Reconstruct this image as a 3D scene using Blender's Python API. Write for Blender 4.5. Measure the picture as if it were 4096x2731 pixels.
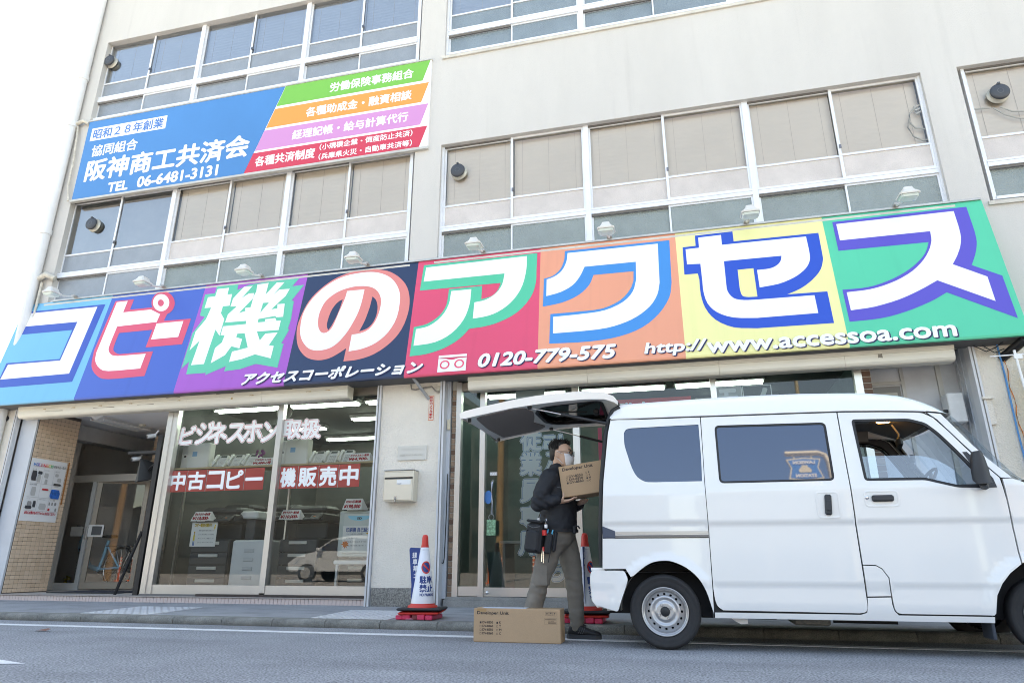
import bpy, math, random
from mathutils import Vector, Matrix, noise
from mathutils.geometry import delaunay_2d_cdt

random.seed(7)
for o in list(bpy.data.objects):
    bpy.data.objects.remove(o, do_unlink=True)
SC = bpy.context.scene
COL = SC.collection
R = math.radians

# ------------------------------------------------------------------ camera
cam = bpy.data.cameras.new('camera')
cam.sensor_fit = 'HORIZONTAL'
cam.sensor_width = 36.0
cam.lens = 23.515
cam.clip_start = 0.05
cam.clip_end = 2000
camo = bpy.data.objects.new('camera', cam)
COL.objects.link(camo)
camo.location = (0, 0, 0.62)
camo.rotation_euler = (R(90) + 0.319388, 0, 0.244043)
SC.camera = camo

# ------------------------------------------------------------------ sky, sun, exposure
SUN_ELEV, SUN_AZ = R(57), R(4)        # azimuth from +Y (behind the building) towards +X
world = bpy.data.worlds.new('World')
SC.world = world
world.use_nodes = True
wn = world.node_tree
bg = wn.nodes['Background']
sky = wn.nodes.new('ShaderNodeTexSky')
sky.sky_type = 'NISHITA'
sky.sun_disc = False
sky.sun_elevation = SUN_ELEV
sky.sun_rotation = SUN_AZ
sky.air_density = 1.0
sky.dust_density = 0.8
sky.ozone_density = 1.0
wn.links.new(sky.outputs[0], bg.inputs[0])
bg.inputs[1].default_value = 0.15
sun = bpy.data.lights.new('sun', 'SUN')
sun.energy = 5.0
sun.angle = R(0.5)
sun.color = (1.0, 0.95, 0.87)
suno = bpy.data.objects.new('sun', sun)
COL.objects.link(suno)
sd = Vector((math.sin(SUN_AZ) * math.cos(SUN_ELEV), math.cos(SUN_AZ) * math.cos(SUN_ELEV), math.sin(SUN_ELEV)))
suno.rotation_euler = sd.to_track_quat('Z', 'Y').to_euler()
suno.location = (0, 0, 40)
vs = SC.view_settings
vs.view_transform = 'Standard'
vs.look = 'None'
vs.exposure = 2.32
vs.gamma = 1.0
vs.use_curve_mapping = False
vs.use_white_balance = True          # camera set for open shade
vs.white_balance_temperature = 8700
vs.white_balance_tint = 10
SC.cycles.use_denoising = True
SC.cycles.filter_width = 1.0
SC.cycles.max_bounces = 10
SC.cycles.transparent_max_bounces = 16
SC.cycles.sample_clamp_indirect = 6.0
SC.cycles.caustics_reflective = False
SC.cycles.caustics_refractive = False

# ------------------------------------------------------------------ helpers
def lin(r, g, b):
    def c(v):
        v /= 255.0
        return v / 12.92 if v <= 0.04045 else ((v + 0.055) / 1.055) ** 2.4
    return (c(r), c(g), c(b))

MATS = {}
def mat(name, col, rough=0.6, metal=0.0, spec=0.5, var=0.0, vscale=4.0, bump=0.0, bscale=80.0, coat=0.0,
        emit=None, estr=0.0, stretch=None, speck=0.0, speck_scale=300.0, bdist=0.01):
    if name in MATS:
        return MATS[name]
    m = bpy.data.materials.new(name)
    m.use_nodes = True
    nt = m.node_tree
    N, L = nt.nodes, nt.links
    b = N['Principled BSDF']
    b.inputs['Roughness'].default_value = rough
    b.inputs['Metallic'].default_value = metal
    b.inputs['Specular IOR Level'].default_value = spec
    b.inputs['Coat Weight'].default_value = coat
    b.inputs['Base Color'].default_value = (*col, 1)
    tc = None
    if var or bump or speck:
        tc = N.new('ShaderNodeTexCoord')
    src = None
    if var or speck:
        cur = None
        if var:
            mp = N.new('ShaderNodeMapping')
            if stretch:
                mp.inputs['Scale'].default_value = stretch
            L.new(tc.outputs['Object'], mp.inputs[0])
            nz = N.new('ShaderNodeTexNoise')
            nz.inputs['Scale'].default_value = vscale
            nz.inputs['Detail'].default_value = 6
            nz.inputs['Roughness'].default_value = 0.65
            L.new(mp.outputs[0], nz.inputs['Vector'])
            mr = N.new('ShaderNodeMapRange')
            mr.inputs[1].default_value = 0.3
            mr.inputs[2].default_value = 0.7
            mr.inputs[3].default_value = 1 - var
            mr.inputs[4].default_value = 1 + var * 0.6
            L.new(nz.outputs[0], mr.inputs[0])
            cur = mr.outputs[0]
        if speck:
            n2 = N.new('ShaderNodeTexNoise')
            n2.inputs['Scale'].default_value = speck_scale
            n2.inputs['Detail'].default_value = 3
            L.new(tc.outputs['Object'], n2.inputs['Vector'])
            m2 = N.new('ShaderNodeMapRange')
            m2.inputs[1].default_value = 0.32
            m2.inputs[2].default_value = 0.68
            m2.inputs[3].default_value = 1 - speck
            m2.inputs[4].default_value = 1 + speck
            L.new(n2.outputs[0], m2.inputs[0])
            if cur is not None:
                mu = N.new('ShaderNodeMath')
                mu.operation = 'MULTIPLY'
                L.new(cur, mu.inputs[0])
                L.new(m2.outputs[0], mu.inputs[1])
                cur = mu.outputs[0]
            else:
                cur = m2.outputs[0]
        vm = N.new('ShaderNodeVectorMath')
        vm.operation = 'SCALE'
        vm.inputs[0].default_value = col
        L.new(cur, vm.inputs['Scale'])
        L.new(vm.outputs[0], b.inputs['Base Color'])
    if bump:
        nb = N.new('ShaderNodeTexNoise')
        nb.inputs['Scale'].default_value = bscale
        nb.inputs['Detail'].default_value = 4
        L.new(tc.outputs['Object'], nb.inputs['Vector'])
        bp = N.new('ShaderNodeBump')
        bp.inputs['Strength'].default_value = bump
        bp.inputs['Distance'].default_value = bdist
        L.new(nb.outputs[0], bp.inputs['Height'])
        L.new(bp.outputs[0], b.inputs['Normal'])
    if emit:
        b.inputs['Emission Color'].default_value = (*emit, 1)
        b.inputs['Emission Strength'].default_value = estr
    MATS[name] = m
    return m

def glass_mat(name, tint=(1, 1, 1), ior=1.5, rough=0.0, bump=0.0, bscale=40, boost=0.0):
    """thin pane: what lies behind it is seen through a tinted sheet, the rest is mirrored"""
    if name in MATS:
        return MATS[name]
    m = bpy.data.materials.new(name)
    m.use_nodes = True
    nt = m.node_tree
    N, L = nt.nodes, nt.links
    N.remove(N['Principled BSDF'])
    out = N['Material Output']
    tr = N.new('ShaderNodeBsdfTransparent')
    tr.inputs[0].default_value = (*tint, 1)
    gl = N.new('ShaderNodeBsdfGlossy')
    gl.inputs['Roughness'].default_value = rough
    gl.inputs['Color'].default_value = (1, 1, 1, 1)
    fr = N.new('ShaderNodeFresnel')
    fr.inputs[0].default_value = ior
    mx = N.new('ShaderNodeMixShader')
    if bump:
        tc = N.new('ShaderNodeTexCoord')
        nz = N.new('ShaderNodeTexNoise')
        nz.inputs['Scale'].default_value = bscale
        L.new(tc.outputs['Object'], nz.inputs['Vector'])
        bp = N.new('ShaderNodeBump')
        bp.inputs['Strength'].default_value = bump
        bp.inputs['Distance'].default_value = 0.01
        L.new(nz.outputs[0], bp.inputs['Height'])
        L.new(bp.outputs[0], gl.inputs['Normal'])
    if boost:
        ad = N.new('ShaderNodeMath')
        ad.operation = 'ADD'
        ad.use_clamp = True
        ad.inputs[1].default_value = boost
        L.new(fr.outputs[0], ad.inputs[0])
        L.new(ad.outputs[0], mx.inputs[0])
    else:
        L.new(fr.outputs[0], mx.inputs[0])
    L.new(tr.outputs[0], mx.inputs[1])
    L.new(gl.outputs[0], mx.inputs[2])
    L.new(mx.outputs[0], out.inputs[0])
    MATS[name] = m
    return m

class MB:
    def __init__(self):
        self.v, self.f, self.m, self.s = [], [], [], []
    def add(self, vs, fs, mi=0, sm=False):
        k = len(self.v)
        self.v += [tuple(p) for p in vs]
        for f in fs:
            self.f.append(tuple(i + k for i in f))
            self.m.append(mi)
            self.s.append(sm)
        return self
    def box(self, x0, x1, y0, y1, z0, z1, mi=0, M=None):
        vs = [(x, y, z) for z in (z0, z1) for y in (y0, y1) for x in (x0, x1)]
        if M is not None:
            vs = [M @ Vector(p) for p in vs]
        return self.add(vs, [(0, 2, 3, 1), (4, 5, 7, 6), (0, 1, 5, 4), (2, 6, 7, 3), (0, 4, 6, 2), (1, 3, 7, 5)], mi)
    def bbox(self, x0, x1, y0, y1, z0, z1, b=0.01, mi=0, M=None):
        """box with chamfered edges along all sides"""
        bx = min(b, (x1 - x0) * .45); by = min(b, (y1 - y0) * .45); bz = min(b, (z1 - z0) * .45)
        rings = []
        def ring(z, e):
            ex, ey = (bx, by) if e else (0, 0)
            X0, X1, Y0, Y1 = x0 + ex, x1 - ex, y0 + ey, y1 - ey
            return [(X0 + bx, Y0, z), (X1 - bx, Y0, z), (X1, Y0 + by, z), (X1, Y1 - by, z), (X1 - bx, Y1, z), (X0 + bx, Y1, z), (X0, Y1 - by, z), (X0, Y0 + by, z)]
        rings = [ring(z0, 1), ring(z0 + bz, 0), ring(z1 - bz, 0), ring(z1, 1)]
        if M is not None:
            rings = [[tuple(M @ Vector(p)) for p in r] for r in rings]
        return self.loft(rings, mi=mi, sm=False)
    def quad(self, a, b, c, d, mi=0):
        return self.add([a, b, c, d], [(0, 1, 2, 3)], mi)
    def loft(self, rings, mi=0, sm=True, caps=True, closed=True):
        n = len(rings[0])
        vs = [p for r in rings for p in r]
        fs = []
        for i in range(len(rings) - 1):
            for j in range(n if closed else n - 1):
                a, b = i * n + j, i * n + (j + 1) % n
                fs.append((a, b, b + n, a + n))
        self.add(vs, fs, mi, sm)
        if caps and closed:
            self.add(rings[0], [tuple(range(n))[::-1]], mi, False)
            self.add(rings[-1], [tuple(range(n))], mi, False)
        return self
    def cyl(self, p0, p1, r0, r1=None, n=14, mi=0, sm=True, caps=True):
        p0, p1 = Vector(p0), Vector(p1)
        r1 = r0 if r1 is None else r1
        q = (p1 - p0).to_track_quat('Z', 'Y')
        rs = []
        for p, r in ((p0, r0), (p1, r1)):
            rs.append([p + q @ Vector((r * math.cos(2 * math.pi * i / n), r * math.sin(2 * math.pi * i / n), 0)) for i in range(n)])
        return self.loft(rs, mi, sm, caps)
    def tube(self, pts, r, n=8, mi=0, caps=True):
        pts = [Vector(p) for p in pts]
        rr = r if isinstance(r, (list, tuple)) else [r] * len(pts)
        rings = []
        up = Vector((0, 0, 1))
        for i, p in enumerate(pts):
            d = (pts[min(i + 1, len(pts) - 1)] - pts[max(i - 1, 0)]).normalized()
            a = d.cross(up)
            if a.length < 1e-3:
                a = d.cross(Vector((0, 1, 0)))
            a.normalize()
            b = a.cross(d)
            rings.append([p + a * rr[i] * math.cos(2 * math.pi * k / n) + b * rr[i] * math.sin(2 * math.pi * k / n) for k in range(n)])
        return self.loft(rings, mi, True, caps)
    def lathe(self, prof, o, ax, n=32, mi=0, sm=True, closed=False):
        o = Vector(o)
        q = Vector(ax).to_track_quat('Z', 'Y')
        rings = [[o + q @ Vector((r * math.cos(2 * math.pi * i / n), r * math.sin(2 * math.pi * i / n), h)) for i in range(n)] for r, h in prof]
        if closed:
            rings.append(rings[0])
        return self.loft(rings, mi, sm, False)
    def fill(self, outer, holes, fn, mi=0, sm=False, grid=0.0):
        vs, fs = fill2d(outer, holes, grid)
        return self.add([fn(p[0], p[1]) for p in vs], fs, mi, sm)
    def plate(self, outer, fn, t, mi=0):
        """flat polygon with thickness; fn(u,v,depth)"""
        vs, fs = fill2d(outer, [])
        self.add([fn(p[0], p[1], 0) for p in vs], fs, mi)
        self.add([fn(p[0], p[1], t) for p in vs], fs, mi)
        n = len(outer)
        self.add([fn(p[0], p[1], 0) for p in outer] + [fn(p[0], p[1], t) for p in outer], [(i, (i + 1) % n, n + (i + 1) % n, n + i) for i in range(n)], mi)
        return self
    def mesh(self, name, mats):
        me = bpy.data.meshes.new(name)
        me.from_pydata([tuple(p) for p in self.v], [], self.f)
        for m in (mats if isinstance(mats, (list, tuple)) else [mats]):
            me.materials.append(m)
        me.polygons.foreach_set('material_index', self.m)
        me.polygons.foreach_set('use_smooth', self.s)
        me.update()
        return me
    def build(self, name, mats, parent=None, **kw):
        return obj(name, self.mesh(name, mats), parent, **kw)

def pip(p, poly):
    x, y = p
    r = False
    j = len(poly) - 1
    for i in range(len(poly)):
        xi, yi = poly[i]; xj, yj = poly[j]
        if (yi > y) != (yj > y) and x < (xj - xi) * (y - yi) / (yj - yi) + xi:
            r = not r
        j = i
    return r

def fill2d(outer, holes=(), grid=0.0):
    pts, ed = [], []
    for lp in [outer] + list(holes):
        k = len(pts); n = len(lp)
        pts += [Vector((p[0], p[1])) for p in lp]
        ed += [(k + i, k + (i + 1) % n) for i in range(n)]
    if grid:
        xs = [p[0] for p in outer]; ys = [p[1] for p in outer]
        x = min(xs) + grid * .5
        while x < max(xs):
            y = min(ys) + grid * .5
            while y < max(ys):
                if pip((x, y), outer) and not any(pip((x, y), h) for h in holes):
                    if min((Vector((x, y)) - q).length for q in pts[:sum(len(l) for l in [outer] + list(holes))]) > grid * .45:
                        pts.append(Vector((x, y)))
                y += grid
            x += grid
    r = delaunay_2d_cdt(pts, ed, [], 0, 1e-6)
    vs = r[0]
    fs = []
    for t in r[2]:
        c = (vs[t[0]] + vs[t[1]] + vs[t[2]]) / 3
        if pip(c, outer) and not any(pip(c, h) for h in holes):
            fs.append(tuple(t))
    return [(p[0], p[1]) for p in vs], fs

def obj(name, me, parent=None, label=None, cat=None, group=None, kind=None):
    o = bpy.data.objects.new(name, me)
    COL.objects.link(o)
    if parent is not None:
        o.parent = parent
        L = Vector((0, 0, 0)); p = parent
        o.matrix_parent_inverse = WORLD[parent.name].inverted()
    WORLD[o.name] = Matrix.Identity(4)
    props(o, label, cat, group, kind)
    return o
WORLD = {}
def props(o, label=None, cat=None, group=None, kind=None):
    if label: o['label'] = label
    if cat: o['category'] = cat
    if group: o['group'] = group
    if kind: o['kind'] = kind
def thing(name, loc, label, cat, group=None, rz=0.0):
    o = bpy.data.objects.new(name, None)
    o.empty_display_size = 0.1
    COL.objects.link(o)
    o.location = loc
    o.rotation_euler = (0, 0, rz)
    WORLD[o.name] = Matrix.Translation(Vector(loc)) @ Matrix.Rotation(rz, 4, 'Z')
    props(o, label, cat, group)
    return o
def copy_part(src, parent, name=None):
    """copy of one mesh object (shared mesh) under a parent at the parent's own frame"""
    c = src.copy()
    COL.objects.link(c)
    c.parent = parent
    return c
def piece(name, me, parent, loc, kind=None):
    o = bpy.data.objects.new(name, me)
    COL.objects.link(o)
    o.parent = parent
    o.matrix_parent_inverse = WORLD[parent.name].inverted()
    o.location = loc
    WORLD[o.name] = Matrix.Translation(Vector(loc))
    return o

# ---- lettering
_TC = {}
def text2d(body):
    if body in _TC:
        return _TC[body]
    c = bpy.data.curves.new('lettering', 'FONT')
    c.body = body
    c.size = 1
    c.resolution_u = 3
    o = bpy.data.objects.new('lettering', c)
    COL.objects.link(o)
    bpy.context.view_layer.update()
    me = bpy.data.meshes.new_from_object(o.evaluated_get(bpy.context.evaluated_depsgraph_get()))
    vs = [(v.co.x, v.co.y) for v in me.vertices]
    fs = [tuple(p.vertices) for p in me.polygons]
    bpy.data.objects.remove(o, do_unlink=True)
    bpy.data.curves.remove(c)
    bpy.data.meshes.remove(me)
    _TC[body] = (vs, fs)
    return vs, fs
def put_text(mb, body, u0, u1, v0, v1, fn, mi=0, bold=0.0, shear=0.0, d=0.0, dd=0.0004):
    vs, fs = text2d(body)
    x0 = min(p[0] for p in vs); x1 = max(p[0] for p in vs)
    y0 = min(p[1] for p in vs); y1 = max(p[1] for p in vs)
    sx = (u1 - u0) / max(x1 - x0, 1e-6); sy = (v1 - v0) / max(y1 - y0, 1e-6)
    P = [(u0 + (p[0] - x0) * sx, v0 + (p[1] - y0) * sy) for p in vs]
    P = [(u + (v - v0) * shear, v) for u, v in P]
    sh = [(0, 0)] + ([(bold, 0), (-bold, 0), (0, bold), (0, -bold)] + ([(q * .7 * bold, r * .7 * bold) for q in (-1, 1) for r in (-1, 1)] if bold > .006 else []) if bold else [])
    for k, (a, b) in enumerate(sh):
        mb.add([fn(u + a, v + b, d + k * dd) for u, v in P], fs, mi)

def front(Y):
    """a vertical sheet facing the street at depth Y"""
    return lambda u, v, d=0.0: (u, Y - d, v)

# ------------------------------------------------------------------ materials
WALL = mat('wall_paint', (0.575, 0.552, 0.52), 0.85, var=0.06, vscale=0.8, stretch=(1.6, 1, 0.35), bump=0.35, bscale=70, speck=0.03, speck_scale=90)
PILLAR = mat('pillar_stucco', (0.76, 0.70, 0.615), 0.9, var=0.10, vscale=1.5, bump=0.7, bscale=55, bdist=0.015)
TRIM = mat('sill_trim', (0.60, 0.565, 0.50), 0.8, var=0.18, vscale=5)
ALU = mat('window_aluminium', (0.76, 0.775, 0.80), 0.42, 0.15, var=0.08, vscale=3)
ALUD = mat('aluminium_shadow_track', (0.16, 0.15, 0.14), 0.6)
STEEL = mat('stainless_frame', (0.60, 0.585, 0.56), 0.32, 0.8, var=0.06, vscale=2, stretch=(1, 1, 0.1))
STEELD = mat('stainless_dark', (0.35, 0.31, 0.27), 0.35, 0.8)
BLIND = mat('pleated_blind', (0.91, 0.825, 0.725), 0.8, var=0.04, vscale=1.2)
BLIND_SKY = mat('sky_sheen_blind', (0.55, 0.62, 0.72), 0.8, var=0.05, vscale=1.2)  # blue sheen of sky mirrored in the panes, put into the blind's colour
GLASS = glass_mat('clear_glass', (0.97, 0.98, 0.98), 1.5)
GLASSW = glass_mat('window_glass', (0.98, 0.98, 0.98), 1.5, bump=0.02, bscale=2, boost=0.03)
GLASSU = glass_mat('upper_glass', (0.82, 0.86, 0.9), 1.55, bump=0.03, bscale=3, boost=0.20)
GLASSSHOP = glass_mat('shop_glass', (0.90, 0.94, 0.93), 1.5, bump=0.01, bscale=2, boost=0.008)
GLASSSHOP2 = glass_mat('dark_shop_glass', (0.74, 0.82, 0.82), 1.55, bump=0.01, bscale=2)
def pattern_glass(name, col, scale, strength):
    m = mat(name, col, 0.22, 0, 0.7, var=0.14, vscale=2.4)
    N, L = m.node_tree.nodes, m.node_tree.links
    tc = N.new('ShaderNodeTexCoord')
    vo = N.new('ShaderNodeTexVoronoi')
    vo.inputs['Scale'].default_value = scale
    L.new(tc.outputs['Object'], vo.inputs['Vector'])
    bp = N.new('ShaderNodeBump')
    bp.inputs['Strength'].default_value = strength
    bp.inputs['Distance'].default_value = 0.01
    L.new(vo.outputs['Distance'], bp.inputs['Height'])
    L.new(bp.outputs[0], N['Principled BSDF'].inputs['Normal'])
    return m
FROST = pattern_glass('figured_glass', (0.24, 0.28, 0.27), 55, 0.55)
WIRE = pattern_glass('wired_glass', (0.60, 0.535, 0.49), 70, 0.25)
WIREB = pattern_glass('wired_glass_grey', (0.25, 0.28, 0.31), 70, 0.25)
FROSTB = pattern_glass('figured_glass_blue', (0.20, 0.25, 0.28), 55, 0.5)
WHITE = mat('white_paint', (0.80, 0.80, 0.79), 0.5, var=0.03, vscale=3)
VINYL = mat('white_vinyl', (0.84, 0.84, 0.84), 0.45)
GREYP = mat('grey_painted_metal', (0.52, 0.55, 0.59), 0.55, var=0.08, vscale=2)
BLACK = mat('black_plastic', (0.015, 0.016, 0.018), 0.5)
BLACKM = mat('black_steel', (0.02, 0.02, 0.022), 0.45, 0.3)
DARKIN = mat('dark_interior', (0.05, 0.05, 0.05), 0.9)
CONC = mat('concrete', (0.30, 0.295, 0.28), 0.9, var=0.25, vscale=3, bump=0.4, bscale=60, speck=0.15, speck_scale=150)
KERB = mat('kerb_concrete', (0.21, 0.205, 0.185), 0.95, var=0.4, vscale=5, bump=0.8, bscale=45, speck=0.25, speck_scale=120)
PAVE = mat('pavement_asphalt', (0.30, 0.305, 0.312), 0.92, var=0.16, vscale=1.5, bump=0.5, bscale=160, speck=0.22, speck_scale=220)
ROAD = mat('road_asphalt', (0.295, 0.302, 0.315), 0.88, var=0.20, vscale=0.9, bump=1.0, bscale=110, speck=0.6, speck_scale=70, bdist=0.012)
def add_scuffs(m, amount, stretch, scale, lo, hi):
    """sparse dark tyre scuffs and joints running along the road"""
    N, L = m.node_tree.nodes, m.node_tree.links
    b = N['Principled BSDF']
    src = b.inputs['Base Color'].links[0].from_socket
    tc = N.new('ShaderNodeTexCoord'); mp = N.new('ShaderNodeMapping'); mp.inputs['Scale'].default_value = stretch
    nz = N.new('ShaderNodeTexNoise'); nz.inputs['Scale'].default_value = scale; nz.inputs['Detail'].default_value = 5
    mr = N.new('ShaderNodeMapRange'); mr.inputs[1].default_value = lo; mr.inputs[2].default_value = hi; mr.inputs[3].default_value = 1; mr.inputs[4].default_value = 1 - amount
    vm = N.new('ShaderNodeVectorMath'); vm.operation = 'SCALE'
    L.new(tc.outputs['Object'], mp.inputs[0]); L.new(mp.outputs[0], nz.inputs['Vector']); L.new(nz.outputs[0], mr.inputs[0])
    L.new(src, vm.inputs[0]); L.new(mr.outputs[0], vm.inputs['Scale']); L.new(vm.outputs[0], b.inputs['Base Color'])
add_scuffs(ROAD, 0.45, (1.2, 14, 1), 2.0, 0.66, 0.74)
add_scuffs(ROAD, 0.25, (0.25, 1.2, 1), 1.3, 0.5, 0.75)
add_scuffs(WALL, 0.09, (5, 1, 0.25), 1.4, 0.60, 0.80)
add_scuffs(PAVE, 0.30, (1.5, 3, 1), 1.5, 0.52, 0.75)
LINE = mat('road_paint', (0.72, 0.72, 0.72), 0.7, var=0.15, vscale=12, speck=0.12, speck_scale=90)
RED = mat('red_sheet', lin(240, 92, 88), 0.5)
CREAM = mat('shutter_box_cream', (0.72, 0.675, 0.575), 0.55, var=0.10, vscale=1.3, stretch=(1, 1, 4))
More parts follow.
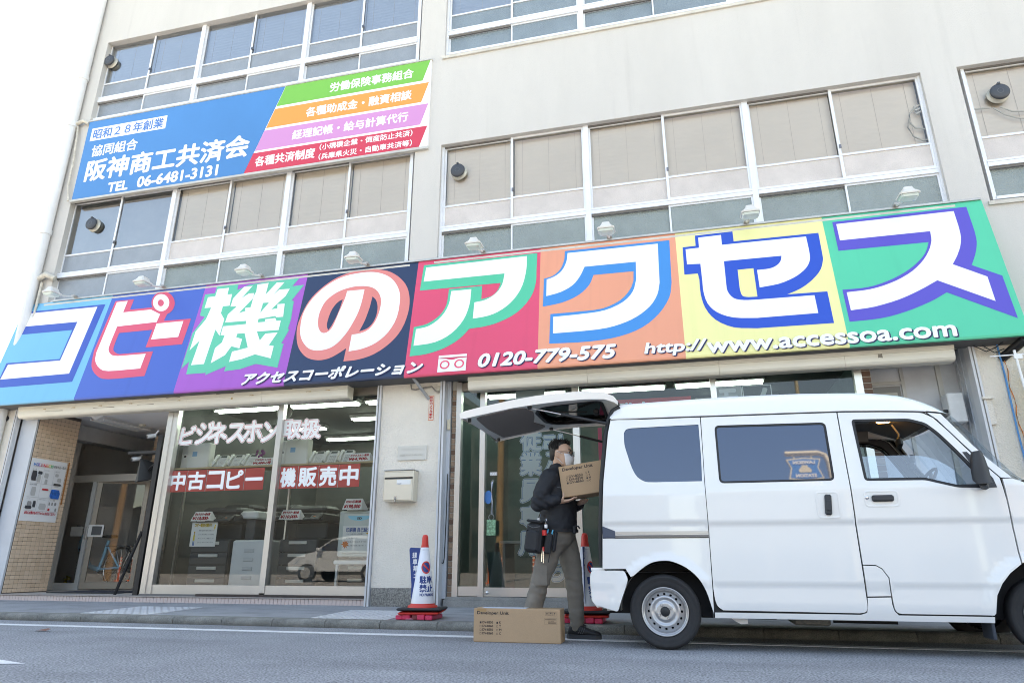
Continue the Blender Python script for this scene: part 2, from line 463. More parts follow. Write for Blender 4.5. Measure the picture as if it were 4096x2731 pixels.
SIGN_LETTERS = {
 'ko': [
  ('shadow',[(-10.397,4.626),(-8.876,4.616),(-8.944,3.254),(-10.43,3.246),(-10.422,3.678),(-9.368,3.672),(-9.351,4.185),(-10.394,4.19)],[]),
  ('white',[(-10.406,4.593),(-9.021,4.583),(-9.064,3.399),(-10.4,3.39),(-10.376,3.648),(-9.344,3.644),(-9.309,4.331),(-10.367,4.34)],[]),
 ],
 'pi': [
  ('shadow',[(-8.696,4.653),(-8.336,4.652),(-8.343,4.46),(-7.922,4.461),(-7.593,4.31),(-7.612,4.188),(-7.119,4.181),(-7.138,3.745),(-7.788,3.743),(-7.775,4.048),(-8.388,4.045),(-8.392,3.975),(-8.396,3.904),(-8.396,3.845),(-8.394,3.802),(-8.389,3.769),(-8.374,3.74),(-8.343,3.713),(-8.303,3.689),(-8.265,3.673),(-8.235,3.666),(-8.208,3.666),(-8.18,3.666),(-7.624,3.667),(-7.631,3.259),(-7.86,3.254),(-8.091,3.249),(-8.277,3.253),(-8.388,3.266),(-8.452,3.289),(-8.509,3.323),(-8.577,3.37),(-8.638,3.428),(-8.687,3.498),(-8.716,3.581),(-8.733,3.675),(-8.75,3.77)],[]),
  ('shadow',[(-7.516,4.496),(-7.505,4.44),(-7.51,4.39),(-7.53,4.349),(-7.564,4.319),(-7.61,4.303),(-7.664,4.301),(-7.724,4.314),(-7.785,4.341),(-7.844,4.38),(-7.895,4.429),(-7.937,4.484),(-7.965,4.542),(-7.977,4.599),(-7.974,4.65),(-7.954,4.693),(-7.919,4.723),(-7.872,4.74),(-7.816,4.741),(-7.754,4.727),(-7.692,4.699),(-7.634,4.659),(-7.583,4.609),(-7.543,4.553)],[]),
  ('white',[(-8.658,4.63),(-8.449,4.633),(-8.457,4.422),(-7.93,4.421),(-7.725,4.318),(-7.739,4.179),(-8.472,4.167),(-8.477,4.059),(-8.483,3.952),(-8.485,3.865),(-8.484,3.812),(-8.479,3.778),(-8.466,3.748),(-8.441,3.714),(-8.407,3.684),(-8.371,3.661),(-8.332,3.648),(-8.292,3.642),(-8.251,3.636),(-7.743,3.634),(-7.753,3.389),(-7.958,3.387),(-8.166,3.384),(-8.331,3.389),(-8.427,3.404),(-8.478,3.426),(-8.522,3.455),(-8.573,3.493),(-8.616,3.537),(-8.65,3.583),(-8.67,3.63),(-8.679,3.678),(-8.689,3.727)],[]),
  ('shadow',[(-7.58,4.505),(-7.569,4.455),(-7.572,4.41),(-7.589,4.373),(-7.618,4.346),(-7.657,4.331),(-7.704,4.329),(-7.756,4.341),(-7.809,4.365),(-7.859,4.4),(-7.904,4.443),(-7.941,4.493),(-7.966,4.545),(-7.977,4.596),(-7.975,4.642),(-7.958,4.68),(-7.929,4.708),(-7.889,4.723),(-7.841,4.724),(-7.788,4.712),(-7.734,4.687),(-7.683,4.651),(-7.639,4.607),(-7.603,4.557)],[]),
  ('white',[(-7.622,4.515),(-7.613,4.473),(-7.615,4.436),(-7.629,4.405),(-7.652,4.382),(-7.684,4.37),(-7.723,4.369),(-7.766,4.378),(-7.809,4.398),(-7.851,4.427),(-7.888,4.463),(-7.918,4.504),(-7.938,4.547),(-7.948,4.59),(-7.946,4.628),(-7.933,4.66),(-7.909,4.683),(-7.876,4.695),(-7.837,4.696),(-7.793,4.686),(-7.749,4.666),(-7.707,4.636),(-7.67,4.599),(-7.641,4.558)],[[(-7.723,4.52),(-7.72,4.488),(-7.734,4.467),(-7.761,4.461),(-7.794,4.473),(-7.824,4.499),(-7.844,4.532),(-7.847,4.564),(-7.833,4.586),(-7.806,4.591),(-7.772,4.579),(-7.742,4.553)]]),
  ('white',[(-7.73,4.151),(-7.243,4.151),(-7.246,3.875),(-7.735,3.874)],[]),
 ],
 'ki': [
  ('shadow',[(-6.816,4.72),(-6.436,4.721),(-6.428,4.618),(-6.238,4.691),(-5.932,4.711),(-5.384,4.71),(-5.468,4.579),(-5.269,4.583),(-5.424,4.328),(-5.383,4.311),(-5.361,3.994),(-5.377,3.847),(-5.349,3.832),(-5.431,3.61),(-5.389,3.606),(-5.401,3.232),(-5.768,3.317),(-6.006,3.253),(-6.266,3.237),(-6.257,3.318),(-6.57,3.199),(-6.568,3.235),(-6.9,3.234),(-6.915,3.439),(-7.015,3.331),(-7.01,3.918),(-6.878,4.189),(-6.972,4.219),(-6.994,4.598),(-6.821,4.601)],[]),
  ('white',[(-6.795,4.674),(-6.588,4.675),(-6.582,4.555),(-6.5,4.553),(-6.488,4.346),(-6.604,4.344),(-6.603,4.225),(-6.513,4.113),(-6.514,3.831),(-6.616,3.945),(-6.645,3.381),(-6.864,3.378),(-6.842,3.776),(-6.968,3.627),(-6.963,3.942),(-6.843,4.144),(-6.811,4.344),(-6.929,4.346),(-6.927,4.541),(-6.796,4.546)],[]),
  ('white',[(-6.319,4.663),(-6.165,4.663),(-6.305,4.464),(-6.2,4.531),(-6.107,4.529),(-6.103,4.433),(-6.281,4.198),(-6.172,4.224),(-6.104,4.047),(-6.482,4.052),(-6.473,4.192),(-6.356,4.319),(-6.465,4.326),(-6.46,4.47)],[]),
  ('white',[(-6.09,4.68),(-5.896,4.687),(-5.896,4.481),(-5.905,4.329),(-5.913,4.063),(-5.911,4.002),(-5.525,3.999),(-5.524,3.84),(-5.884,3.846),(-5.799,3.694),(-5.734,3.8),(-5.531,3.802),(-5.626,3.602),(-5.543,3.583),(-5.545,3.386),(-5.821,3.471),(-6.021,3.41),(-6.224,3.381),(-6.22,3.548),(-5.971,3.592),(-6.089,3.838),(-6.211,3.839),(-6.215,3.783),(-6.104,3.743),(-6.109,3.59),(-6.255,3.635),(-6.323,3.498),(-6.531,3.383),(-6.531,3.631),(-6.44,3.716),(-6.426,3.834),(-6.498,3.838),(-6.499,3.991),(-6.11,3.993),(-6.125,4.076),(-6.199,4.275),(-6.104,4.28),(-6.1,4.475),(-6.078,4.55)],[]),
  ('white',[(-5.752,4.678),(-5.617,4.667),(-5.757,4.469),(-5.679,4.543),(-5.499,4.537),(-5.542,4.416),(-5.733,4.206),(-5.635,4.212),(-5.649,4.286),(-5.527,4.283),(-5.501,4.057),(-5.618,4.059),(-5.637,4.084),(-5.925,4.057),(-5.911,4.164),(-5.804,4.33),(-5.913,4.332),(-5.896,4.481)],[]),
  ('white',[(-5.797,4.045),(-5.629,4.049),(-5.597,3.999),(-5.791,4.004)],[]),
 ],
 'no': [
  ('shadow',[(-4.386,3.251),(-4.31,3.253),(-4.235,3.255),(-4.16,3.264),(-4.084,3.279),(-4.008,3.3),(-3.934,3.33),(-3.859,3.373),(-3.785,3.426),(-3.72,3.483),(-3.665,3.544),(-3.619,3.609),(-3.581,3.68),(-3.552,3.76),(-3.532,3.844),(-3.518,3.926),(-3.512,4.002),(-3.514,4.075),(-3.522,4.146),(-3.536,4.216),(-3.557,4.286),(-3.584,4.35),(-3.617,4.408),(-3.657,4.461),(-3.703,4.511),(-3.754,4.559),(-3.812,4.603),(-3.87,4.64),(-3.927,4.668),(-3.985,4.688),(-4.043,4.705),(-4.099,4.718),(-4.154,4.726),(-4.212,4.732),(-4.275,4.735),(-4.339,4.734),(-4.405,4.731),(-4.472,4.724),(-4.54,4.714),(-4.607,4.698),(-4.672,4.677),(-4.736,4.65),(-4.8,4.616),(-4.867,4.571),(-4.933,4.519),(-4.993,4.463),(-5.044,4.407),(-5.089,4.347),(-5.127,4.286),(-5.156,4.222),(-5.178,4.157),(-5.196,4.09),(-5.212,4.02),(-5.224,3.949),(-5.229,3.881),(-5.226,3.821),(-5.218,3.765),(-5.205,3.71),(-5.191,3.655),(-5.172,3.602),(-5.15,3.552),(-5.124,3.508),(-5.094,3.468),(-5.061,3.432),(-5.025,3.398),(-4.986,3.367),(-4.942,3.342),(-4.892,3.322),(-4.838,3.308),(-4.785,3.299),(-4.731,3.297),(-4.678,3.302),(-4.628,3.312),(-4.58,3.328),(-4.535,3.351),(-4.493,3.375),(-4.454,3.399),(-4.416,3.425),(-4.379,3.452)],[[(-4.576,4.26),(-4.6,4.247),(-4.624,4.235),(-4.648,4.216),(-4.673,4.187),(-4.697,4.151),(-4.717,4.11),(-4.733,4.06),(-4.744,4.005),(-4.751,3.955),(-4.755,3.911),(-4.755,3.872),(-4.75,3.838),(-4.741,3.81),(-4.728,3.787),(-4.715,3.763),(-4.703,3.783),(-4.691,3.803),(-4.677,3.831),(-4.661,3.871),(-4.644,3.919),(-4.628,3.969),(-4.615,4.019),(-4.604,4.071),(-4.593,4.124)],[(-4.107,4.257),(-4.083,4.235),(-4.06,4.213),(-4.04,4.186),(-4.024,4.154),(-4.011,4.117),(-4.001,4.077),(-3.996,4.035),(-3.995,3.991),(-3.998,3.947),(-4.005,3.904),(-4.017,3.861),(-4.033,3.823),(-4.053,3.791),(-4.077,3.763),(-4.106,3.74),(-4.141,3.724),(-4.182,3.712),(-4.223,3.7),(-4.203,3.757),(-4.182,3.813),(-4.164,3.873),(-4.148,3.938),(-4.135,4.007),(-4.122,4.077)]]),
  ('white',[(-4.333,3.399),(-4.264,3.406),(-4.195,3.412),(-4.127,3.425),(-4.061,3.444),(-3.996,3.469),(-3.936,3.501),(-3.879,3.542),(-3.826,3.591),(-3.779,3.648),(-3.738,3.716),(-3.703,3.793),(-3.679,3.878),(-3.667,3.979),(-3.666,4.09),(-3.672,4.188),(-3.686,4.262),(-3.707,4.323),(-3.735,4.38),(-3.769,4.436),(-3.809,4.489),(-3.855,4.535),(-3.906,4.575),(-3.962,4.609),(-4.02,4.637),(-4.08,4.659),(-4.142,4.675),(-4.205,4.686),(-4.269,4.691),(-4.333,4.691),(-4.398,4.688),(-4.465,4.683),(-4.533,4.676),(-4.6,4.663),(-4.666,4.644),(-4.731,4.619),(-4.795,4.587),(-4.858,4.547),(-4.92,4.5),(-4.977,4.448),(-5.027,4.392),(-5.073,4.332),(-5.111,4.27),(-5.141,4.208),(-5.165,4.143),(-5.18,4.075),(-5.186,3.999),(-5.183,3.921),(-5.177,3.851),(-5.168,3.795),(-5.156,3.749),(-5.139,3.705),(-5.117,3.661),(-5.091,3.62),(-5.062,3.583),(-5.031,3.549),(-4.998,3.518),(-4.961,3.493),(-4.92,3.473),(-4.876,3.459),(-4.828,3.451),(-4.772,3.45),(-4.712,3.456),(-4.658,3.468),(-4.613,3.485),(-4.574,3.508),(-4.536,3.539),(-4.497,3.58),(-4.46,3.629),(-4.426,3.68),(-4.396,3.735),(-4.369,3.793),(-4.345,3.852),(-4.323,3.91),(-4.303,3.968),(-4.288,4.028),(-4.276,4.088),(-4.268,4.149),(-4.262,4.209),(-4.258,4.27),(-4.256,4.331),(-4.254,4.392),(-4.531,4.393),(-4.534,4.349),(-4.538,4.305),(-4.547,4.252),(-4.562,4.184),(-4.582,4.107),(-4.602,4.032),(-4.618,3.959),(-4.635,3.887),(-4.652,3.829),(-4.67,3.789),(-4.69,3.763),(-4.711,3.744),(-4.734,3.73),(-4.758,3.724),(-4.782,3.725),(-4.805,3.733),(-4.828,3.748),(-4.848,3.769),(-4.866,3.795),(-4.882,3.827),(-4.895,3.864),(-4.905,3.909),(-4.912,3.959),(-4.915,4.01),(-4.912,4.059),(-4.904,4.108),(-4.892,4.154),(-4.879,4.195),(-4.861,4.233),(-4.838,4.269),(-4.805,4.305),(-4.767,4.338),(-4.727,4.366),(-4.69,4.389),(-4.652,4.406),(-4.609,4.422),(-4.559,4.436),(-4.504,4.447),(-4.448,4.455),(-4.392,4.458),(-4.336,4.456),(-4.282,4.451),(-4.23,4.442),(-4.181,4.428),(-4.137,4.411),(-4.099,4.388),(-4.066,4.362),(-4.037,4.333),(-4.014,4.301),(-3.994,4.267),(-3.979,4.233),(-3.968,4.203),(-3.961,4.173),(-3.956,4.138),(-3.955,4.095),(-3.957,4.045),(-3.962,3.996),(-3.971,3.945),(-3.983,3.893),(-4,3.845),(-4.022,3.8),(-4.049,3.759),(-4.079,3.725),(-4.113,3.701),(-4.151,3.685),(-4.192,3.672),(-4.236,3.665),(-4.283,3.662),(-4.33,3.659)],[]),
 ],
 'a': [
  ('shadow',[(-3.369,4.7),(-1.696,4.699),(-1.697,4.61),(-1.698,4.521),(-1.7,4.437),(-1.699,4.362),(-1.698,4.293),(-1.704,4.222),(-1.717,4.147),(-1.737,4.07),(-1.77,3.995),(-1.818,3.92),(-1.879,3.847),(-1.946,3.784),(-2.023,3.733),(-2.106,3.692),(-2.186,3.66),(-2.256,3.637),(-2.322,3.622),(-2.389,3.611),(-2.459,3.603),(-2.53,3.6),(-2.6,3.596),(-2.582,3.823),(-2.464,4.037),(-2.411,4.048),(-2.359,4.059),(-2.314,4.076),(-2.281,4.1),(-2.255,4.13),(-2.234,4.162),(-2.219,4.196),(-2.208,4.233),(-2.198,4.27),(-3.384,4.275)],[]),
  ('shadow',[(-2.948,4.252),(-2.463,4.252),(-2.461,3.997),(-2.453,3.628),(-2.6,3.592),(-2.641,3.544),(-2.682,3.496),(-2.731,3.451),(-2.79,3.408),(-2.857,3.369),(-2.929,3.334),(-3.008,3.306),(-3.092,3.283),(-3.175,3.266),(-3.255,3.257),(-3.333,3.254),(-3.412,3.251),(-3.403,3.692),(-3.336,3.703),(-3.268,3.713),(-3.205,3.732),(-3.146,3.762),(-3.09,3.801),(-3.044,3.844),(-3.008,3.89),(-2.981,3.941),(-2.961,4.001),(-2.952,4.074),(-2.949,4.156),(-2.947,4.239)],[]),
  ('white',[(-3.33,4.657),(-1.843,4.668),(-1.841,4.598),(-1.839,4.529),(-1.843,4.454),(-1.853,4.369),(-1.868,4.279),(-1.89,4.195),(-1.919,4.122),(-1.955,4.056),(-1.996,3.996),(-2.044,3.941),(-2.098,3.891),(-2.155,3.85),(-2.212,3.817),(-2.272,3.791),(-2.337,3.772),(-2.409,3.759),(-2.485,3.752),(-2.561,3.745),(-2.557,4),(-2.502,4.006),(-2.448,4.012),(-2.395,4.025),(-2.344,4.049),(-2.295,4.081),(-2.253,4.117),(-2.22,4.157),(-2.195,4.202),(-2.176,4.251),(-2.164,4.304),(-2.158,4.361),(-2.152,4.418),(-3.342,4.419)],[]),
  ('white',[(-2.909,4.216),(-2.616,4.216),(-2.617,4.131),(-2.617,4.048),(-2.625,3.967),(-2.64,3.889),(-2.661,3.813),(-2.692,3.741),(-2.734,3.672),(-2.785,3.607),(-2.844,3.55),(-2.91,3.503),(-2.984,3.464),(-3.066,3.435),(-3.162,3.418),(-3.267,3.411),(-3.373,3.404),(-3.367,3.659),(-3.303,3.667),(-3.24,3.676),(-3.18,3.695),(-3.122,3.727),(-3.067,3.77),(-3.02,3.819),(-2.981,3.873),(-2.951,3.934),(-2.929,3.998),(-2.917,4.063),(-2.914,4.131),(-2.91,4.199)],[]),
 ],
 'ku': [
  ('shadow',[(-1.308,4.682),(0.091,4.676),(0.075,4.022),(0.064,3.95),(0.054,3.878),(0.032,3.806),(-0.006,3.73),(-0.054,3.653),(-0.111,3.582),(-0.174,3.519),(-0.244,3.461),(-0.322,3.411),(-0.407,3.37),(-0.5,3.337),(-0.603,3.31),(-0.715,3.29),(-0.838,3.277),(-0.977,3.269),(-1.14,3.269),(-1.321,3.275),(-1.504,3.282),(-1.495,3.713),(-1.37,3.713),(-1.245,3.713),(-1.127,3.714),(-1.016,3.715),(-0.912,3.717),(-0.817,3.728),(-0.73,3.753),(-0.652,3.787),(-0.585,3.826),(-0.532,3.871),(-0.49,3.92),(-0.456,3.969),(-0.432,4.013),(-0.418,4.056),(-0.403,4.098),(-0.396,4.247),(-0.921,4.25),(-0.94,4.198),(-0.959,4.145),(-0.986,4.095),(-1.025,4.047),(-1.071,4.002),(-1.126,3.961),(-1.191,3.926),(-1.265,3.895),(-1.344,3.871),(-1.426,3.855),(-1.512,3.845),(-1.599,3.835),(-1.592,4.269),(-1.55,4.277),(-1.509,4.286),(-1.469,4.302),(-1.432,4.328),(-1.397,4.36),(-1.368,4.398),(-1.346,4.441),(-1.33,4.489),(-1.318,4.536),(-1.312,4.581),(-1.31,4.625),(-1.308,4.67)],[]),
  ('white',[(-1.271,4.645),(-0.062,4.641),(-0.074,4.039),(-0.084,3.98),(-0.095,3.922),(-0.112,3.865),(-0.139,3.808),(-0.173,3.752),(-0.215,3.7),(-0.266,3.652),(-0.325,3.606),(-0.388,3.566),(-0.453,3.532),(-0.521,3.504),(-0.597,3.479),(-0.675,3.458),(-0.762,3.442),(-0.88,3.43),(-1.049,3.425),(-1.252,3.424),(-1.457,3.424),(-1.457,3.669),(-1.323,3.67),(-1.19,3.672),(-1.069,3.676),(-0.963,3.68),(-0.868,3.687),(-0.78,3.702),(-0.694,3.728),(-0.615,3.762),(-0.548,3.8),(-0.495,3.843),(-0.452,3.891),(-0.419,3.942),(-0.396,3.998),(-0.382,4.057),(-0.367,4.117),(-0.361,4.39),(-1.039,4.394),(-1.06,4.345),(-1.08,4.295),(-1.105,4.248),(-1.133,4.202),(-1.166,4.158),(-1.205,4.119),(-1.253,4.086),(-1.307,4.057),(-1.365,4.033),(-1.426,4.016),(-1.491,4.003),(-1.556,3.991),(-1.555,4.252),(-1.519,4.262),(-1.484,4.272),(-1.449,4.288),(-1.413,4.31),(-1.378,4.338),(-1.348,4.371),(-1.323,4.413),(-1.302,4.461),(-1.287,4.508),(-1.279,4.551),(-1.276,4.592),(-1.273,4.633)],[]),
 ],
 'se': [
  ('shadow',[(0.421,4.703),(0.894,4.707),(0.892,4.55),(1.906,4.544),(1.898,4.16),(1.884,4.111),(1.869,4.062),(1.848,4.014),(1.816,3.967),(1.777,3.921),(1.733,3.878),(1.686,3.838),(1.634,3.8),(1.581,3.768),(1.528,3.743),(1.474,3.722),(1.419,3.702),(1.867,3.695),(1.867,3.267),(1.023,3.275),(0.932,3.285),(0.84,3.294),(0.755,3.313),(0.682,3.345),(0.616,3.386),(0.56,3.434),(0.515,3.488),(0.48,3.549),(0.453,3.612),(0.435,3.675),(0.424,3.74),(0.417,3.808),(0.415,3.88),(0.417,3.953),(0.419,4.028),(0.408,4.118),(0.242,4.12),(0.252,4.54),(0.417,4.543)],[[(0.892,4.117),(1.081,4.117),(1.077,3.706),(0.974,3.711),(0.95,3.716),(0.926,3.722),(0.907,3.735),(0.896,3.759),(0.891,3.791),(0.887,3.822),(0.886,3.851),(0.886,3.88),(0.887,3.909)]]),
  ('white',[(0.46,4.667),(0.747,4.671),(0.744,4.516),(1.756,4.508),(1.757,4.414),(1.759,4.321),(1.757,4.244),(1.752,4.19),(1.743,4.151),(1.729,4.116),(1.709,4.08),(1.684,4.047),(1.653,4.016),(1.615,3.984),(1.57,3.952),(1.52,3.924),(1.464,3.899),(1.404,3.876),(1.339,3.858),(1.269,3.847),(1.194,3.839),(1.119,3.831),(1.12,4.086),(1.171,4.086),(1.222,4.086),(1.266,4.09),(1.303,4.099),(1.333,4.112),(1.359,4.128),(1.38,4.145),(1.397,4.166),(1.411,4.188),(1.42,4.21),(1.425,4.235),(1.43,4.259),(0.742,4.263),(0.734,3.926),(0.734,3.889),(0.734,3.853),(0.74,3.817),(0.754,3.78),(0.774,3.744),(0.8,3.714),(0.833,3.695),(0.873,3.683),(0.917,3.674),(0.966,3.669),(1.019,3.667),(1.072,3.665),(1.718,3.659),(1.72,3.414),(1.041,3.413),(0.948,3.421),(0.854,3.43),(0.77,3.445),(0.7,3.469),(0.639,3.5),(0.588,3.535),(0.545,3.576),(0.512,3.622),(0.486,3.672),(0.469,3.729),(0.459,3.789),(0.453,3.848),(0.451,3.901),(0.452,3.951),(0.453,4.002),(0.452,4.26),(0.287,4.269),(0.287,4.505),(0.457,4.507)],[]),
 ],
 'su': [
  ('shadow',[(2.091,4.683),(3.591,4.696),(3.588,4.342),(3.584,4.29),(3.58,4.239),(3.572,4.187),(3.558,4.134),(3.539,4.08),(3.518,4.027),(3.494,3.976),(3.467,3.926),(3.441,3.876),(3.704,3.704),(3.706,3.155),(3.105,3.547),(3.04,3.511),(2.976,3.475),(2.903,3.44),(2.815,3.404),(2.72,3.368),(2.625,3.338),(2.536,3.313),(2.449,3.294),(2.355,3.28),(2.252,3.272),(2.143,3.27),(2.033,3.267),(2.033,3.699),(2.125,3.699),(2.216,3.698),(2.302,3.704),(2.38,3.717),(2.454,3.737),(2.526,3.761),(2.599,3.79),(2.671,3.824),(2.737,3.86),(2.797,3.898),(2.852,3.938),(2.9,3.979),(2.943,4.02),(2.981,4.062),(3.013,4.105),(3.039,4.151),(3.059,4.198),(3.079,4.246),(2.087,4.248)],[]),
  ('white',[(2.131,4.646),(3.444,4.652),(3.441,4.42),(3.438,4.372),(3.435,4.325),(3.429,4.278),(3.418,4.231),(3.404,4.185),(3.388,4.141),(3.369,4.1),(3.349,4.062),(3.328,4.023),(3.304,3.985),(3.279,3.948),(3.254,3.911),(3.556,3.708),(3.553,3.386),(3.048,3.715),(2.979,3.678),(2.909,3.64),(2.838,3.605),(2.765,3.571),(2.69,3.539),(2.61,3.509),(2.521,3.482),(2.427,3.458),(2.335,3.438),(2.247,3.427),(2.161,3.421),(2.074,3.415),(2.073,3.66),(2.159,3.663),(2.245,3.666),(2.328,3.674),(2.405,3.688),(2.479,3.707),(2.552,3.731),(2.625,3.759),(2.696,3.793),(2.762,3.83),(2.823,3.87),(2.878,3.915),(2.928,3.962),(2.973,4.011),(3.013,4.063),(3.047,4.115),(3.075,4.165),(3.096,4.215),(3.113,4.263),(3.122,4.309),(3.126,4.353),(3.13,4.398),(2.13,4.398)],[]),
 ],
}
# ------------------------------------------------------------------ setting: road, pavement, kerb
road = MB()
road.add([(-160, -120, 0), (160, -120, 0), (160, 200, 0), (-160, 200, 0)], [(0, 1, 2, 3)])
road.build('road', ROAD, kind='structure')
pv = MB()
xs = [-60, -30, -15, -11, -8, -5, -3, 0, 3, 6, 10, 30, 60]
pv.add([(x, 6.78, 0.072) for x in xs] + [(x, 8.36, 0.108) for x in xs] + [(x, 9.0, 0.108) for x in xs],
       [(i, i + 1, i + 1 + len(xs), i + len(xs)) for i in range(len(xs) - 1)] + [(i + len(xs), i + 1 + len(xs), i + 1 + 2 * len(xs), i + 2 * len(xs)) for i in range(len(xs) - 1)])
pv.build('pavement', PAVE, kind='structure')
# seams where the pavement was cut
kerb = MB()
kerb.box(-60, 60, 6.66, 6.80, -0.05, 0.03)
kerbo = kerb.build('kerb', KERB, kind='structure')
KM = []
for s in range(4):
    m = MB()
    ln = 0.594
    n = 8
    rows = []
    for i in range(n + 1):
        x = ln * i / n
        j = [noise.noise(Vector((x * 9 + s * 11, k * 3.1, 2.2))) * 0.008 for k in range(6)]
        rows.append([(x, 0.02 + j[0] * .3, -0.02), (x, 0.016 + j[1], 0.03), (x, 0.02 + j[2], 0.055 + j[2] * .4), (x, 0.045 + j[3] * .5, 0.074 + j[3] * .3), (x, 0.10, 0.077 + j[4] * .3), (x, 0.17, 0.076), (x, 0.17, -0.02)])
    m.loft(rows, sm=True)
    KM.append(m.mesh('kerb_stone', KERB))
k = 0
x = -15.0
while x < 8.5:
    if not (-3.55 < x < -3.40):
        piece('kerb_stone', KM[k % 4], kerbo, (x, 6.62, 0))
    x += 0.6
    k += 1
# painted edge line and the tip of a lane arrow
ln = MB()
ln.box(-60, 60, 6.10, 6.22, 0.0005, 0.004)
ln.build('edge_line', LINE, kind='structure')
ar = MB()
ar.add([(-4.20, 3.855, 0.004), (-5.4, 4.25, 0.004), (-5.4, 3.50, 0.004)], [(0, 1, 2)])
ar.build('lane_arrow', LINE, kind='structure')
# steel drain covers set in the pavement
CHQ = mat('chequer_plate', (0.66, 0.66, 0.67), 0.55, 0.1, var=0.12, vscale=5, bump=0.9, bscale=60)
for (a, b, lab) in ((-6.78, -5.88, 'pale chequered steel cover in the pavement below the copier shop window'), (-3.86, -2.99, 'pale chequered steel cover in the pavement beside the no parking cone')):
    d = MB()
    y0, y1 = 6.80, 7.72
    za = 0.072 + (y0 - 6.78) * .0228 + .006; zb = 0.072 + (y1 - 6.78) * .0228 + .006
    d.add([(a, y0, za), (b, y0, za), (b, y1, zb), (a, y1, zb), (a, y0, za - .02), (b, y0, za - .02), (b, y1, zb - .02), (a, y1, zb - .02)],
          [(0, 1, 2, 3), (0, 4, 5, 1), (1, 5, 6, 2), (2, 6, 7, 3), (3, 7, 4, 0)])
    # raised lozenges
    nx, ny = 18, 16
    for i in range(nx):
        for j in range(ny):
            cx = a + (b - a) * (i + .5) / nx; cy = y0 + (y1 - y0) * (j + .5) / ny
            cz = za + (zb - za) * (j + .5) / ny
            s = 1 if (i + j) % 2 else -1
            p = [(-.018, -.004), (.018 * .2, -.004 * 0), (.018, .004), (-.018 * .2, .004 * 0)]
            e = [(cx + .016 * s * c, cy + .016 * c2, cz + .0005 + h) for c, c2, h in ((-1, -1, 0), (.25, -.25, .003), (1, 1, 0), (-.25, .25, .003))]
            d.add(e, [(0, 1, 2, 3)])
    d.build('drain_cover', CHQ, label=lab, cat='drain cover', group='drain covers in the pavement')
# fallen leaf and bit of litter
lf = MB()
lf.add([(-6.14, 5.66, .004), (-6.08, 5.63, .012), (-6.0, 5.65, .006), (-5.96, 5.67, .02), (-6.02, 5.70, .025), (-6.09, 5.69, .01)], [(0, 1, 5), (1, 2, 4, 5), (2, 3, 4)])
lf.build('fallen_leaf', mat('dry_leaf', (0.22, 0.11, 0.08), 0.8), label='small dry brown leaf lying on the road', cat='leaf')

# ------------------------------------------------------------------ office building
YF = 8.30
B = thing('office_building', (-3.5, YF, 0.1), 'cream four storey office building with bands of sliding windows above shops', 'building')
def wall_holes(mb, x0, x1, z0, z1, holes, Y, depth, mi=0, reveal=True):
    X = sorted({x0, x1, *[h[0] for h in holes], *[h[1] for h in holes]})
    Z = sorted({z0, z1, *[h[2] for h in holes], *[h[3] for h in holes]})
    X = [x for x in X if x0 <= x <= x1]; Z = [z for z in Z if z0 <= z <= z1]
    for i in range(len(X) - 1):
        for j in range(len(Z) - 1):
            cx, cz = (X[i] + X[i + 1]) / 2, (Z[j] + Z[j + 1]) / 2
            if any(h[0] < cx < h[1] and h[2] < cz < h[3] for h in holes):
                continue
            mb.quad((X[i], Y, Z[j]), (X[i + 1], Y, Z[j]), (X[i + 1], Y, Z[j + 1]), (X[i], Y, Z[j + 1]), mi)
            mb.quad((X[i], Y + depth, Z[j]), (X[i], Y + depth, Z[j + 1]), (X[i + 1], Y + depth, Z[j + 1]), (X[i + 1], Y + depth, Z[j]), mi)
    if reveal:
        for a, b, c, d in holes:
            mb.quad((a, Y, c), (a, Y, d), (a, Y + depth, d), (a, Y + depth, c), mi)
            mb.quad((b, Y, c), (b, Y + depth, c), (b, Y + depth, d), (b, Y, d), mi)
            mb.quad((a, Y, d), (b, Y, d), (b, Y + depth, d), (a, Y + depth, d), mi)
            mb.quad((a, Y, c), (a, Y + depth, c), (b, Y + depth, c), (b, Y, c), mi)
# opening rectangles
W2 = (4.74, 6.72); W3 = (8.37, 10.19)
BAYS = [(-10.14, -3.62), (-3.19, 3.45), (3.87, 10.5)]
holes = []
for a, b in BAYS:
    for z0, z1 in (W2, W3):
        holes.append((a, b, z0, z1))
holes += [(-10.22, -3.90, 0.0, 3.0), (-2.99, 3.33, 0.0, 3.0)]
w = MB()
wall_holes(w, -10.54, 16.0, 0.0, 13.6, holes, YF, 0.22)
# side, top and back so that the block is a closed volume
w.quad((-10.54, YF, 0), (-10.54, YF, 13.6), (-10.54, 22, 13.6), (-10.54, 22, 0))
w.quad((16, YF, 0), (16, 22, 0), (16, 22, 13.6), (16, YF, 13.6))
w.quad((-10.54, YF, 13.6), (16, YF, 13.6), (16, 22, 13.6), (-10.54, 22, 13.6))
w.quad((-10.54, 22, 0), (-10.54, 22, 13.6), (16, 22, 13.6), (16, 22, 0))
w.build('wall', WALL, B)
# lower stretch of the front wall right of the shop in rougher stucco
for a_, b_ in ((3.33, 6.5), (-10.54, -10.22)):
    m = MB(); m.box(a_, b_, YF - .012, YF + .1, 0.1, 3.0); m.build('plinth', PILLAR, B)
m = MB(); m.box(-3.90, -2.99, YF - 0.012, YF + .1, 0.325, 3.0)
m.build('pillar_face', PILLAR, B)
m = MB(); m.bbox(-3.885, -3.05, YF - 0.022, YF + .1, 0.08, 0.325, .004)
m.build('pillar_base', mat('granite_base', (0.235, 0.225, 0.205), .8, var=.2, vscale=6, speck=.45, speck_scale=60), B)
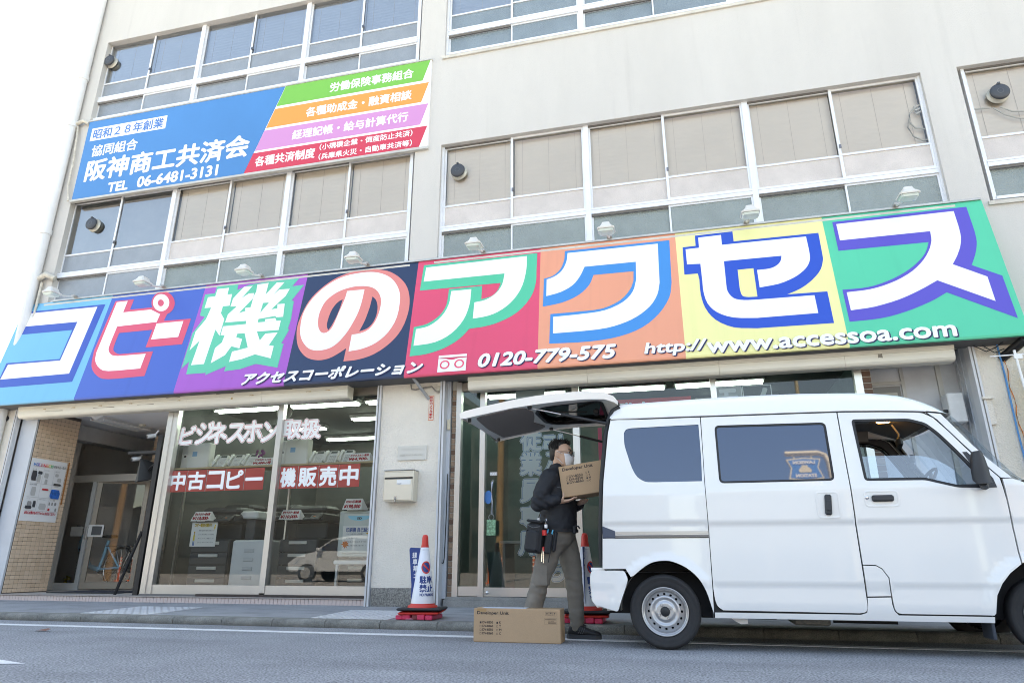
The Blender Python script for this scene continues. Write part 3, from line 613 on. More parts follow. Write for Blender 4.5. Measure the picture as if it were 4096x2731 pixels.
# storey slabs and rooms behind the windows
rm = MB()
for z0, z1 in ((4.0, 7.25), (7.6, 10.9)):
    rm.box(-10.3, 15.8, 8.54, 12.2, z0, z1)
rooms = rm.build('upper_rooms', mat('office_room', (0.34, 0.33, 0.31), 0.9, var=.3, vscale=.6), B)
cl = MB()
for bx in (-8.9, -6.7, -2.0, 0.5):
    for z in (7.1, 10.75):
        cl.box(bx - .6, bx + .6, 9.6, 9.85, z, z + .06)
cl.build('ceiling_light', mat('office_tube', (.9, .9, .85), .5, emit=(1, .97, .88), estr=2.5), B)

# ---- windows
FY = 8.372
def sx(x): return x * FY / 8.3
def sz(z): return 0.62 + (z - 0.62) * FY / 8.3
def window(x0, x1, zh, zr, zm, zb, zs, style):
    """two sliding sashes above a transom, two small sliders below"""
    x0, x1 = sx(x0), sx(x1)
    zh, zr, zm, zb, zs = map(sz, (zh, zr, zm, zb, zs))
    xm = (x0 + x1) / 2
    f = MB()
    e = 0.038
    Y0, Y1 = FY - .012, FY + .07
    f.box(x0, x0 + e, Y0, Y1, zs, zh); f.box(x1 - e, x1, Y0, Y1, zs, zh)          # jambs
    f.box(x0 + e, x1 - e, Y0, Y1, zh - .03, zh)                                     # head
    f.box(x0 + e, x1 - e, Y0 - .012, Y1, zs, zs + .04)                              # sill
    f.box(x0 + e, x1 - e, Y0 - .006, Y1, zb, zm)                                    # transom
    f.box(x0 + e, x1 - e, Y0 - .012, Y0 - .0065, zm - .028, zm - .02)
    for (a, b, Y) in ((x0 + e, xm + .012, FY + .030), (xm - .02, x1 - e, FY + .006)):   # upper sashes: the right one runs in front
        s = .026
        f.box(a, a + s, Y, Y + .022, zm, zh - .03); f.box(b - s, b, Y, Y + .022, zm, zh - .03)
        f.box(a + s, b - s, Y, Y + .022, zh - .062, zh - .03); f.box(a + s, b - s, Y, Y + .022, zm, zm + .03)
        f.box(a + s, b - s, Y - .002, Y + .020, zr - .014, zr + .014)
    f.box(xm - .022, xm + .014, FY - .002, FY + .005, zm + .01, zh - .03)
    for (a, b, Y) in ((x0 + e, xm + .012, FY + .030), (xm - .02, x1 - e, FY + .006)):
        s = .024
        f.box(a, a + s, Y, Y + .02, zs + .04, zb); f.box(b - s, b, Y, Y + .02, zs + .04, zb)
        f.box(a + s, b - s, Y, Y + .02, zb - .026, zb); f.box(a + s, b - s, Y, Y + .02, zs + .04, zs + .062)
    win = f.build('window', ALU, B)
    t = MB(); t.box(x0 + e, xm - .02, FY + .004, FY + .029, zh - .05, zh - .0305); t.build('track', ALUD, win)  # dark strip drawn for the shadow line under the window head
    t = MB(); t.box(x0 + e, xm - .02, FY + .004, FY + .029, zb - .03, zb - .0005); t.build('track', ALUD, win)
    for (a, b, Y, sd_) in ((x0 + e + .026, xm - .014, FY + .042, 0), (xm + .006, x1 - e - .026, FY + .018, 1)):
        g = MB(); g.quad((a, Y, zr), (b, Y, zr), (b, Y, zh - .06), (a, Y, zh - .06)); g.build('pane', style['top'][sd_], win)
        g = MB(); g.quad((a, Y, zm + .02), (b, Y, zm + .02), (b, Y, zr), (a, Y, zr)); g.build('pane', style['mid'][sd_], win)
        g = MB(); g.quad((a, Y, zs + .05), (b, Y, zs + .05), (b, Y, zb - .02), (a, Y, zb - .02)); g.build('pane', style['low'][sd_], win)
    lk = MB()
    lk.box(xm - .005, xm + .022, FY - .012, FY + .006, zr + .10, zr + .15); lk.box(xm + .0, xm + .012, FY - .02, FY - .012, zr + .09, zr + .13)
    lk.build('latch', mat('latch_metal', (.2, .2, .22), .4, .6), win)
    for side in (0, 1):
        bl = style['blind'][side]
        if not bl: continue
        a, b = ((x0 + .05, xm - .01), (xm + .01, x1 - .05))[side]
        bm = MB()
        n = 40
        za, zt = zm - .02, zh - (.03 if bl is True else bl)
        vs = []
        for i in range(n + 1):
            z = za + (zt - za) * i / n
            y = FY + .115 + (.0022 if i % 2 else 0)
            vs += [(a, y, z), (b, y, z)]
        bm.add(vs, [(2 * i, 2 * i + 1, 2 * i + 3, 2 * i + 2) for i in range(n)])
        for q in (.12, .5, .88):                                                    # pull cords
            xx = a + (b - a) * q
            bm.box(xx - .002, xx + .002, FY + .108, FY + .112, za, zt, 1)
        bm.build('blind', [style.get('bm', BLIND), mat('blind_cord', (.70, .62, .55), .8)], win)
    return win
ST_BL = dict(top=(GLASSW, GLASSW), mid=(WIRE, WIRE), low=(FROST, FROST), blind=(True, True))
ST_DK = dict(top=(GLASSU, GLASSU), mid=(WIREB, WIREB), low=(WIREB, WIREB), blind=(False, False))
ST_UP = dict(top=(GLASSU, GLASSU), mid=(WIREB, WIREB), low=(WIREB, WIREB), blind=(True, True), bm=BLIND_SKY)
ST_UR = dict(top=(GLASSU, FROSTB), mid=(FROSTB, FROSTB), low=(FROSTB, FROSTB), blind=(True, False), bm=BLIND_SKY)
G2 = (6.70, 5.65, 5.30, 5.215, 4.76)
G3 = (10.17, 9.215, 8.885, 8.78, 8.385)
XA = (-10.10, -7.95, -5.78, -3.635)
XB = (-3.165, -0.965, 1.24, 3.435)
window(XA[0], XA[1], *G2, ST_DK); window(XA[1], XA[2], *G2, ST_BL); window(XA[2], XA[3], *G2, ST_BL)
for i in range(3): window(XB[i], XB[i + 1], *G2, ST_BL)
window(3.90, 6.10, *G2, ST_BL)
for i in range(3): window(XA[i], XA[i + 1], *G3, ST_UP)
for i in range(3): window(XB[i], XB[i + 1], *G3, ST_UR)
# sills and weathered head lines
for a, b in BAYS:
    for z0, z1 in (W2, W3):
        m = MB()
        m.box(a - .03, b + .03, YF - .03, YF + .1, z0 - .045, z0 + .004)
        m.build('sill', TRIM, B)
# dark glazing panels that close the bays not in view
m = MB()
m.quad((6.15, 8.42, 4.74), (10.5, 8.42, 4.74), (10.5, 8.42, 6.72), (6.15, 8.42, 6.72)); m.quad((3.87, 8.42, 8.37), (10.5, 8.42, 8.37), (10.5, 8.42, 10.19), (3.87, 8.42, 10.19))
m.build('glazing', FROSTB, B)
# down pipe with brackets on the left corner
dp = MB()
dp.cyl((-10.43, YF - .085, 0.1), (-10.43, YF - .085, 13.6), .075, n=16)
dpo = dp.build('downpipe', mat('pipe_white', (.70, .70, .69), .5, var=.05, vscale=2), B)
for z in (6.05, 8.25, 9.3):
    c = MB(); c.cyl((-10.43, YF - .085, z), (-10.43, YF - .085, z + .09), .088, n=16)
    c.build('pipe_collar', mat('pipe_white', (.7, .7, .69)), dpo)
HOSE = mat('hose_tape', (.60, .56, .48), .8, var=.3, vscale=14, bump=.5, bscale=60)
for pts_, r_ in (([(-10.33, YF - .05, 8.28), (-10.29, YF - .06, 8.1), (-10.25, YF - .05, 7.6), (-10.23, YF - .05, 7.0), (-10.15, YF - .05, 6.7)], .018), ([(-10.36, YF - .06, 8.33), (-10.2, YF - .07, 8.36), (-10.1, YF - .04, 8.31)], .035),
                 ([(-10.36, YF - .06, 5.22), (-10.2, YF - .09, 5.27), (-10.06, YF - .03, 5.2)], .05), ([(-10.30, YF - .05, 5.15), (-10.30, YF - .05, 3.0)], .02)):
    hp = MB(); hp.tube(pts_, r_); hp.build('drain_hose', HOSE, B)

# ---- round ventilation caps in the window panes
VD = mat('vent_cap_grey', (.045, .05, .06), .45); VB = mat('vent_collar', (.55, .53, .46), .5, .3)
for (x, z, lab) in ((-9.98, 9.78, 'round dark vent cap in the corner pane of the topmost window row'), (-9.55, 6.22, 'round dark vent cap in the corner pane left of the beige blinds'),
                    (-2.90, 6.25, 'round dark vent cap in the blind covered pane right of the cream pillar'), (4.26, 6.28, 'round dark vent cap in the window at the right edge')):
    x *= 8.36 / 8.3
    t = thing('vent_cap', (x, FY, z - .12), lab, 'vent', 'round vent caps in window panes')
    c = MB(); c.lathe([(0.001, .085), (.085, .085), (.108, .075), (.112, .055), (.108, .05)], (x, FY + .02, z), (0, -1, 0), 28); c.build('cap', VD, t)
    c = MB(); c.lathe([(.108, .05), (.098, .045), (.098, 0), (.125, -.005), (.125, -.012), (.0, -.012)], (x, FY + .02, z), (0, -1, 0), 28); c.build('collar', VB, t)
    c = MB(); c.lathe([(.03, .0855), (.034, .088), (.038, .0855)], (x, FY + .02, z), (0, -1, 0), 24); c.build('ring', mat('vent_ring', (.09, .095, .105), .5), t)
    c = MB(); c.box(x - .014, x + .014, FY - .07, FY - .02, z + .1, z + .125); c.build('tab', mat('vent_ring', (.09, .095, .105)), t)

# ---- cables taped inside the panes at the right
CAB = mat('cable_cream', (.72, .69, .60), .6)
t = thing('window_cable', (3.3, 8.42, 5.8), 'loops of cream cable behind the corner pane of the wide window', 'cable', 'cables behind window panes')
for k_, pts_ in enumerate(([(3.48, 8.425, 6.32), (3.36, 8.425, 6.30), (3.27, 8.425, 6.20), (3.24, 8.425, 6.08), (3.30, 8.425, 5.98), (3.42, 8.425, 5.94), (3.48, 8.425, 5.96)], [(3.27, 8.43, 6.15), (3.22, 8.43, 6.0), (3.26, 8.43, 5.86), (3.36, 8.43, 5.78), (3.46, 8.43, 5.80)])):
    c = MB(); c.tube(pts_, .011, 6); c.build('cable', CAB, t)
for z_ in (6.24, 6.29, 6.34):
    c = MB(); c.tube([(3.34, 8.43, z_ - .05), (3.48, 8.43, z_)], .016, 6); c.build('wrapped_pipe', mat('pipe_wrap', (.78, .77, .72), .7), t)
t = thing('window_cable', (4.3, 8.42, 5.8), 'thin cream cables behind the pane with the vent at the right edge', 'cable', 'cables behind window panes')
for pts_ in ([(4.30, 8.43, 6.12), (4.42, 8.43, 6.03), (4.6, 8.43, 6.0), (4.75, 8.43, 6.02)], [(4.22, 8.43, 6.12), (4.33, 8.43, 6.0), (4.45, 8.43, 5.93), (4.56, 8.43, 5.90), (4.6, 8.43, 5.82), (4.52, 8.43, 5.72)], [(3.98, 8.43, 6.14), (4.2, 8.43, 6.13)]):
    c = MB(); c.tube(pts_, .010, 6); c.build('cable', CAB, t)

# ------------------------------------------------------------------ upper sign (co-operative)
S2 = thing('signboard', (-6.76, 8.26, 6.71), 'long blue signboard with green, orange, pink and red stripes between two window rows', 'sign')
F2 = front(8.255)
DK = lambda c, k=.82: tuple(v * k for v in c)
BLUE2 = mat('sign_blue', DK(lin(62, 140, 205)), .45, var=.06, vscale=.8); SWHITE = mat('sign_white', (.86, .86, .87), .45, var=.02)
GRN2 = mat('sign_green', DK(lin(120, 200, 80)), .45); ORG2 = mat('sign_orange', DK(lin(253, 165, 75)), .45); PNK2 = mat('sign_pink', DK(lin(222, 150, 208)), .45); RED2 = mat('sign_red', DK(lin(226, 62, 88)), .45)
m = MB(); m.box(-10.09, -3.40, 8.262, 8.31, 6.705, 8.335)
base2 = m.build('board', SWHITE, S2)
m = MB(); m.box(-10.12, -3.39, 8.25, 8.31, 8.336, 8.362); m.box(-10.12, -3.39, 8.245, 8.31, 6.665, 6.704)
m.build('frame', mat('sign_frame', (.55, .53, .49), .5, .2, var=.15, vscale=6), S2)
def para(pts, name, mt, d=.004):
    m = MB(); m.plate(pts, lambda u, v, t: (u, 8.262 - d + t, v), d)
    return m.build(name, mt, S2)
pb = para([(-10.085, 6.715), (-6.62, 6.715), (-6.045, 8.33), (-10.085, 8.33)], 'blue_panel', BLUE2)
pg = para([(-6.035, 8.33), (-3.415, 8.33), (-3.535, 7.955), (-6.165, 7.955)], 'green_panel', GRN2)
po = para([(-6.185, 7.90), (-3.425, 7.90), (-3.54, 7.545), (-6.31, 7.545)], 'orange_panel', ORG2)
pp = para([(-6.335, 7.495), (-3.42, 7.495), (-3.54, 7.125), (-6.465, 7.125)], 'pink_panel', PNK2)
pr = para([(-6.49, 7.08), (-3.42, 7.08), (-3.54, 6.72), (-6.62, 6.72)], 'red_panel', RED2)
m = MB(); m.box(-9.985, -8.37, 8.2565, 8.258, 7.90, 8.17); m.build('title_box', SWHITE, pb)
BL2 = mat('sign_letter_blue', lin(60, 120, 190), .5)
m = MB(); put_text(m, '昭和２８年創業', -9.93, -8.43, 7.935, 8.135, front(8.2555), 0, .004); m.build('lettering', BL2, pb)
FB = front(8.2575)
for s_, a_, b_, c_, d_, e_ in (('協同組合', -9.88, -8.90, 7.555, 7.785, .007), ('阪神商工共済会', -9.90, -6.60, 7.05, 7.47, .015), ('TEL', -9.34, -8.93, 6.76, 6.935, .010), ('06-6481-3131', -8.73, -7.14, 6.765, 6.965, .011)):
    m = MB(); put_text(m, s_, a_, b_, c_, d_, FB, 0, e_); m.build('lettering', SWHITE, pb)
for par, s, a, b, c, d, bo in ((pg, '労働保険事務組合', -5.18, -3.70, 8.045, 8.225, .006), (po, '各種助成金・融資相談', -5.58, -3.71, 7.63, 7.81, .006), (pp, '経理記帳・給与計算代行', -5.79, -3.75, 7.225, 7.40, .006), (pr, '各種共済制度', -6.43, -5.34, 6.815, 7.0, .006)):
    m = MB(); put_text(m, s, a, b, c, d, FB, 0, bo); m.build('lettering', SWHITE, par)
for s_, z_ in (('（小規模企業・倒産防止共済）', 6.935), ('（兵庫県火災・自動車共済等）', 6.755)):
    m = MB(); put_text(m, s_, -5.26, -3.66, z_, z_ + .115, FB, 0, .003); m.build('lettering', SWHITE, pr)

# ------------------------------------------------------------------ the big shop sign, leaning outwards at its foot
SL, ZT, YT = 0.18, 4.77, 8.28
SIGN = thing('shop_sign', (-3.4, 8.1, 2.93), 'long rainbow coloured shop sign leaning out over the pavement, eight giant characters', 'sign')
ang = math.atan(SL)
def SF(u, v, d=0.0):
    return (u, YT - SL * (ZT - v) - d * math.cos(ang), v - d * math.sin(ang) * 0)
ZB = 2.945
DIV = [-10.56, -8.79, -7.03, -5.245, -3.46, -1.65, 0.17, 1.98, 3.77]
KEY = ['ko', 'pi', 'ki', 'no', 'a', 'ku', 'se', 'su']
PCOL = [lin(112, 198, 238), lin(66, 108, 206), lin(186, 96, 208), lin(38, 62, 100), lin(248, 84, 120), lin(250, 166, 132), lin(238, 232, 162), lin(64, 216, 172)]
SCOL = [lin(48, 92, 196), lin(248, 92, 122), lin(88, 214, 176), lin(252, 146, 138), lin(66, 212, 168), lin(48, 152, 228), lin(14, 86, 208), lin(96, 86, 206)]
panels = []
TOPX = lambda x: x
for i in range(8):
    m = MB()
    a, b = DIV[i], DIV[i + 1]
    ring = []
    P = [(ZT - .0, 0), (ZB + .05, 0), (ZB + .012, .012 * 0 - .01), (ZB, -.04), (ZB, -.30)]
    # face, soft lower edge and soffit return
    prof = [(YT, ZT), (YT - SL * (ZT - ZB - .03), ZB + .03), (YT - SL * (ZT - ZB) + .012, ZB + .006), (YT - SL * (ZT - ZB) + .04, ZB), (YT + .02, ZB)]
    n = 6
    for q in range(len(prof) - 1):
        (y0, z0), (y1, z1) = prof[q], prof[q + 1]
        m.add([(a, y0, z0), (b, y0, z0), (b, y1, z1), (a, y1, z1)], [(0, 1, 2, 3)], 1 if q == 3 else 0)
    if i == 0 or i == 7:
        xx = a if i == 0 else b
        m.add([(xx, *p) for p in prof] + [(xx, YT + .02, ZT)], [tuple(range(len(prof) + 1))], 0)
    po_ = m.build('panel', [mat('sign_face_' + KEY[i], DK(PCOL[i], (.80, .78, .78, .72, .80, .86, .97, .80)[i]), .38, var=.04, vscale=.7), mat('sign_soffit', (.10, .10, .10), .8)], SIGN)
    panels.append(po_)
    add_scuffs(MATS['sign_face_' + KEY[i]], .07, (5, 1, .3), 1.6, .55, .8)
    sh = MB(); wh = MB()
    for kx, (c, o_, h_) in enumerate(SIGN_LETTERS[KEY[i]]):
        t = sh if c == 'shadow' else wh
        off = .0015 + .0006 * kx
        t.fill(o_, h_, lambda u, v, off=off: SF(u, v, off))
    sh.build('letter_shadow', mat('letter_' + KEY[i], DK(SCOL[i], .78), .38), po_)
    wh.build('letter', VINYL, po_)
# small print along the foot of the sign
NAVY = mat('print_navy', lin(40, 40, 80), .5)
def sign_print(par, s, a, b, c, d, bo, shear=.35):
    m = MB(); put_text(m, s, a + .014, b + .014, c - .012, d - .012, SF, 0, bo, shear, .006); m.build('letter_shadow', NAVY, par)
    m = MB(); put_text(m, s, a, b, c, d, SF, 0, bo, shear, .009); m.build('lettering', VINYL, par)
sign_print(panels[3], 'アクセスコーポレーション', -5.93, -3.24, 3.0, 3.175, .010, .30)
sign_print(panels[5], '0120-779-575', -2.45, -.70, 3.022, 3.20, .011, .25)
sign_print(panels[6], 'http://', -.32, .38, 3.0, 3.185, .008, .22)
sign_print(panels[7], 'www.accessoa.com', .42, 3.07, 2.995, 3.125, .009, .08)
lg = MB()
lg.fill([(-2.99, 3.19), (-2.60, 3.19), (-2.60, 3.225), (-2.99, 3.225)], [], lambda u, v: SF(u, v, .008))
lg.fill([(-2.99, 2.985), (-2.60, 2.985), (-2.60, 3.175), (-2.72, 3.17), (-2.80, 3.15), (-2.88, 3.17), (-2.99, 3.18)], [], lambda u, v: SF(u, v, .008))
lg.build('telephone_mark', VINYL, panels[4])
lg = MB()
for cx in (-2.895, -2.695):
    n = 20
    pts = [(cx + .068 * math.cos(2 * math.pi * k / n), 3.088 + .062 * math.sin(2 * math.pi * k / n)) for k in range(n)]
    inn = [(cx + .047 * math.cos(2 * math.pi * k / n), 3.088 + .043 * math.sin(2 * math.pi * k / n)) for k in range(n)]
    lg.fill(pts, [inn], lambda u, v: SF(u, v, .011))
lg.build('telephone_rings', mat('ring_pink', lin(235, 80, 110), .45), panels[4])
# metal capping along the top
m = MB(); m.box(-10.0, 3.76, YT - .02, 8.31, ZT + .002, ZT + .028)
m.build('capping', mat('sign_cap', (.50, .48, .45), .4, .5, var=.2, vscale=5), SIGN)
# struts back to the wall
m = MB(); m.cyl((3.74, 8.02, 2.92), (3.60, 8.30, 2.80), .05); m.build('end_strut', BLACKM, SIGN)
m = MB(); m.cyl((-10.50, 8.02, 2.92), (-10.40, 8.30, 2.80), .05); m.build('end_strut', BLACKM, SIGN)
m = MB(); m.cyl((-3.36, 8.05, 2.96), (-3.22, 8.29, 2.72), .022)
m.build('strut', mat('galvanised', (.42, .43, .45), .5, .6, var=.2, vscale=20), SIGN)

# ---- eight swan neck lamps on the sign's top edge
LAMPW = mat('lamp_white', (.66, .64, .60), .45, var=.04, vscale=8); LGLASS = mat('lamp_glass', (.55, .63, .58), .12, 0, .6)
lampx = [-9.53, -7.81, -6.03, -4.265, -2.48, -.694, 1.078, 2.838]
lwhere = ['at the far left end, above the pale blue panel', 'above the royal blue panel', 'above the purple panel', 'above the navy panel', 'above the crimson panel', 'above the salmon panel', 'above the yellow panel', 'at the right end, above the green panel']
for i, x in enumerate(lampx):
    t = thing('sign_lamp', (x, 8.22, ZT + .03), 'white floodlight on bent arm ' + lwhere[i], 'lamp', 'floodlights along the big sign')
    m = MB(); m.tube([(x, 8.23, ZT + .03), (x, 8.15, ZT + .005), (x, 8.03, ZT - .03), (x, 7.92, ZT - .06)], .016, 8); m.build('arm', LAMPW, t)
    m = MB(); m.bbox(x - .035, x + .035, 8.20, 8.28, ZT + .028, ZT + .06, .006); m.build('base_plate', mat('lamp_base', (.4, .38, .36), .5, .4), t)
    zc = ZT - .075
    def ring(hw, y0, y1, z, b):
        return [(x - hw + b, y0, z), (x + hw - b, y0, z), (x + hw, y0 + b, z), (x + hw, y1 - b, z), (x + hw - b, y1, z), (x - hw + b, y1, z), (x - hw, y1 - b, z), (x - hw, y0 + b, z)]
    m = MB()
    m.loft([ring(.108, 7.74, 7.93, zc, .02), ring(.111, 7.735, 7.935, zc + .018, .02), ring(.104, 7.74, 7.93, zc + .025, .02), ring(.074, 7.75, 7.925, zc + .045, .02), ring(.055, 7.765, 7.92, zc + .075, .016), ring(.048, 7.775, 7.915, zc + .102, .012)], sm=False)
    m.build('housing', LAMPW, t)
    m = MB(); m.loft([ring(.100, 7.75, 7.92, zc - .003, .02), ring(.09, 7.76, 7.91, zc - .03, .02), ring(.06, 7.79, 7.88, zc - .042, .02)], sm=False)
    m.build('lens', LGLASS, t)
    m = MB()
    for q in range(5):
        m.box(x - .03 + q * .012, x - .024 + q * .012, 7.79, 7.90, zc + .1025, zc + .110)
    m.build('cooling_fins', LAMPW, t)
# ------------------------------------------------------------------ ground floor: rooms
def struct(name, mb, m): return mb.build(name, m, kind='structure')
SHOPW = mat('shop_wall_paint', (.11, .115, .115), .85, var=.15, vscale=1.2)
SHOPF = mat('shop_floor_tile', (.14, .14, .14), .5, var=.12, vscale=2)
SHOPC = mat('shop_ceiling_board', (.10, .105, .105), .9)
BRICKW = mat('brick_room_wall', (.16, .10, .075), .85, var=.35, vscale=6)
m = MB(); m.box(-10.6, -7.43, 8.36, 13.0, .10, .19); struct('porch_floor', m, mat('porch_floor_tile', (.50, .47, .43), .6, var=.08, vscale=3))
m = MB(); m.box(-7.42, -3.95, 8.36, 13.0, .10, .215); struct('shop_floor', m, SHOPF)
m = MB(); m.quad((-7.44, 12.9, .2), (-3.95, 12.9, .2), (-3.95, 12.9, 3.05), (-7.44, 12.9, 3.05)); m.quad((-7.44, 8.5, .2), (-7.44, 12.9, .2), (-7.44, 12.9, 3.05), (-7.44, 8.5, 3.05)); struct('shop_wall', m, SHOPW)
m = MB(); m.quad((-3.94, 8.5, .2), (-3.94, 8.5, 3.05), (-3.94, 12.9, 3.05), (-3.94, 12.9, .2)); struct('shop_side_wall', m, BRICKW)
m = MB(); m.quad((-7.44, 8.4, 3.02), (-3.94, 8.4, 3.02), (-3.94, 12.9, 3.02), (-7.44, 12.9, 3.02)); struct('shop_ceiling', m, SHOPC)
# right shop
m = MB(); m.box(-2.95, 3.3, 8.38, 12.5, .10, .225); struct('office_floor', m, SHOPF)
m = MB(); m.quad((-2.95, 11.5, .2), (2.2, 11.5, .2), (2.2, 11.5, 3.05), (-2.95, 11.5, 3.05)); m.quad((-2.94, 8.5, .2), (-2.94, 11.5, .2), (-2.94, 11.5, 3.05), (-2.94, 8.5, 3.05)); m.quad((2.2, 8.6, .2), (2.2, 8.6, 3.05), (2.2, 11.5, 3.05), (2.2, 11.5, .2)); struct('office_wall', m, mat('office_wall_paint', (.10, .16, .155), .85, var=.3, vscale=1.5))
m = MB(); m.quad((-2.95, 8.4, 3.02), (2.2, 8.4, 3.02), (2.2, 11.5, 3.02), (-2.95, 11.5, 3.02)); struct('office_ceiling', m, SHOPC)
# porch and lobby
PCEIL = mat('porch_ceiling_board', (.84, .85, .87), .8, var=.06, vscale=1)
m = MB(); m.quad((-10.6, 8.40, 2.95), (-7.46, 8.40, 2.95), (-7.46, 13, 2.95), (-10.6, 13, 2.95)); struct('porch_ceiling', m, PCEIL)
m = MB(); m.quad((-10.55, 9.2, .19), (-10.55, 13, .19), (-10.55, 13, 2.95), (-10.55, 9.2, 2.95)); m.quad((-12, 13, .19), (-7.4, 13, .19), (-7.4, 13, 2.95), (-12, 13, 2.95)); struct('lobby_wall', m, mat('lobby_wall_grey', (.42, .42, .40), .8, var=.3, vscale=2))
m = MB(); m.box(-10.5, -10.22, 9.17, 12.9, 2.68, 2.94); struct('porch_beam', m, mat('porch_beam_grey', (.52, .52, .52), .85, var=.1))
m = MB(); m.quad((-7.46, 8.5, .19), (-7.46, 8.5, 2.95), (-7.46, 13, 2.95), (-7.46, 13, .19)); struct('porch_side_wall', m, mat('porch_side_grey', (.45, .45, .43), .8))

# ---- tiled front of the shop's step
PT = mat('step_tile_pink', (.60, .49, .46), .5, var=.06, vscale=4); GROUT = mat('grout_grey', (.22, .19, .18), .9)
GROUND = thing('shop_step', (-7.0, 8.35, .1), 'low pink tiled step running along the copier shop and entrance', 'step')
m = MB(); m.box(-10.3, -3.93, 8.345, 8.42, .08, .176); m.build('bed', GROUT, GROUND)
m = MB(); m.box(-10.3, -3.93, 8.325, 8.45, .178, .192); m.build('edging', mat('step_edge', (.34, .30, .28), .6, var=.2, vscale=6), GROUND)
tm = MB(); tm.bbox(0, .052, 8.337, 8.35, .098, .174, .003)
TM = tm.mesh('tile', PT)
n = 0
x = -10.29
while x < -3.99:
    piece('tile', TM, GROUND, (x, 0, random.uniform(-.0008, .0008)))
    x += .0562
# ---- tiled pier beside the entrance: each tile a piece
TP = thing('tiled_pier', (-9.9, 8.8, .19), 'tan tiled wall of the porch carrying a poster', 'wall')
m = MB(); m.box(-10.2, -9.858, 8.40, 9.16, .19, 2.95); m.build('bed', mat('tile_grout_dark', (.13, .10, .08), .9), TP)
TT = [mat('tan_tile_a', (.70, .52, .38), .35, var=.05), mat('tan_tile_b', (.65, .475, .34), .35, var=.05), mat('tan_tile_c', (.73, .55, .41), .35, var=.05)]
tms = []
for t in TT:
    q = MB(); q.bbox(-9.86, -9.85, .0025, .0725, .002, .0595, .003); tms.append(q.mesh('tile', t))
rest = MB()
cnt = 0
for r in range(45):
    for c in range(10):
        y = 8.405 + c * .075; z = .2 + r * .0613
        if z + .06 > 2.945: continue
        hid = 1.27 < z < 2.12 and 8.43 < y < 8.97
        if not hid and cnt < 300:
            o = piece('tile', tms[random.choice((0, 0, 1, 2))], TP, (0, y, z)); cnt += 1
        else:
            rest.bbox(-9.86, -9.85, y + .0025, y + .0725, z + .002, z + .0595, .003)
rest.build('tile_field', TT[0], TP, kind='stuff')
# second bit of tiled wall at the back of the porch
m = MB(); m.box(-9.6, -7.47, 10.6, 10.8, .19, 2.9)
BT = thing('rear_tiled_wall', (-8.6, 10.6, .19), 'narrow strip of tan tiled wall right of the open entrance door', 'wall')
m.build('bed', mat('tile_grout_dark', (.13, .10, .08)), BT)
rest = MB()
for r in range(44):
    for c in range(28):
        rest.box(-9.6 + c * .075 + .003, -9.6 + c * .075 + .072, 10.59, 10.602, .2 + r * .0613 + .003, .2 + r * .0613 + .0583)
rest.build('tile_field', TT[0], BT, kind='stuff')
# ---- poster on the pier
PO = thing('poster', (-9.82, 8.72, 1.23), 'white product poster with small pictures taped to the tan tiles', 'poster')
def PF(u, v, d=0.0): return (-9.838 + d, 8.40 + u * .645, 1.235 + v * .955)   # u to the back, v up
m = MB()
n = 12
vs = []
for i in range(n + 1):
    for j in range(n + 1):
        u, v = i / n, j / n
        bulge = .006 * math.sin(u * 3.1) + .004 * noise.noise(Vector((u * 4, v * 4, 3)))
        vs.append(PF(u, v, bulge - .004))
m.add(vs, [(i * (n + 1) + j, (i + 1) * (n + 1) + j, (i + 1) * (n + 1) + j + 1, i * (n + 1) + j + 1) for i in range(n) for j in range(n)], 0, True)
sheet = m.build('sheet', mat('poster_paper', (.78, .79, .81), .45), PO)
PD = .012
cols = [(66, 140, 205), (60, 100, 200), (170, 90, 200), (190, 60, 60), (240, 80, 100), (250, 150, 110), (230, 220, 120), (70, 190, 120)]
for i, ch in enumerate('コピ機のアクセス'):
    a = .06 + i * .068
    q = MB(); q.fill([(a, .875), (a + .062, .875), (a + .062, .925), (a, .925)], [], lambda u, v: PF(u, v, PD)); q.build('title_tile', mat('poster_c%d' % i, lin(*cols[i]), .5), sheet)
    q = MB(); put_text(q, ch, a + .008, a + .054, .88, .92, PF, 0, d=PD + .002, bold=.003); q.build('lettering', VINYL, sheet)
BK = mat('print_black', (.025, .025, .03), .6)
q = MB(); put_text(q, '取扱商品一覧表', .62, .96, .878, .922, PF, 0, d=PD); q.build('lettering', BK, sheet)
q = MB(); put_text(q, '会社に必要なものアクセスにお任せください', .08, .93, .11, .155, PF, 0, d=PD, bold=.002); q.build('lettering', mat('print_red', lin(200, 45, 60), .6), sheet)
GL = mat('print_grey', (.18, .18, .2), .6)
for r, (s, a, b, z0, z1) in enumerate((('コピー機', .06, .16, .81, .835), ('ビジネスホン', .38, .53, .81, .835), ('防犯カメラ', .69, .82, .81, .835), ('輪転機（印刷機）', .06, .26, .565, .59), ('サーマルカメラ', .69, .86, .565, .59), ('パソコン', .06, .16, .34, .365), ('大判プリンター', .38, .6, .34, .365), ('オフィス家具', .69, .84, .34, .365))):
    q = MB(); put_text(q, s, a, b, z0, z1, PF, 0, d=PD); q.build('lettering', GL, sheet)
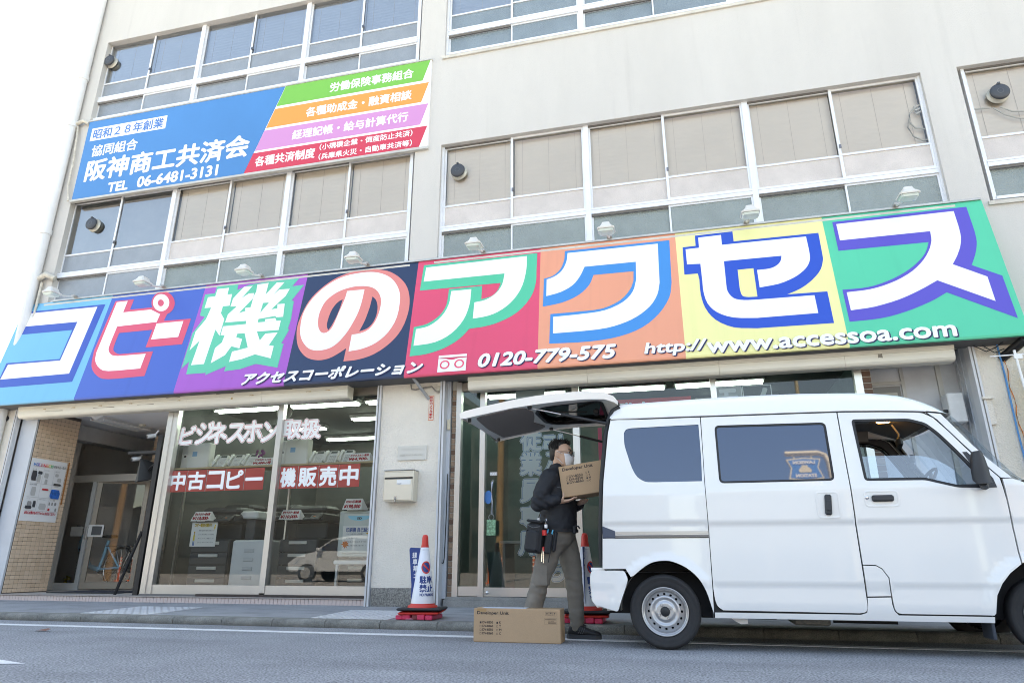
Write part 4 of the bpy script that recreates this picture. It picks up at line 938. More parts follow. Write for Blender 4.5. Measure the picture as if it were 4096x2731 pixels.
pics = [(.06, .64, .20, .80, 'k'), (.22, .75, .34, .80, 'k'), (.22, .62, .32, .74, 'w'), (.40, .70, .52, .78, 'w'), (.44, .60, .52, .68, 'w'), (.70, .74, .80, .79, 'w'), (.78, .66, .90, .72, 'w'), (.70, .595, .92, .63, 'k'), (.13, .40, .26, .54, 'w'), (.41, .50, .60, .53, 'r'), (.66, .38, .94, .53, 'b'), (.06, .19, .24, .24, 'k'), (.10, .24, .22, .31, 'g'), (.25, .22, .33, .32, 'k'), (.42, .19, .62, .29, 'w'), (.68, .27, .72, .32, 'g'), (.76, .27, .80, .32, 'g'), (.84, .27, .9, .32, 'g'), (.68, .18, .74, .22, 'r'), (.88, .18, .93, .23, 'g')]
pm = {'k': mat('pic_dark', (.06, .06, .07), .5), 'w': mat('pic_light', (.5, .5, .5), .5), 'r': mat('pic_red', lin(200, 50, 55), .5), 'b': mat('pic_blue', lin(30, 110, 200), .5, var=.6, vscale=14), 'g': mat('pic_grey', (.3, .3, .31), .5)}
for a, b, c, d, k in pics:
    q = MB(); e = (c - a) * .15
    q.fill([(a + e, b), (c - e * .3, b), (c, b + (d - b) * .6), (c - e, d), (a + e * .5, d), (a, b + (d - b) * .3)], [], lambda u, v: PF(u, v, PD)); q.build('picture', pm[k], sheet)
q = MB()
for z in (.60, .375, .165): q.fill([(.05, z), (.96, z), (.96, z + .003), (.05, z + .003)], [], lambda u, v: PF(u, v, PD))
for u0 in (.36, .665): q.fill([(u0, .165), (u0 + .003, .165), (u0 + .003, .85), (u0, .85)], [], lambda u, v: PF(u, v, PD))
q.build('rules', pm['g'], sheet)
# wooden board behind the poster
m = MB(); m.box(-9.849, -9.846, 9.075, 9.10, 1.52, 2.2)
m.build('wood_strip', mat('orange_wood', (.42, .17, .05), .6), label='thin upright strip of orange wood beside the poster', cat='wood strip')

# ---- shutter guides and the painted jambs
for nm, a, b, y0, y1, lab in (('shutter_guide', -10.22, -10.17, 8.26, 8.34, 'white upright shutter guide at the left end of the entrance'),
                              ('shutter_guide', -3.965, -3.905, 8.25, 8.38, 'white upright shutter guide between copier window and mailbox pillar'),
                              ('shutter_guide', -3.048, -2.985, 8.25, 8.40, 'white upright shutter guide right of the mailbox pillar'),
                              ('shutter_guide', 3.27, 3.33, 8.25, 8.40, 'white upright shutter guide at the right end of the office front')):
    t = thing(nm, ((a + b) / 2, y0, .1), lab, 'shutter guide', 'shutter guides')
    m = MB(); m.box(a, b, y0, y1, .1, 3.0); m.build('channel', mat('guide_white', (.60, .61, .63), .5, .1, var=.06, vscale=2), t)
    m = MB(); m.box((a + b) / 2 - .006, (a + b) / 2 + .006, y0 - .002, y0 - .0005, .1, 3.0); m.build('slot', ALUD, t)
m = MB(); m.box(-10.165, -9.863, 8.37, 8.399, .19, 2.95)
m.build('jamb_panel', GREYP, label='pale grey painted metal panel left of the tan tiles', cat='panel')
m = MB(); m.box(-2.984, -2.935, 8.37, 8.46, .2, 2.98)
jt = thing('jamb_post', (-2.96, 8.37, .2), 'grey blue painted post with hanging hook beside the office door', 'post')
m.build('post', GREYP, jt)
m = MB(); m.tube([(-2.945, 8.355, 1.72), (-2.947, 8.355, 1.2), (-2.957, 8.355, .68), (-2.965, 8.35, .62), (-2.98, 8.35, .615), (-2.985, 8.35, .63)], .006); m.build('hook_rod', BLACKM, jt)
m = MB(); m.bbox(-2.97, -2.93, 8.34, 8.37, 2.30, 2.44, .005); m.build('switch_box', mat('box_cream', (.62, .56, .42), .5), jt)

# ---- slim brick columns beside the office front
BRK = [mat('brown_brick', (.135, .075, .05), .8, var=.2, vscale=9, bump=.4, bscale=90), mat('tan_brick', (.26, .175, .12), .8, var=.2, vscale=9)]
for bx0, bx1, lab, n0 in ((-2.925, -2.862, 'thin column of brown bricks between grey post and steel door frame', 36), (2.165, 2.262, 'short stretch of brown brick at the right end of the office window', 38)):
    t = thing('brick_column', ((bx0 + bx1) / 2, 8.40, .2), lab, 'brick column', 'brick columns')
    m = MB(); m.box(bx0, bx1, 8.41, 8.5, .2, 2.98); m.build('mortar', mat('mortar', (.42, .39, .34), .9, var=.2, vscale=9), t)
    mm = []
    for k in (0, 1):
        b = MB(); b.bbox(bx0 + .003, bx1 - .003, 8.398, 8.415, .004, .066, .003); mm.append(b.mesh('brick', BRK[k]))
    for i in range(n0):
        piece('brick', mm[1 if (i * 7) % 5 == 0 or (bx0 < 0 and i % 3) else 0], t, (0, 0, .205 + i * .0735))

# ------------------------------------------------------------------ shutter boxes below the sign
def shutter_box(x0, x1, joints, lab, residue):
    t = thing('shutter_box', ((x0 + x1) / 2, 8.2, 2.78), lab, 'shutter box', 'shutter boxes under the sign')
    prof = [(8.32, 3.0), (8.14, 3.0), (8.135, 2.90), (8.15, 2.895), (8.145, 2.85), (8.15, 2.81), (8.168, 2.785), (8.19, 2.772), (8.32, 2.772)]
    xs = [x0] + joints + [x1]
    for i in range(len(xs) - 1):
        m = MB(); a, b = xs[i] + .0015, xs[i + 1] - .0015
        m.loft([[(a, *p) for p in prof], [(b, *p) for p in prof]], sm=False)
        h = m.build('housing', CREAM, t)
        for (rx, rz, rw, rh, k) in residue:
            if a < rx < b and rx + rw < b:
                y = 8.1345 if rz > 2.90 else 8.143
                q = MB(); pts = [(rx, rz), (rx + rw * .3, rz + .004), (rx + rw, rz - .003), (rx + rw * .95, rz + rh), (rx + rw * .4, rz + rh * .8), (rx + .01, rz + rh)]
                q.plate(pts, lambda u, v, d, y=y: (u, y - .002 + d, v), .0018); q.build('tape_residue', mat('residue_%d' % k, ((.22, .19, .15), (.45, .30, .12))[k], .8), h)
res = [(-9.7, 2.945, .12, .014, 0), (-9.35, 2.93, .5, .010, 0), (-9.1, 2.955, .2, .008, 0), (-8.4, 2.935, .34, .012, 0), (-7.9, 2.94, .3, .014, 0), (-7.3, 2.93, .25, .010, 0), (-6.45, 2.935, .3, .022, 0), (-5.55, 2.94, .34, .024, 0),
       (-9.55, 2.878, .06, .013, 1), (-9.0, 2.876, .06, .013, 1), (-8.5, 2.878, .06, .013, 1), (-7.95, 2.88, .06, .013, 1), (-7.1, 2.88, .05, .012, 1), (-5.9, 2.885, .07, .012, 1), (-5.0, 2.888, .08, .012, 1), (-4.7, 2.89, .07, .012, 1), (-6.2, 2.85, .03, .03, 1),
       (-9.5, 2.845, .35, .008, 0), (-8.6, 2.85, .4, .007, 0), (-7.8, 2.856, .3, .006, 0)]
shutter_box(-10.03, -4.36, [-8.93, -6.95, -5.7], 'long cream shutter box with brown tape marks above the copier shop', res)
res2 = [(-1.1, 2.94, .3, .03, 0), (-.6, 2.945, .55, .03, 0), (.15, 2.945, .35, .022, 0), (1.0, 2.95, .4, .022, 0), (2.0, 2.95, .15, .014, 0), (2.3, 2.85, .05, .05, 0)]
shutter_box(-2.63, 3.09, [-1.05, .55, 1.95], 'long cream shutter box above the white van', res2)

# ------------------------------------------------------------------ copier shop window
CW = thing('shop_window', (-5.7, 8.42, .2), 'steel framed copier shop window in two panes with red lettering', 'window')
m = MB(); m.box(-7.42, -7.335, 8.37, 8.47, .19, 2.98); m.box(-7.334, -7.25, 8.385, 8.47, .19, 2.98); m.build('post', STEEL, CW)
m = MB(); m.box(-5.56, -5.478, 8.385, 8.47, .24, 2.98); m.build('mullion', STEEL, CW)
m = MB(); m.box(-7.249, -5.561, 8.40, 8.47, .215, .335); m.box(-5.477, -3.966, 8.40, 8.47, .215, .335); m.build('bottom_rail', STEEL, CW)
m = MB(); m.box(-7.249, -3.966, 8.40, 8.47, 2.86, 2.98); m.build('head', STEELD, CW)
for a, b in ((-7.249, -5.561), (-5.477, -3.966)):
    m = MB(); m.quad((a, 8.45, .335), (b, 8.45, .335), (b, 8.45, 2.86), (a, 8.45, 2.86)); m.build('pane', GLASSSHOP, CW)
m = MB(); m.bbox(-6.5, -3.97, 8.345, 8.395, .193, .222, .004); m.build('track', mat('rusty_track', (.06, .045, .04), .6, .3, var=.3, vscale=9), CW)
# red sheets with one character each
redx = [-7.28, -6.99, -6.66, -6.34, -6.035, -5.715]
for i, ch in enumerate('中古コピー'):
    a, b = redx[i], redx[i + 1]
    t = thing('red_sheet', ((a + b) / 2, 8.46, 1.6), 'red paper sheet with white character, %s of the row in the left pane' % ('first', 'second', 'third', 'fourth', 'last')[i], 'sheet', 'red sheets in the shop window')
    m = MB(); m.box(a + .004, b - .004, 8.4515, 8.4525, 1.598, 1.904); m.build('paper', RED, t)
    m = MB(); m.box(a + .0, a + .004, 8.4515, 8.4525, 1.598, 1.904); m.build('margin', VINYL, t)
    m = MB(); put_text(m, ch, a + .03, b - .03, 1.63 if ch != 'ー' else 1.735, 1.875 if ch != 'ー' else 1.765, front(8.4498), 0, .010); m.build('lettering', VINYL, t)
redx = [-5.475, -5.19, -4.87, -4.565, -4.24]
for i, ch in enumerate('機販売中'):
    a, b = redx[i], redx[i + 1]
    t = thing('red_sheet', ((a + b) / 2, 8.46, 1.6), 'red paper sheet with white character, %s of the row in the right pane' % ('first', 'second', 'third', 'last')[i], 'sheet', 'red sheets in the shop window')
    m = MB(); m.box(a + .004, b - .004, 8.4515, 8.4525, 1.60, 1.91); m.build('paper', RED, t)
    m = MB(); m.box(a + .0, a + .004, 8.4515, 8.4525, 1.60, 1.91); m.build('margin', VINYL, t)
    m = MB(); put_text(m, ch, a + .03, b - .03, 1.63, 1.88, front(8.4498), 0, .010); m.build('lettering', VINYL, t)
# cut out slogan along the top of the panes
STK = mat('sticker_film', (.62, .60, .57), .3); SRED = mat('sticker_red', lin(205, 60, 55), .5)
def sticker(s, rects, lab, white, line, film):
    for (ch, r, od) in zip(s, rects, ('first', 'second', 'third', 'fourth', 'fifth', 'sixth')):
        t = thing('window_letter', ((r[0] + r[1]) / 2, 8.44, r[2]), lab % od, 'letter', 'cut out letters on the shop glass')
        m = MB(); put_text(m, ch, r[0], r[1], r[2], r[3], front(8.448), 0, .026, r[4] if len(r) > 4 else 0, 0, .00015); m.build('backing', film, t)
        m = MB(); put_text(m, ch, r[0], r[1], r[2], r[3], front(8.4465), 0, .0175, r[4] if len(r) > 4 else 0, 0, .00015); m.build('outline', line, t)
        m = MB(); put_text(m, ch, r[0], r[1], r[2], r[3], front(8.445), 0, .0115, r[4] if len(r) > 4 else 0, 0, .00015); m.build('lettering', white, t)
sticker('ビジネスホン', [(-7.22, -6.98, 2.30, 2.55, .12), (-6.95, -6.68, 2.29, 2.60, .1), (-6.73, -6.42, 2.29, 2.58, 0), (-6.40, -6.12, 2.29, 2.55, 0), (-6.13, -5.84, 2.29, 2.58, 0), (-5.83, -5.60, 2.28, 2.55, .1)], 'white red edged character high on the left shop pane, %s from the left', VINYL, SRED, VINYL)
sticker('取扱', [(-5.49, -5.21, 2.31, 2.56), (-5.19, -4.90, 2.30, 2.56)], 'white red edged character high on the right shop pane, %s from the left', VINYL, SRED, VINYL)

# ---- ceiling lights in the shop (lit)
TUBE = mat('lit_tube', (.9, .95, .9), .5, emit=(.70, .95, 1.0), estr=6.0)
FIX = mat('fixture_white', (.22, .22, .22), .5)
def shop_light(x0, x1, y, lab, z=2.93):
    t = thing('ceiling_light', ((x0 + x1) / 2, y, z), lab, 'ceiling light', 'strip lights on the shop ceiling')
    m = MB(); m.bbox(x0, x1, y - .10, y + .10, z + .03, z + .088, .01); m.build('fixture', FIX, t)
    for dy in (-.05, .05):
        m = MB(); m.cyl((x0 + .03, y + dy, z + .01), (x1 - .03, y + dy, z + .01), .014, n=10); m.build('tube', TUBE, t)
for (a, b, y, lab) in ((-7.25, -6.05, 9.2, 'twin tube strip light nearest the glass in the left pane'), (-5.9, -4.70, 9.2, 'twin tube strip light nearest the glass in the right pane'), (-4.6, -4.0, 9.2, 'short twin tube strip light nearest the glass at the right post'),
                       (-5.4, -4.2, 10.3, 'twin tube strip light in the second row behind the right pane'), (-7.35, -6.2, 10.9, 'twin tube strip light in the second row behind the left pane'),
                       (-6.8, -5.65, 12.0, 'twin tube strip light at the very back of the copier shop'), (-5.3, -4.2, 11.9, 'twin tube strip light at the back right of the copier shop')):
    shop_light(a, b, y, lab)
m = MB(); m.lathe([(0, .0), (.12, 0), (.125, .015), (.11, .03), (0, .035)], (-5.58, 8.58, 2.72), (0, -1, 0), 24)
m.build('convex_mirror', mat('mirror_back_grey', (.45, .46, .43), .6), label='round grey mirror behind the steel mullion', cat='mirror')

# ---- shelf with telephones
SH = thing('display_shelf', (-5.7, 8.6, 1.92), 'long wooden shelf carrying telephones behind the shop glass', 'shelf')
m = MB(); m.box(-7.35, -4.0, 8.49, 8.86, 1.925, 1.95); m.build('board', mat('shelf_wood', (.50, .38, .23), .6, var=.15, vscale=3, stretch=(.3, 3, 3)), SH)
for xx in (-7.3, -5.52, -4.05):
    m = MB(); m.box(xx - .012, xx + .012, 8.80, 8.84, .22, 1.925); m.build('leg', STEEL, SH)
PW = mat('phone_white', (.74, .74, .72), .45); PG = mat('phone_grey', (.45, .46, .46), .4); PK = mat('phone_screen', (.13, .15, .14), .2)
def phone(x, lab, dark=False):
    t = thing('desk_phone', (x, 8.66, 1.95), lab, 'telephone', 'desk telephones on the shelf')
    M = Matrix.Translation((x, 8.70, 1.955)) @ Matrix.Rotation(R(-32), 4, 'X')      # keypad tilted up to the street
    b = MB(); b.bbox(-.10, .10, -.02, .02, 0, .235, .008, M=M); b.bbox(-.085, .085, .02, .09, .0, .10, .006, M=M); b.build('body', PW, t)
    b = MB(); b.bbox(-.030, .092, -.03, -.019, .165, .228, .004, M=M); s = b.build('display_hood', PW, t)
    b = MB(); b.box(-.018, .08, -.033, -.0305, .178, .216, M=M); b.build('display', PK, t)
    h = MB(); h.tube([M @ Vector((-.07, -.028, .015)), M @ Vector((-.07, -.05, .035)), M @ Vector((-.07, -.053, .11)), M @ Vector((-.07, -.05, .19)), M @ Vector((-.07, -.028, .215))], [.022, .026, .018, .026, .022], 8); h.build('handset', PW, t)
    for r in range(5):
        for c in range(4):
            k = MB(); k.bbox(-.022 + c * .026, -.002 + c * .026, -.026, -.019, .02 + r * .026, .036 + r * .026, .002, M=M)
            k.build('key', PG if dark else mat('key_white', (.62, .62, .6), .5), t)
for x, lab, dk in ((-6.69, 'white desk telephone beside the left wall unit, first of three', False), (-6.43, 'white desk telephone in the middle of the left three', False), (-6.18, 'white desk telephone next to the flower vase', False),
                   (-5.08, 'white desk telephone beside the right wall unit, first of three', False), (-4.86, 'white desk telephone with grey keys, middle of the right three', True), (-4.62, 'white desk telephone with grey keys next to the price card', True)):
    phone(x, lab, dk)
for x0, x1, lab in ((-7.36, -6.87, 'white ribbed wall unit on the shelf in the left pane'), (-5.70, -5.22, 'white ribbed wall unit on the shelf in the right pane')):
    t = thing('telephone_exchange', ((x0 + x1) / 2, 8.75, 1.95), lab, 'telephone exchange', 'telephone exchanges on the shelf')
    m = MB(); m.bbox(x0 + .12, x1, 8.70, 8.84, 1.952, 2.35, .015); m.build('cover', PW, t)
    m = MB(); m.bbox(x0, x0 + .118, 8.71, 8.83, 1.952, 2.33, .01); m.build('side_cover', PW, t)
    for i in range(9):
        m = MB(); m.box(x0 + .015, x0 + .10, 8.704, 8.7095, 2.19 + i * .014, 2.196 + i * .014); m.build('rib', PG, t)
    m = MB(); m.box(x0 + .2, x0 + .28, 8.6975, 8.6995, 2.15, 2.22); m.build('badge', mat('badge_blue', lin(120, 170, 210), .5), t)
    m = MB(); m.box(x0 + .05, x0 + .085, 8.704, 8.7095, 2.14, 2.17); m.build('port', BLACK, t)
# flower vase
t = thing('flower_vase', (-5.97, 8.62, 1.95), 'small vase of purple flowers on the shelf', 'vase')
m = MB(); m.lathe([(.001, 0), (.03, 0), (.05, .04), (.04, .09), (.02, .12), (.03, .15), (.027, .15), (.017, .12)], (-5.97, 8.66, 1.951), (0, 0, 1), 16); m.build('vase', PW, t)
for i in range(7):
    m = MB(); a = i * 1.1; m.lathe([(.001, -.02), (.026, -.006), (.02, .012), (.001, .008)], (-5.95 + .06 * math.cos(a), 8.63 + .02 * math.sin(a * 2), 2.14 + .04 * math.sin(a)), (math.cos(a), -.6, .5), 8); m.build('flower', mat('purple_petal', (.16, .03, .14), .7), t)
# price cards
CARD = mat('card_white', (.80, .79, .77), .6); PRED = mat('print_crimson', lin(170, 30, 45), .6)
def card(x0, x1, y, z0, h, l1, l2, lab):
    t = thing('price_card', ((x0 + x1) / 2, y, z0), lab, 'price card', 'price cards in the shop window')
    m = MB(); m.add([(x0, y, z0), (x1, y, z0), (x1 - .01, y + .05, z0 + h), (x0 + .03, y + .05, z0 + h), (x1 + .05, y + .12, z0), (x0 + .02, y + .12, z0)], [(0, 1, 2, 3), (3, 2, 4, 5), (1, 4, 2)]); m.build('card', CARD, t)
    fn = lambda u, v, d=0.0: (u + (v - z0) * .12, y + .05 * (v - z0) / h - .003 - d, v)
    m = MB(); put_text(m, l1, x0 + .03, x1 - .04, z0 + h * .60, z0 + h * .86, fn, 0, .002); m.build('lettering', PRED, t)
    m = MB(); put_text(m, l2, x0 + .02, x1 - .03, z0 + h * .10, z0 + h * .46, fn, 0, .004); m.build('lettering', PRED, t)
card(-5.99, -5.66, 8.50, 1.952, .11, 'ビジネスホン レンタル', '¥4,400-/月', 'white telephone rental price card on the shelf by the vase')
card(-4.48, -4.14, 8.50, 1.952, .12, 'ビジネスホン 販売', '¥64,900-', 'white telephone price card at the right end of the shelf')
card(-6.98, -6.66, 8.64, 1.197, .135, '京セラカラー複合機', '¥110,000-', 'white price card on the left dark copier')
card(-5.54, -5.22, 8.64, 1.197, .135, '京セラカラー複合機', '¥110,000-', 'white price card on the right dark copier')
card(-4.55, -4.26, 8.60, 1.312, .15, 'RISO印刷機', '¥198,000', 'white price card on the pale printing machine')

# ---- copiers
CDK = mat('copier_dark', (.022, .026, .032), .45, var=.08); CDL = mat('copier_panel', (.034, .041, .050), .4); CWH = mat('copier_white', (.66, .68, .70), .4, var=.04); CHN = mat('drawer_grip', (.58, .57, .53), .4)
def copier(x0, x1, y, lab, main=CDK, pan=CDL, grip=CHN, top=1.18):
    t = thing('copier', ((x0 + x1) / 2, y + .3, .215), lab, 'copier', 'copiers in the shop')
    m = MB(); m.bbox(x0, x1, y, y + .62, .235, .95, .015); m.bbox(x0 + .08, x1 - .02, y + .25, y + .62, .95, top, .015); m.build('body', main, t)
    n = 4; h = .165
    for i in range(n):
        z = .255 + i * (h + .006)
        m = MB(); m.bbox(x0 + .01, x1 - .01, y - .018, y - .0005, z, z + h, .006); d = m.build('drawer', pan, t)
        m = MB(); m.bbox(x0 + .16, x1 - .16, y - .034, y - .0185, z + h * .62, z + h * .88, .004); m.build('grip', grip, d)
    m = MB(); m.bbox(x0 - .02, x1 + .02, y + .02, y + .62, top + .002, top + .12, .02); m.build('scanner', main, t)
    m = MB(); m.bbox(x0, x1, y + .12, y + .60, top + .122, top + .23, .04); m.build('feeder', pan, t)
    M = Matrix.Translation(((x0 + x1) / 2 + .12, y - .02, top + .06)) @ Matrix.Rotation(R(-62), 4, 'X')
    m = MB(); m.bbox(-.20, .20, -.015, .015, -.09, .09, .01, M=M); p = m.build('control_panel', pan, t)
    m = MB(); m.box(-.14, .06, -.018, -.0155, -.05, .06, M=M); m.build('screen', mat('copier_screen', (.02, .025, .03), .15), p)
    m = MB(); m.box(.10, .13, -.018, -.0155, -.03, -.01, M=M); m.build('button', mat('button_orange', (.7, .2, .05), .5), p)
    for q in (x0 + .06, x1 - .06):
        m = MB(); m.cyl((q, y + .08, .216), (q, y + .08, .238), .03); m.build('castor', BLACK, t)
    return t
copier(-7.03, -6.39, 8.80, 'dark grey copier standing at the left of the shop window')
copier(-5.58, -4.98, 8.80, 'dark grey copier right of the steel mullion')
copier(-6.35, -5.78, 9.35, 'dark copier in the second row behind the white cabinet', top=1.25)
copier(-7.40, -6.85, 9.75, 'dark copier at the back left corner of the shop', top=1.30)
copier(-5.05, -4.5, 9.6, 'dark copier in the second row behind the pale printing machine', top=1.3)
t = thing('paper_cabinet', (-6.0, 8.9, .215), 'white cabinet with pale handles between the two dark copiers', 'cabinet')
m = MB(); m.bbox(-6.29, -5.74, 8.72, 9.2, .22, .93, .02); m.build('body', CWH, t)
for i in range(4):
    m = MB(); m.bbox(-6.08, -5.92, 8.705, 8.7195, .40 + i * .12, .45 + i * .12, .005); m.build('grip', mat('grip_white', (.55, .57, .6), .4), t)
t = thing('white_scanner', (-6.27, 9.1, 1.24), 'white slab shaped scanner lid above the white cabinet', 'scanner')
m = MB(); m.bbox(-6.43, -6.12, 9.0, 9.3, 1.245, 1.355, .02); m.build('lid', CWH, t)
m = MB(); m.bbox(-6.36, -6.2, 9.08, 9.26, .94, 1.243, .01); m.build('stand', CDL, t)
t = thing('printing_machine', (-4.35, 8.8, .65), 'pale grey green printing machine by the right post of the window', 'printing machine')
m = MB(); m.bbox(-4.63, -4.03, 8.70, 9.3, .70, 1.305, .015); m.build('body', mat('riso_grey', (.52, .57, .55), .45), t)
m = MB(); m.bbox(-4.55, -4.05, 8.685, 8.6995, .74, 1.27, .006); d = m.build('door', mat('riso_door', (.58, .62, .60), .4), t)
m = MB(); n = 20; m.fill([(-4.32 + .17 * math.cos(math.pi * k / n), 1.235 - .065 * math.sin(math.pi * k / n)) for k in range(n + 1)], [], lambda u, v: (u, 8.683, v)); m.build('badge', mat('badge_sky', lin(130, 205, 228), .4), d)
m = MB(); put_text(m, 'SD', -4.35, -4.28, 1.188, 1.215, front(8.6815), 0, .002); m.build('lettering', BK, d)
m = MB(); m.box(-4.55, -4.07, 8.679, 8.6805, .78, 1.10); n_ = m.build('notice', CARD, d)
m = MB(); put_text(m, '印刷機 自己紹介', -4.50, -4.14, 1.02, 1.08, front(8.678), 0, .002); m.build('lettering', mat('ink_blue', lin(70, 90, 150), .6), d)
m = MB(); put_text(m, 'たくさん刷るなら印刷機が', -4.49, -4.24, .985, 1.005, front(8.678)); m.build('lettering', BK, d)
m = MB(); put_text(m, '断然お得です！！', -4.49, -4.34, .935, .952, front(8.678)); m.build('lettering', BK, d)
m = MB(); put_text(m, '印刷機の中古はあまり売ってい', -4.49, -4.12, .885, .902, front(8.678)); m.build('lettering', BK, d)
m = MB(); put_text(m, 'が買い時がお買い得です！！', -4.49, -4.2, .835, .852, front(8.678)); m.build('lettering', BK, d)
def blot(cx, cz, r, mtl, par, Y):
    m = MB(); n = 18
    m.fill([(cx + r * (.55 + .45 * (k % 2) + .12 * math.sin(k * 5)) * math.cos(2 * math.pi * k / n), cz + r * (.55 + .45 * (k % 2)) * math.sin(2 * math.pi * k / n)) for k in range(n)], [], lambda u, v: (u, Y, v)); m.build('ink_blot', mtl, par)
blot(-4.13, 1.0, .07, mat('blot_yellow', lin(220, 170, 50), .6), d, 8.6765); blot(-4.50, .86, .06, mat('blot_orange', lin(225, 120, 40), .6), d, 8.6765)
t = thing('white_bench', (-4.3, 8.9, .22), 'low white bench below the printing machine', 'bench')
m = MB(); m.bbox(-4.65, -4.0, 8.66, 9.3, .60, .655, .01); m.build('top', CWH, t)
for q in (-4.62, -4.06):
    m = MB(); m.box(q, q + .03, 8.68, 8.72, .217, .6); m.build('leg', CWH, t)
# self introduction sheet on the left copier
t = thing('notice_sheet', (-6.8, 8.76, .85), 'white handwritten notice with small worker drawing on the left dark copier', 'notice')
m = MB(); m.box(-7.03, -6.60, 8.755, 8.757, .845, 1.185); m.build('sheet', CARD, t)
m = MB(); put_text(m, 'コピー機自己紹介！', -6.98, -6.70, 1.12, 1.17, front(8.753), 0, .003); m.build('lettering', mat('ink_yellow', lin(205, 175, 60), .6), t)
for i, s in enumerate(('関西で活躍中の電気工事屋さんが', 'とても丁寧に使用していた複合機！', 'オフィスもすごく綺麗でした！', 'カラーコピー・FAX・カラースキャン・プリント')):
    m = MB(); put_text(m, s, -6.90, -6.64, 1.06 - i * .055, 1.08 - i * .055, front(8.753)); m.build('lettering', BK, t)
for (a, b, c, d_, col) in ((-6.985, -6.955, .93, 1.01, (215, 190, 60)), (-6.985, -6.972, .86, .93, (60, 110, 170)), (-6.968, -6.955, .86, .93, (60, 110, 170)), (-6.978, -6.962, 1.01, 1.04, (190, 140, 110)), (-6.982, -6.958, 1.035, 1.055, (225, 180, 40))):
    m = MB(); m.fill([(a, c), (b, c), (b - .002, d_), (a + .002, d_)], [], lambda u, v: (u, 8.7535, v)); m.build('drawing', mat('crayon_%d_%d' % (col[0], col[1]), lin(*col), .7), t)
m = MB(); m.fill([(-6.66, 1.06), (-6.645, 1.10), (-6.655, 1.10), (-6.64, 1.15), (-6.62, 1.15), (-6.635, 1.115), (-6.62, 1.115)], [], lambda u, v: (u, 8.7535, v)); m.build('drawing', mat('bolt_yellow', lin(235, 200, 70), .6), t)

# ------------------------------------------------------------------ office front on the right
OF = thing('storefront', (-.3, 8.42, .22), 'steel framed dark glass office front with a double door behind the van', 'storefront')
m = MB(); m.box(-2.95, 3.3, 8.33, 8.62, .09, .188); m.build('step', CONC, OF)
m = MB(); m.box(-2.95, 3.3, 8.375, 8.62, .189, .226); m.build('threshold', CONC, OF)
for nm, a, b, z0, z1, y in (('jamb', -2.86, -2.79, .226, 2.95, 8.385), ('post', -2.525, -2.455, .226, 2.95, 8.385), ('post', -1.29, -1.205, .226, 2.95, 8.385), ('post', .44, .51, .226, 2.95, 8.40), ('jamb', 2.08, 2.163, .226, 2.95, 8.39)):
    m = MB(); m.box(a, b, y, 8.47, z0, z1); m.build(nm, STEEL, OF)
m = MB(); m.box(-2.789, 2.079, 8.40, 8.468, 2.83, 2.94); m.build('head', STEELD, OF)
m = MB(); m.box(-2.454, -1.291, 8.41, 8.46, .232, .335); m.build('kick_rail', STEEL, OF)
m = MB(); m.box(-2.789, -2.526, 8.41, 8.46, .232, .345); m.build('kick_rail', STEEL, OF)
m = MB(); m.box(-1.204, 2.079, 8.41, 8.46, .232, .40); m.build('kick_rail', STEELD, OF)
for a, b, z0, g in ((-2.789, -2.526, .345, GLASSSHOP2), (-2.454, -1.291, .335, GLASSSHOP2), (-1.204, .439, .40, GLASSSHOP2), (.511, 2.079, .40, GLASSSHOP2)):
    m = MB(); m.quad((a, 8.44, z0), (b, 8.44, z0), (b, 8.44, 2.83), (a, 8.44, 2.83)); m.build('pane', g, OF)
m = MB(); m.tube([(-2.345, 8.40, 1.20), (-2.345, 8.36, 1.22), (-2.345, 8.36, 1.60), (-2.345, 8.40, 1.62)], .014); m.build('pull_handle', mat('chrome', (.8, .8, .8), .08, 1.0), OF)
m = MB(); m.lathe([(.001, .012), (.016, .012), (.02, 0)], (-2.41, 8.41, .275), (0, -1, 0), 16); m.build('lock', mat('chrome', (.8, .8, .8)), OF)
m = MB(); m.box(-2.395, -2.298, 8.434, 8.4375, 1.69, 1.735); pl = m.build('pull_plate', mat('plate_grey', (.5, .51, .53), .3, .3), OF)
m = MB(); put_text(m, 'PULL', -2.385, -2.308, 1.70, 1.725, front(8.4325), 0, .001); m.build('lettering', VINYL, OF)
m = MB(); n = 20; m.fill([(-2.415 + .05 * math.cos(2 * math.pi * k / n), 1.42 + .085 * math.sin(2 * math.pi * k / n)) for k in range(n)], [], lambda u, v: (u, 8.437, v)); m.build('round_sticker', mat('sticker_blue', lin(40, 120, 190), .4), OF)
t = thing('door_tag', (-2.35, 8.37, .94), 'green hologram tag hanging from the office door handle', 'tag')
m = MB(); m.lathe([(.034, -.003), (.037, 0), (.034, .003), (.031, 0)], (-2.345, 8.345, 1.165), (0, 1, 0), 20, closed=True); m.build('ring', mat('ring_grey', (.45, .47, .48), .3), t)
m = MB(); m.bbox(-2.405, -2.29, 8.342, 8.348, .945, 1.135, .002); m.build('card', mat('tag_green', (.20, .42, .26), .25, var=.8, vscale=40), t)
LBL = mat('letter_edge_blue', lin(70, 130, 190), .4); FLM = mat('letter_film', (.78, .82, .86), .3)
SKYW = mat('letter_pale', (.86, .88, .9), .4)
sticker('従業員専用', [(-1.98, -1.72, 2.0, 2.27), (-1.985, -1.725, 1.69, 1.965), (-1.985, -1.725, 1.355, 1.62), (-1.985, -1.725, 1.04, 1.29), (-2.01, -1.73, .72, .98)], 'pale blue edged character on the office door, %s from the top of the row', SKYW, LBL, FLM)
sticker('引体ら', [(-1.68, -1.45, 1.93, 2.18), (-1.66, -1.42, 1.58, 1.85), (-1.62, -1.46, .42, .66)], 'pale blue edged character right of the door lettering, %s from the top', SKYW, LBL, FLM)
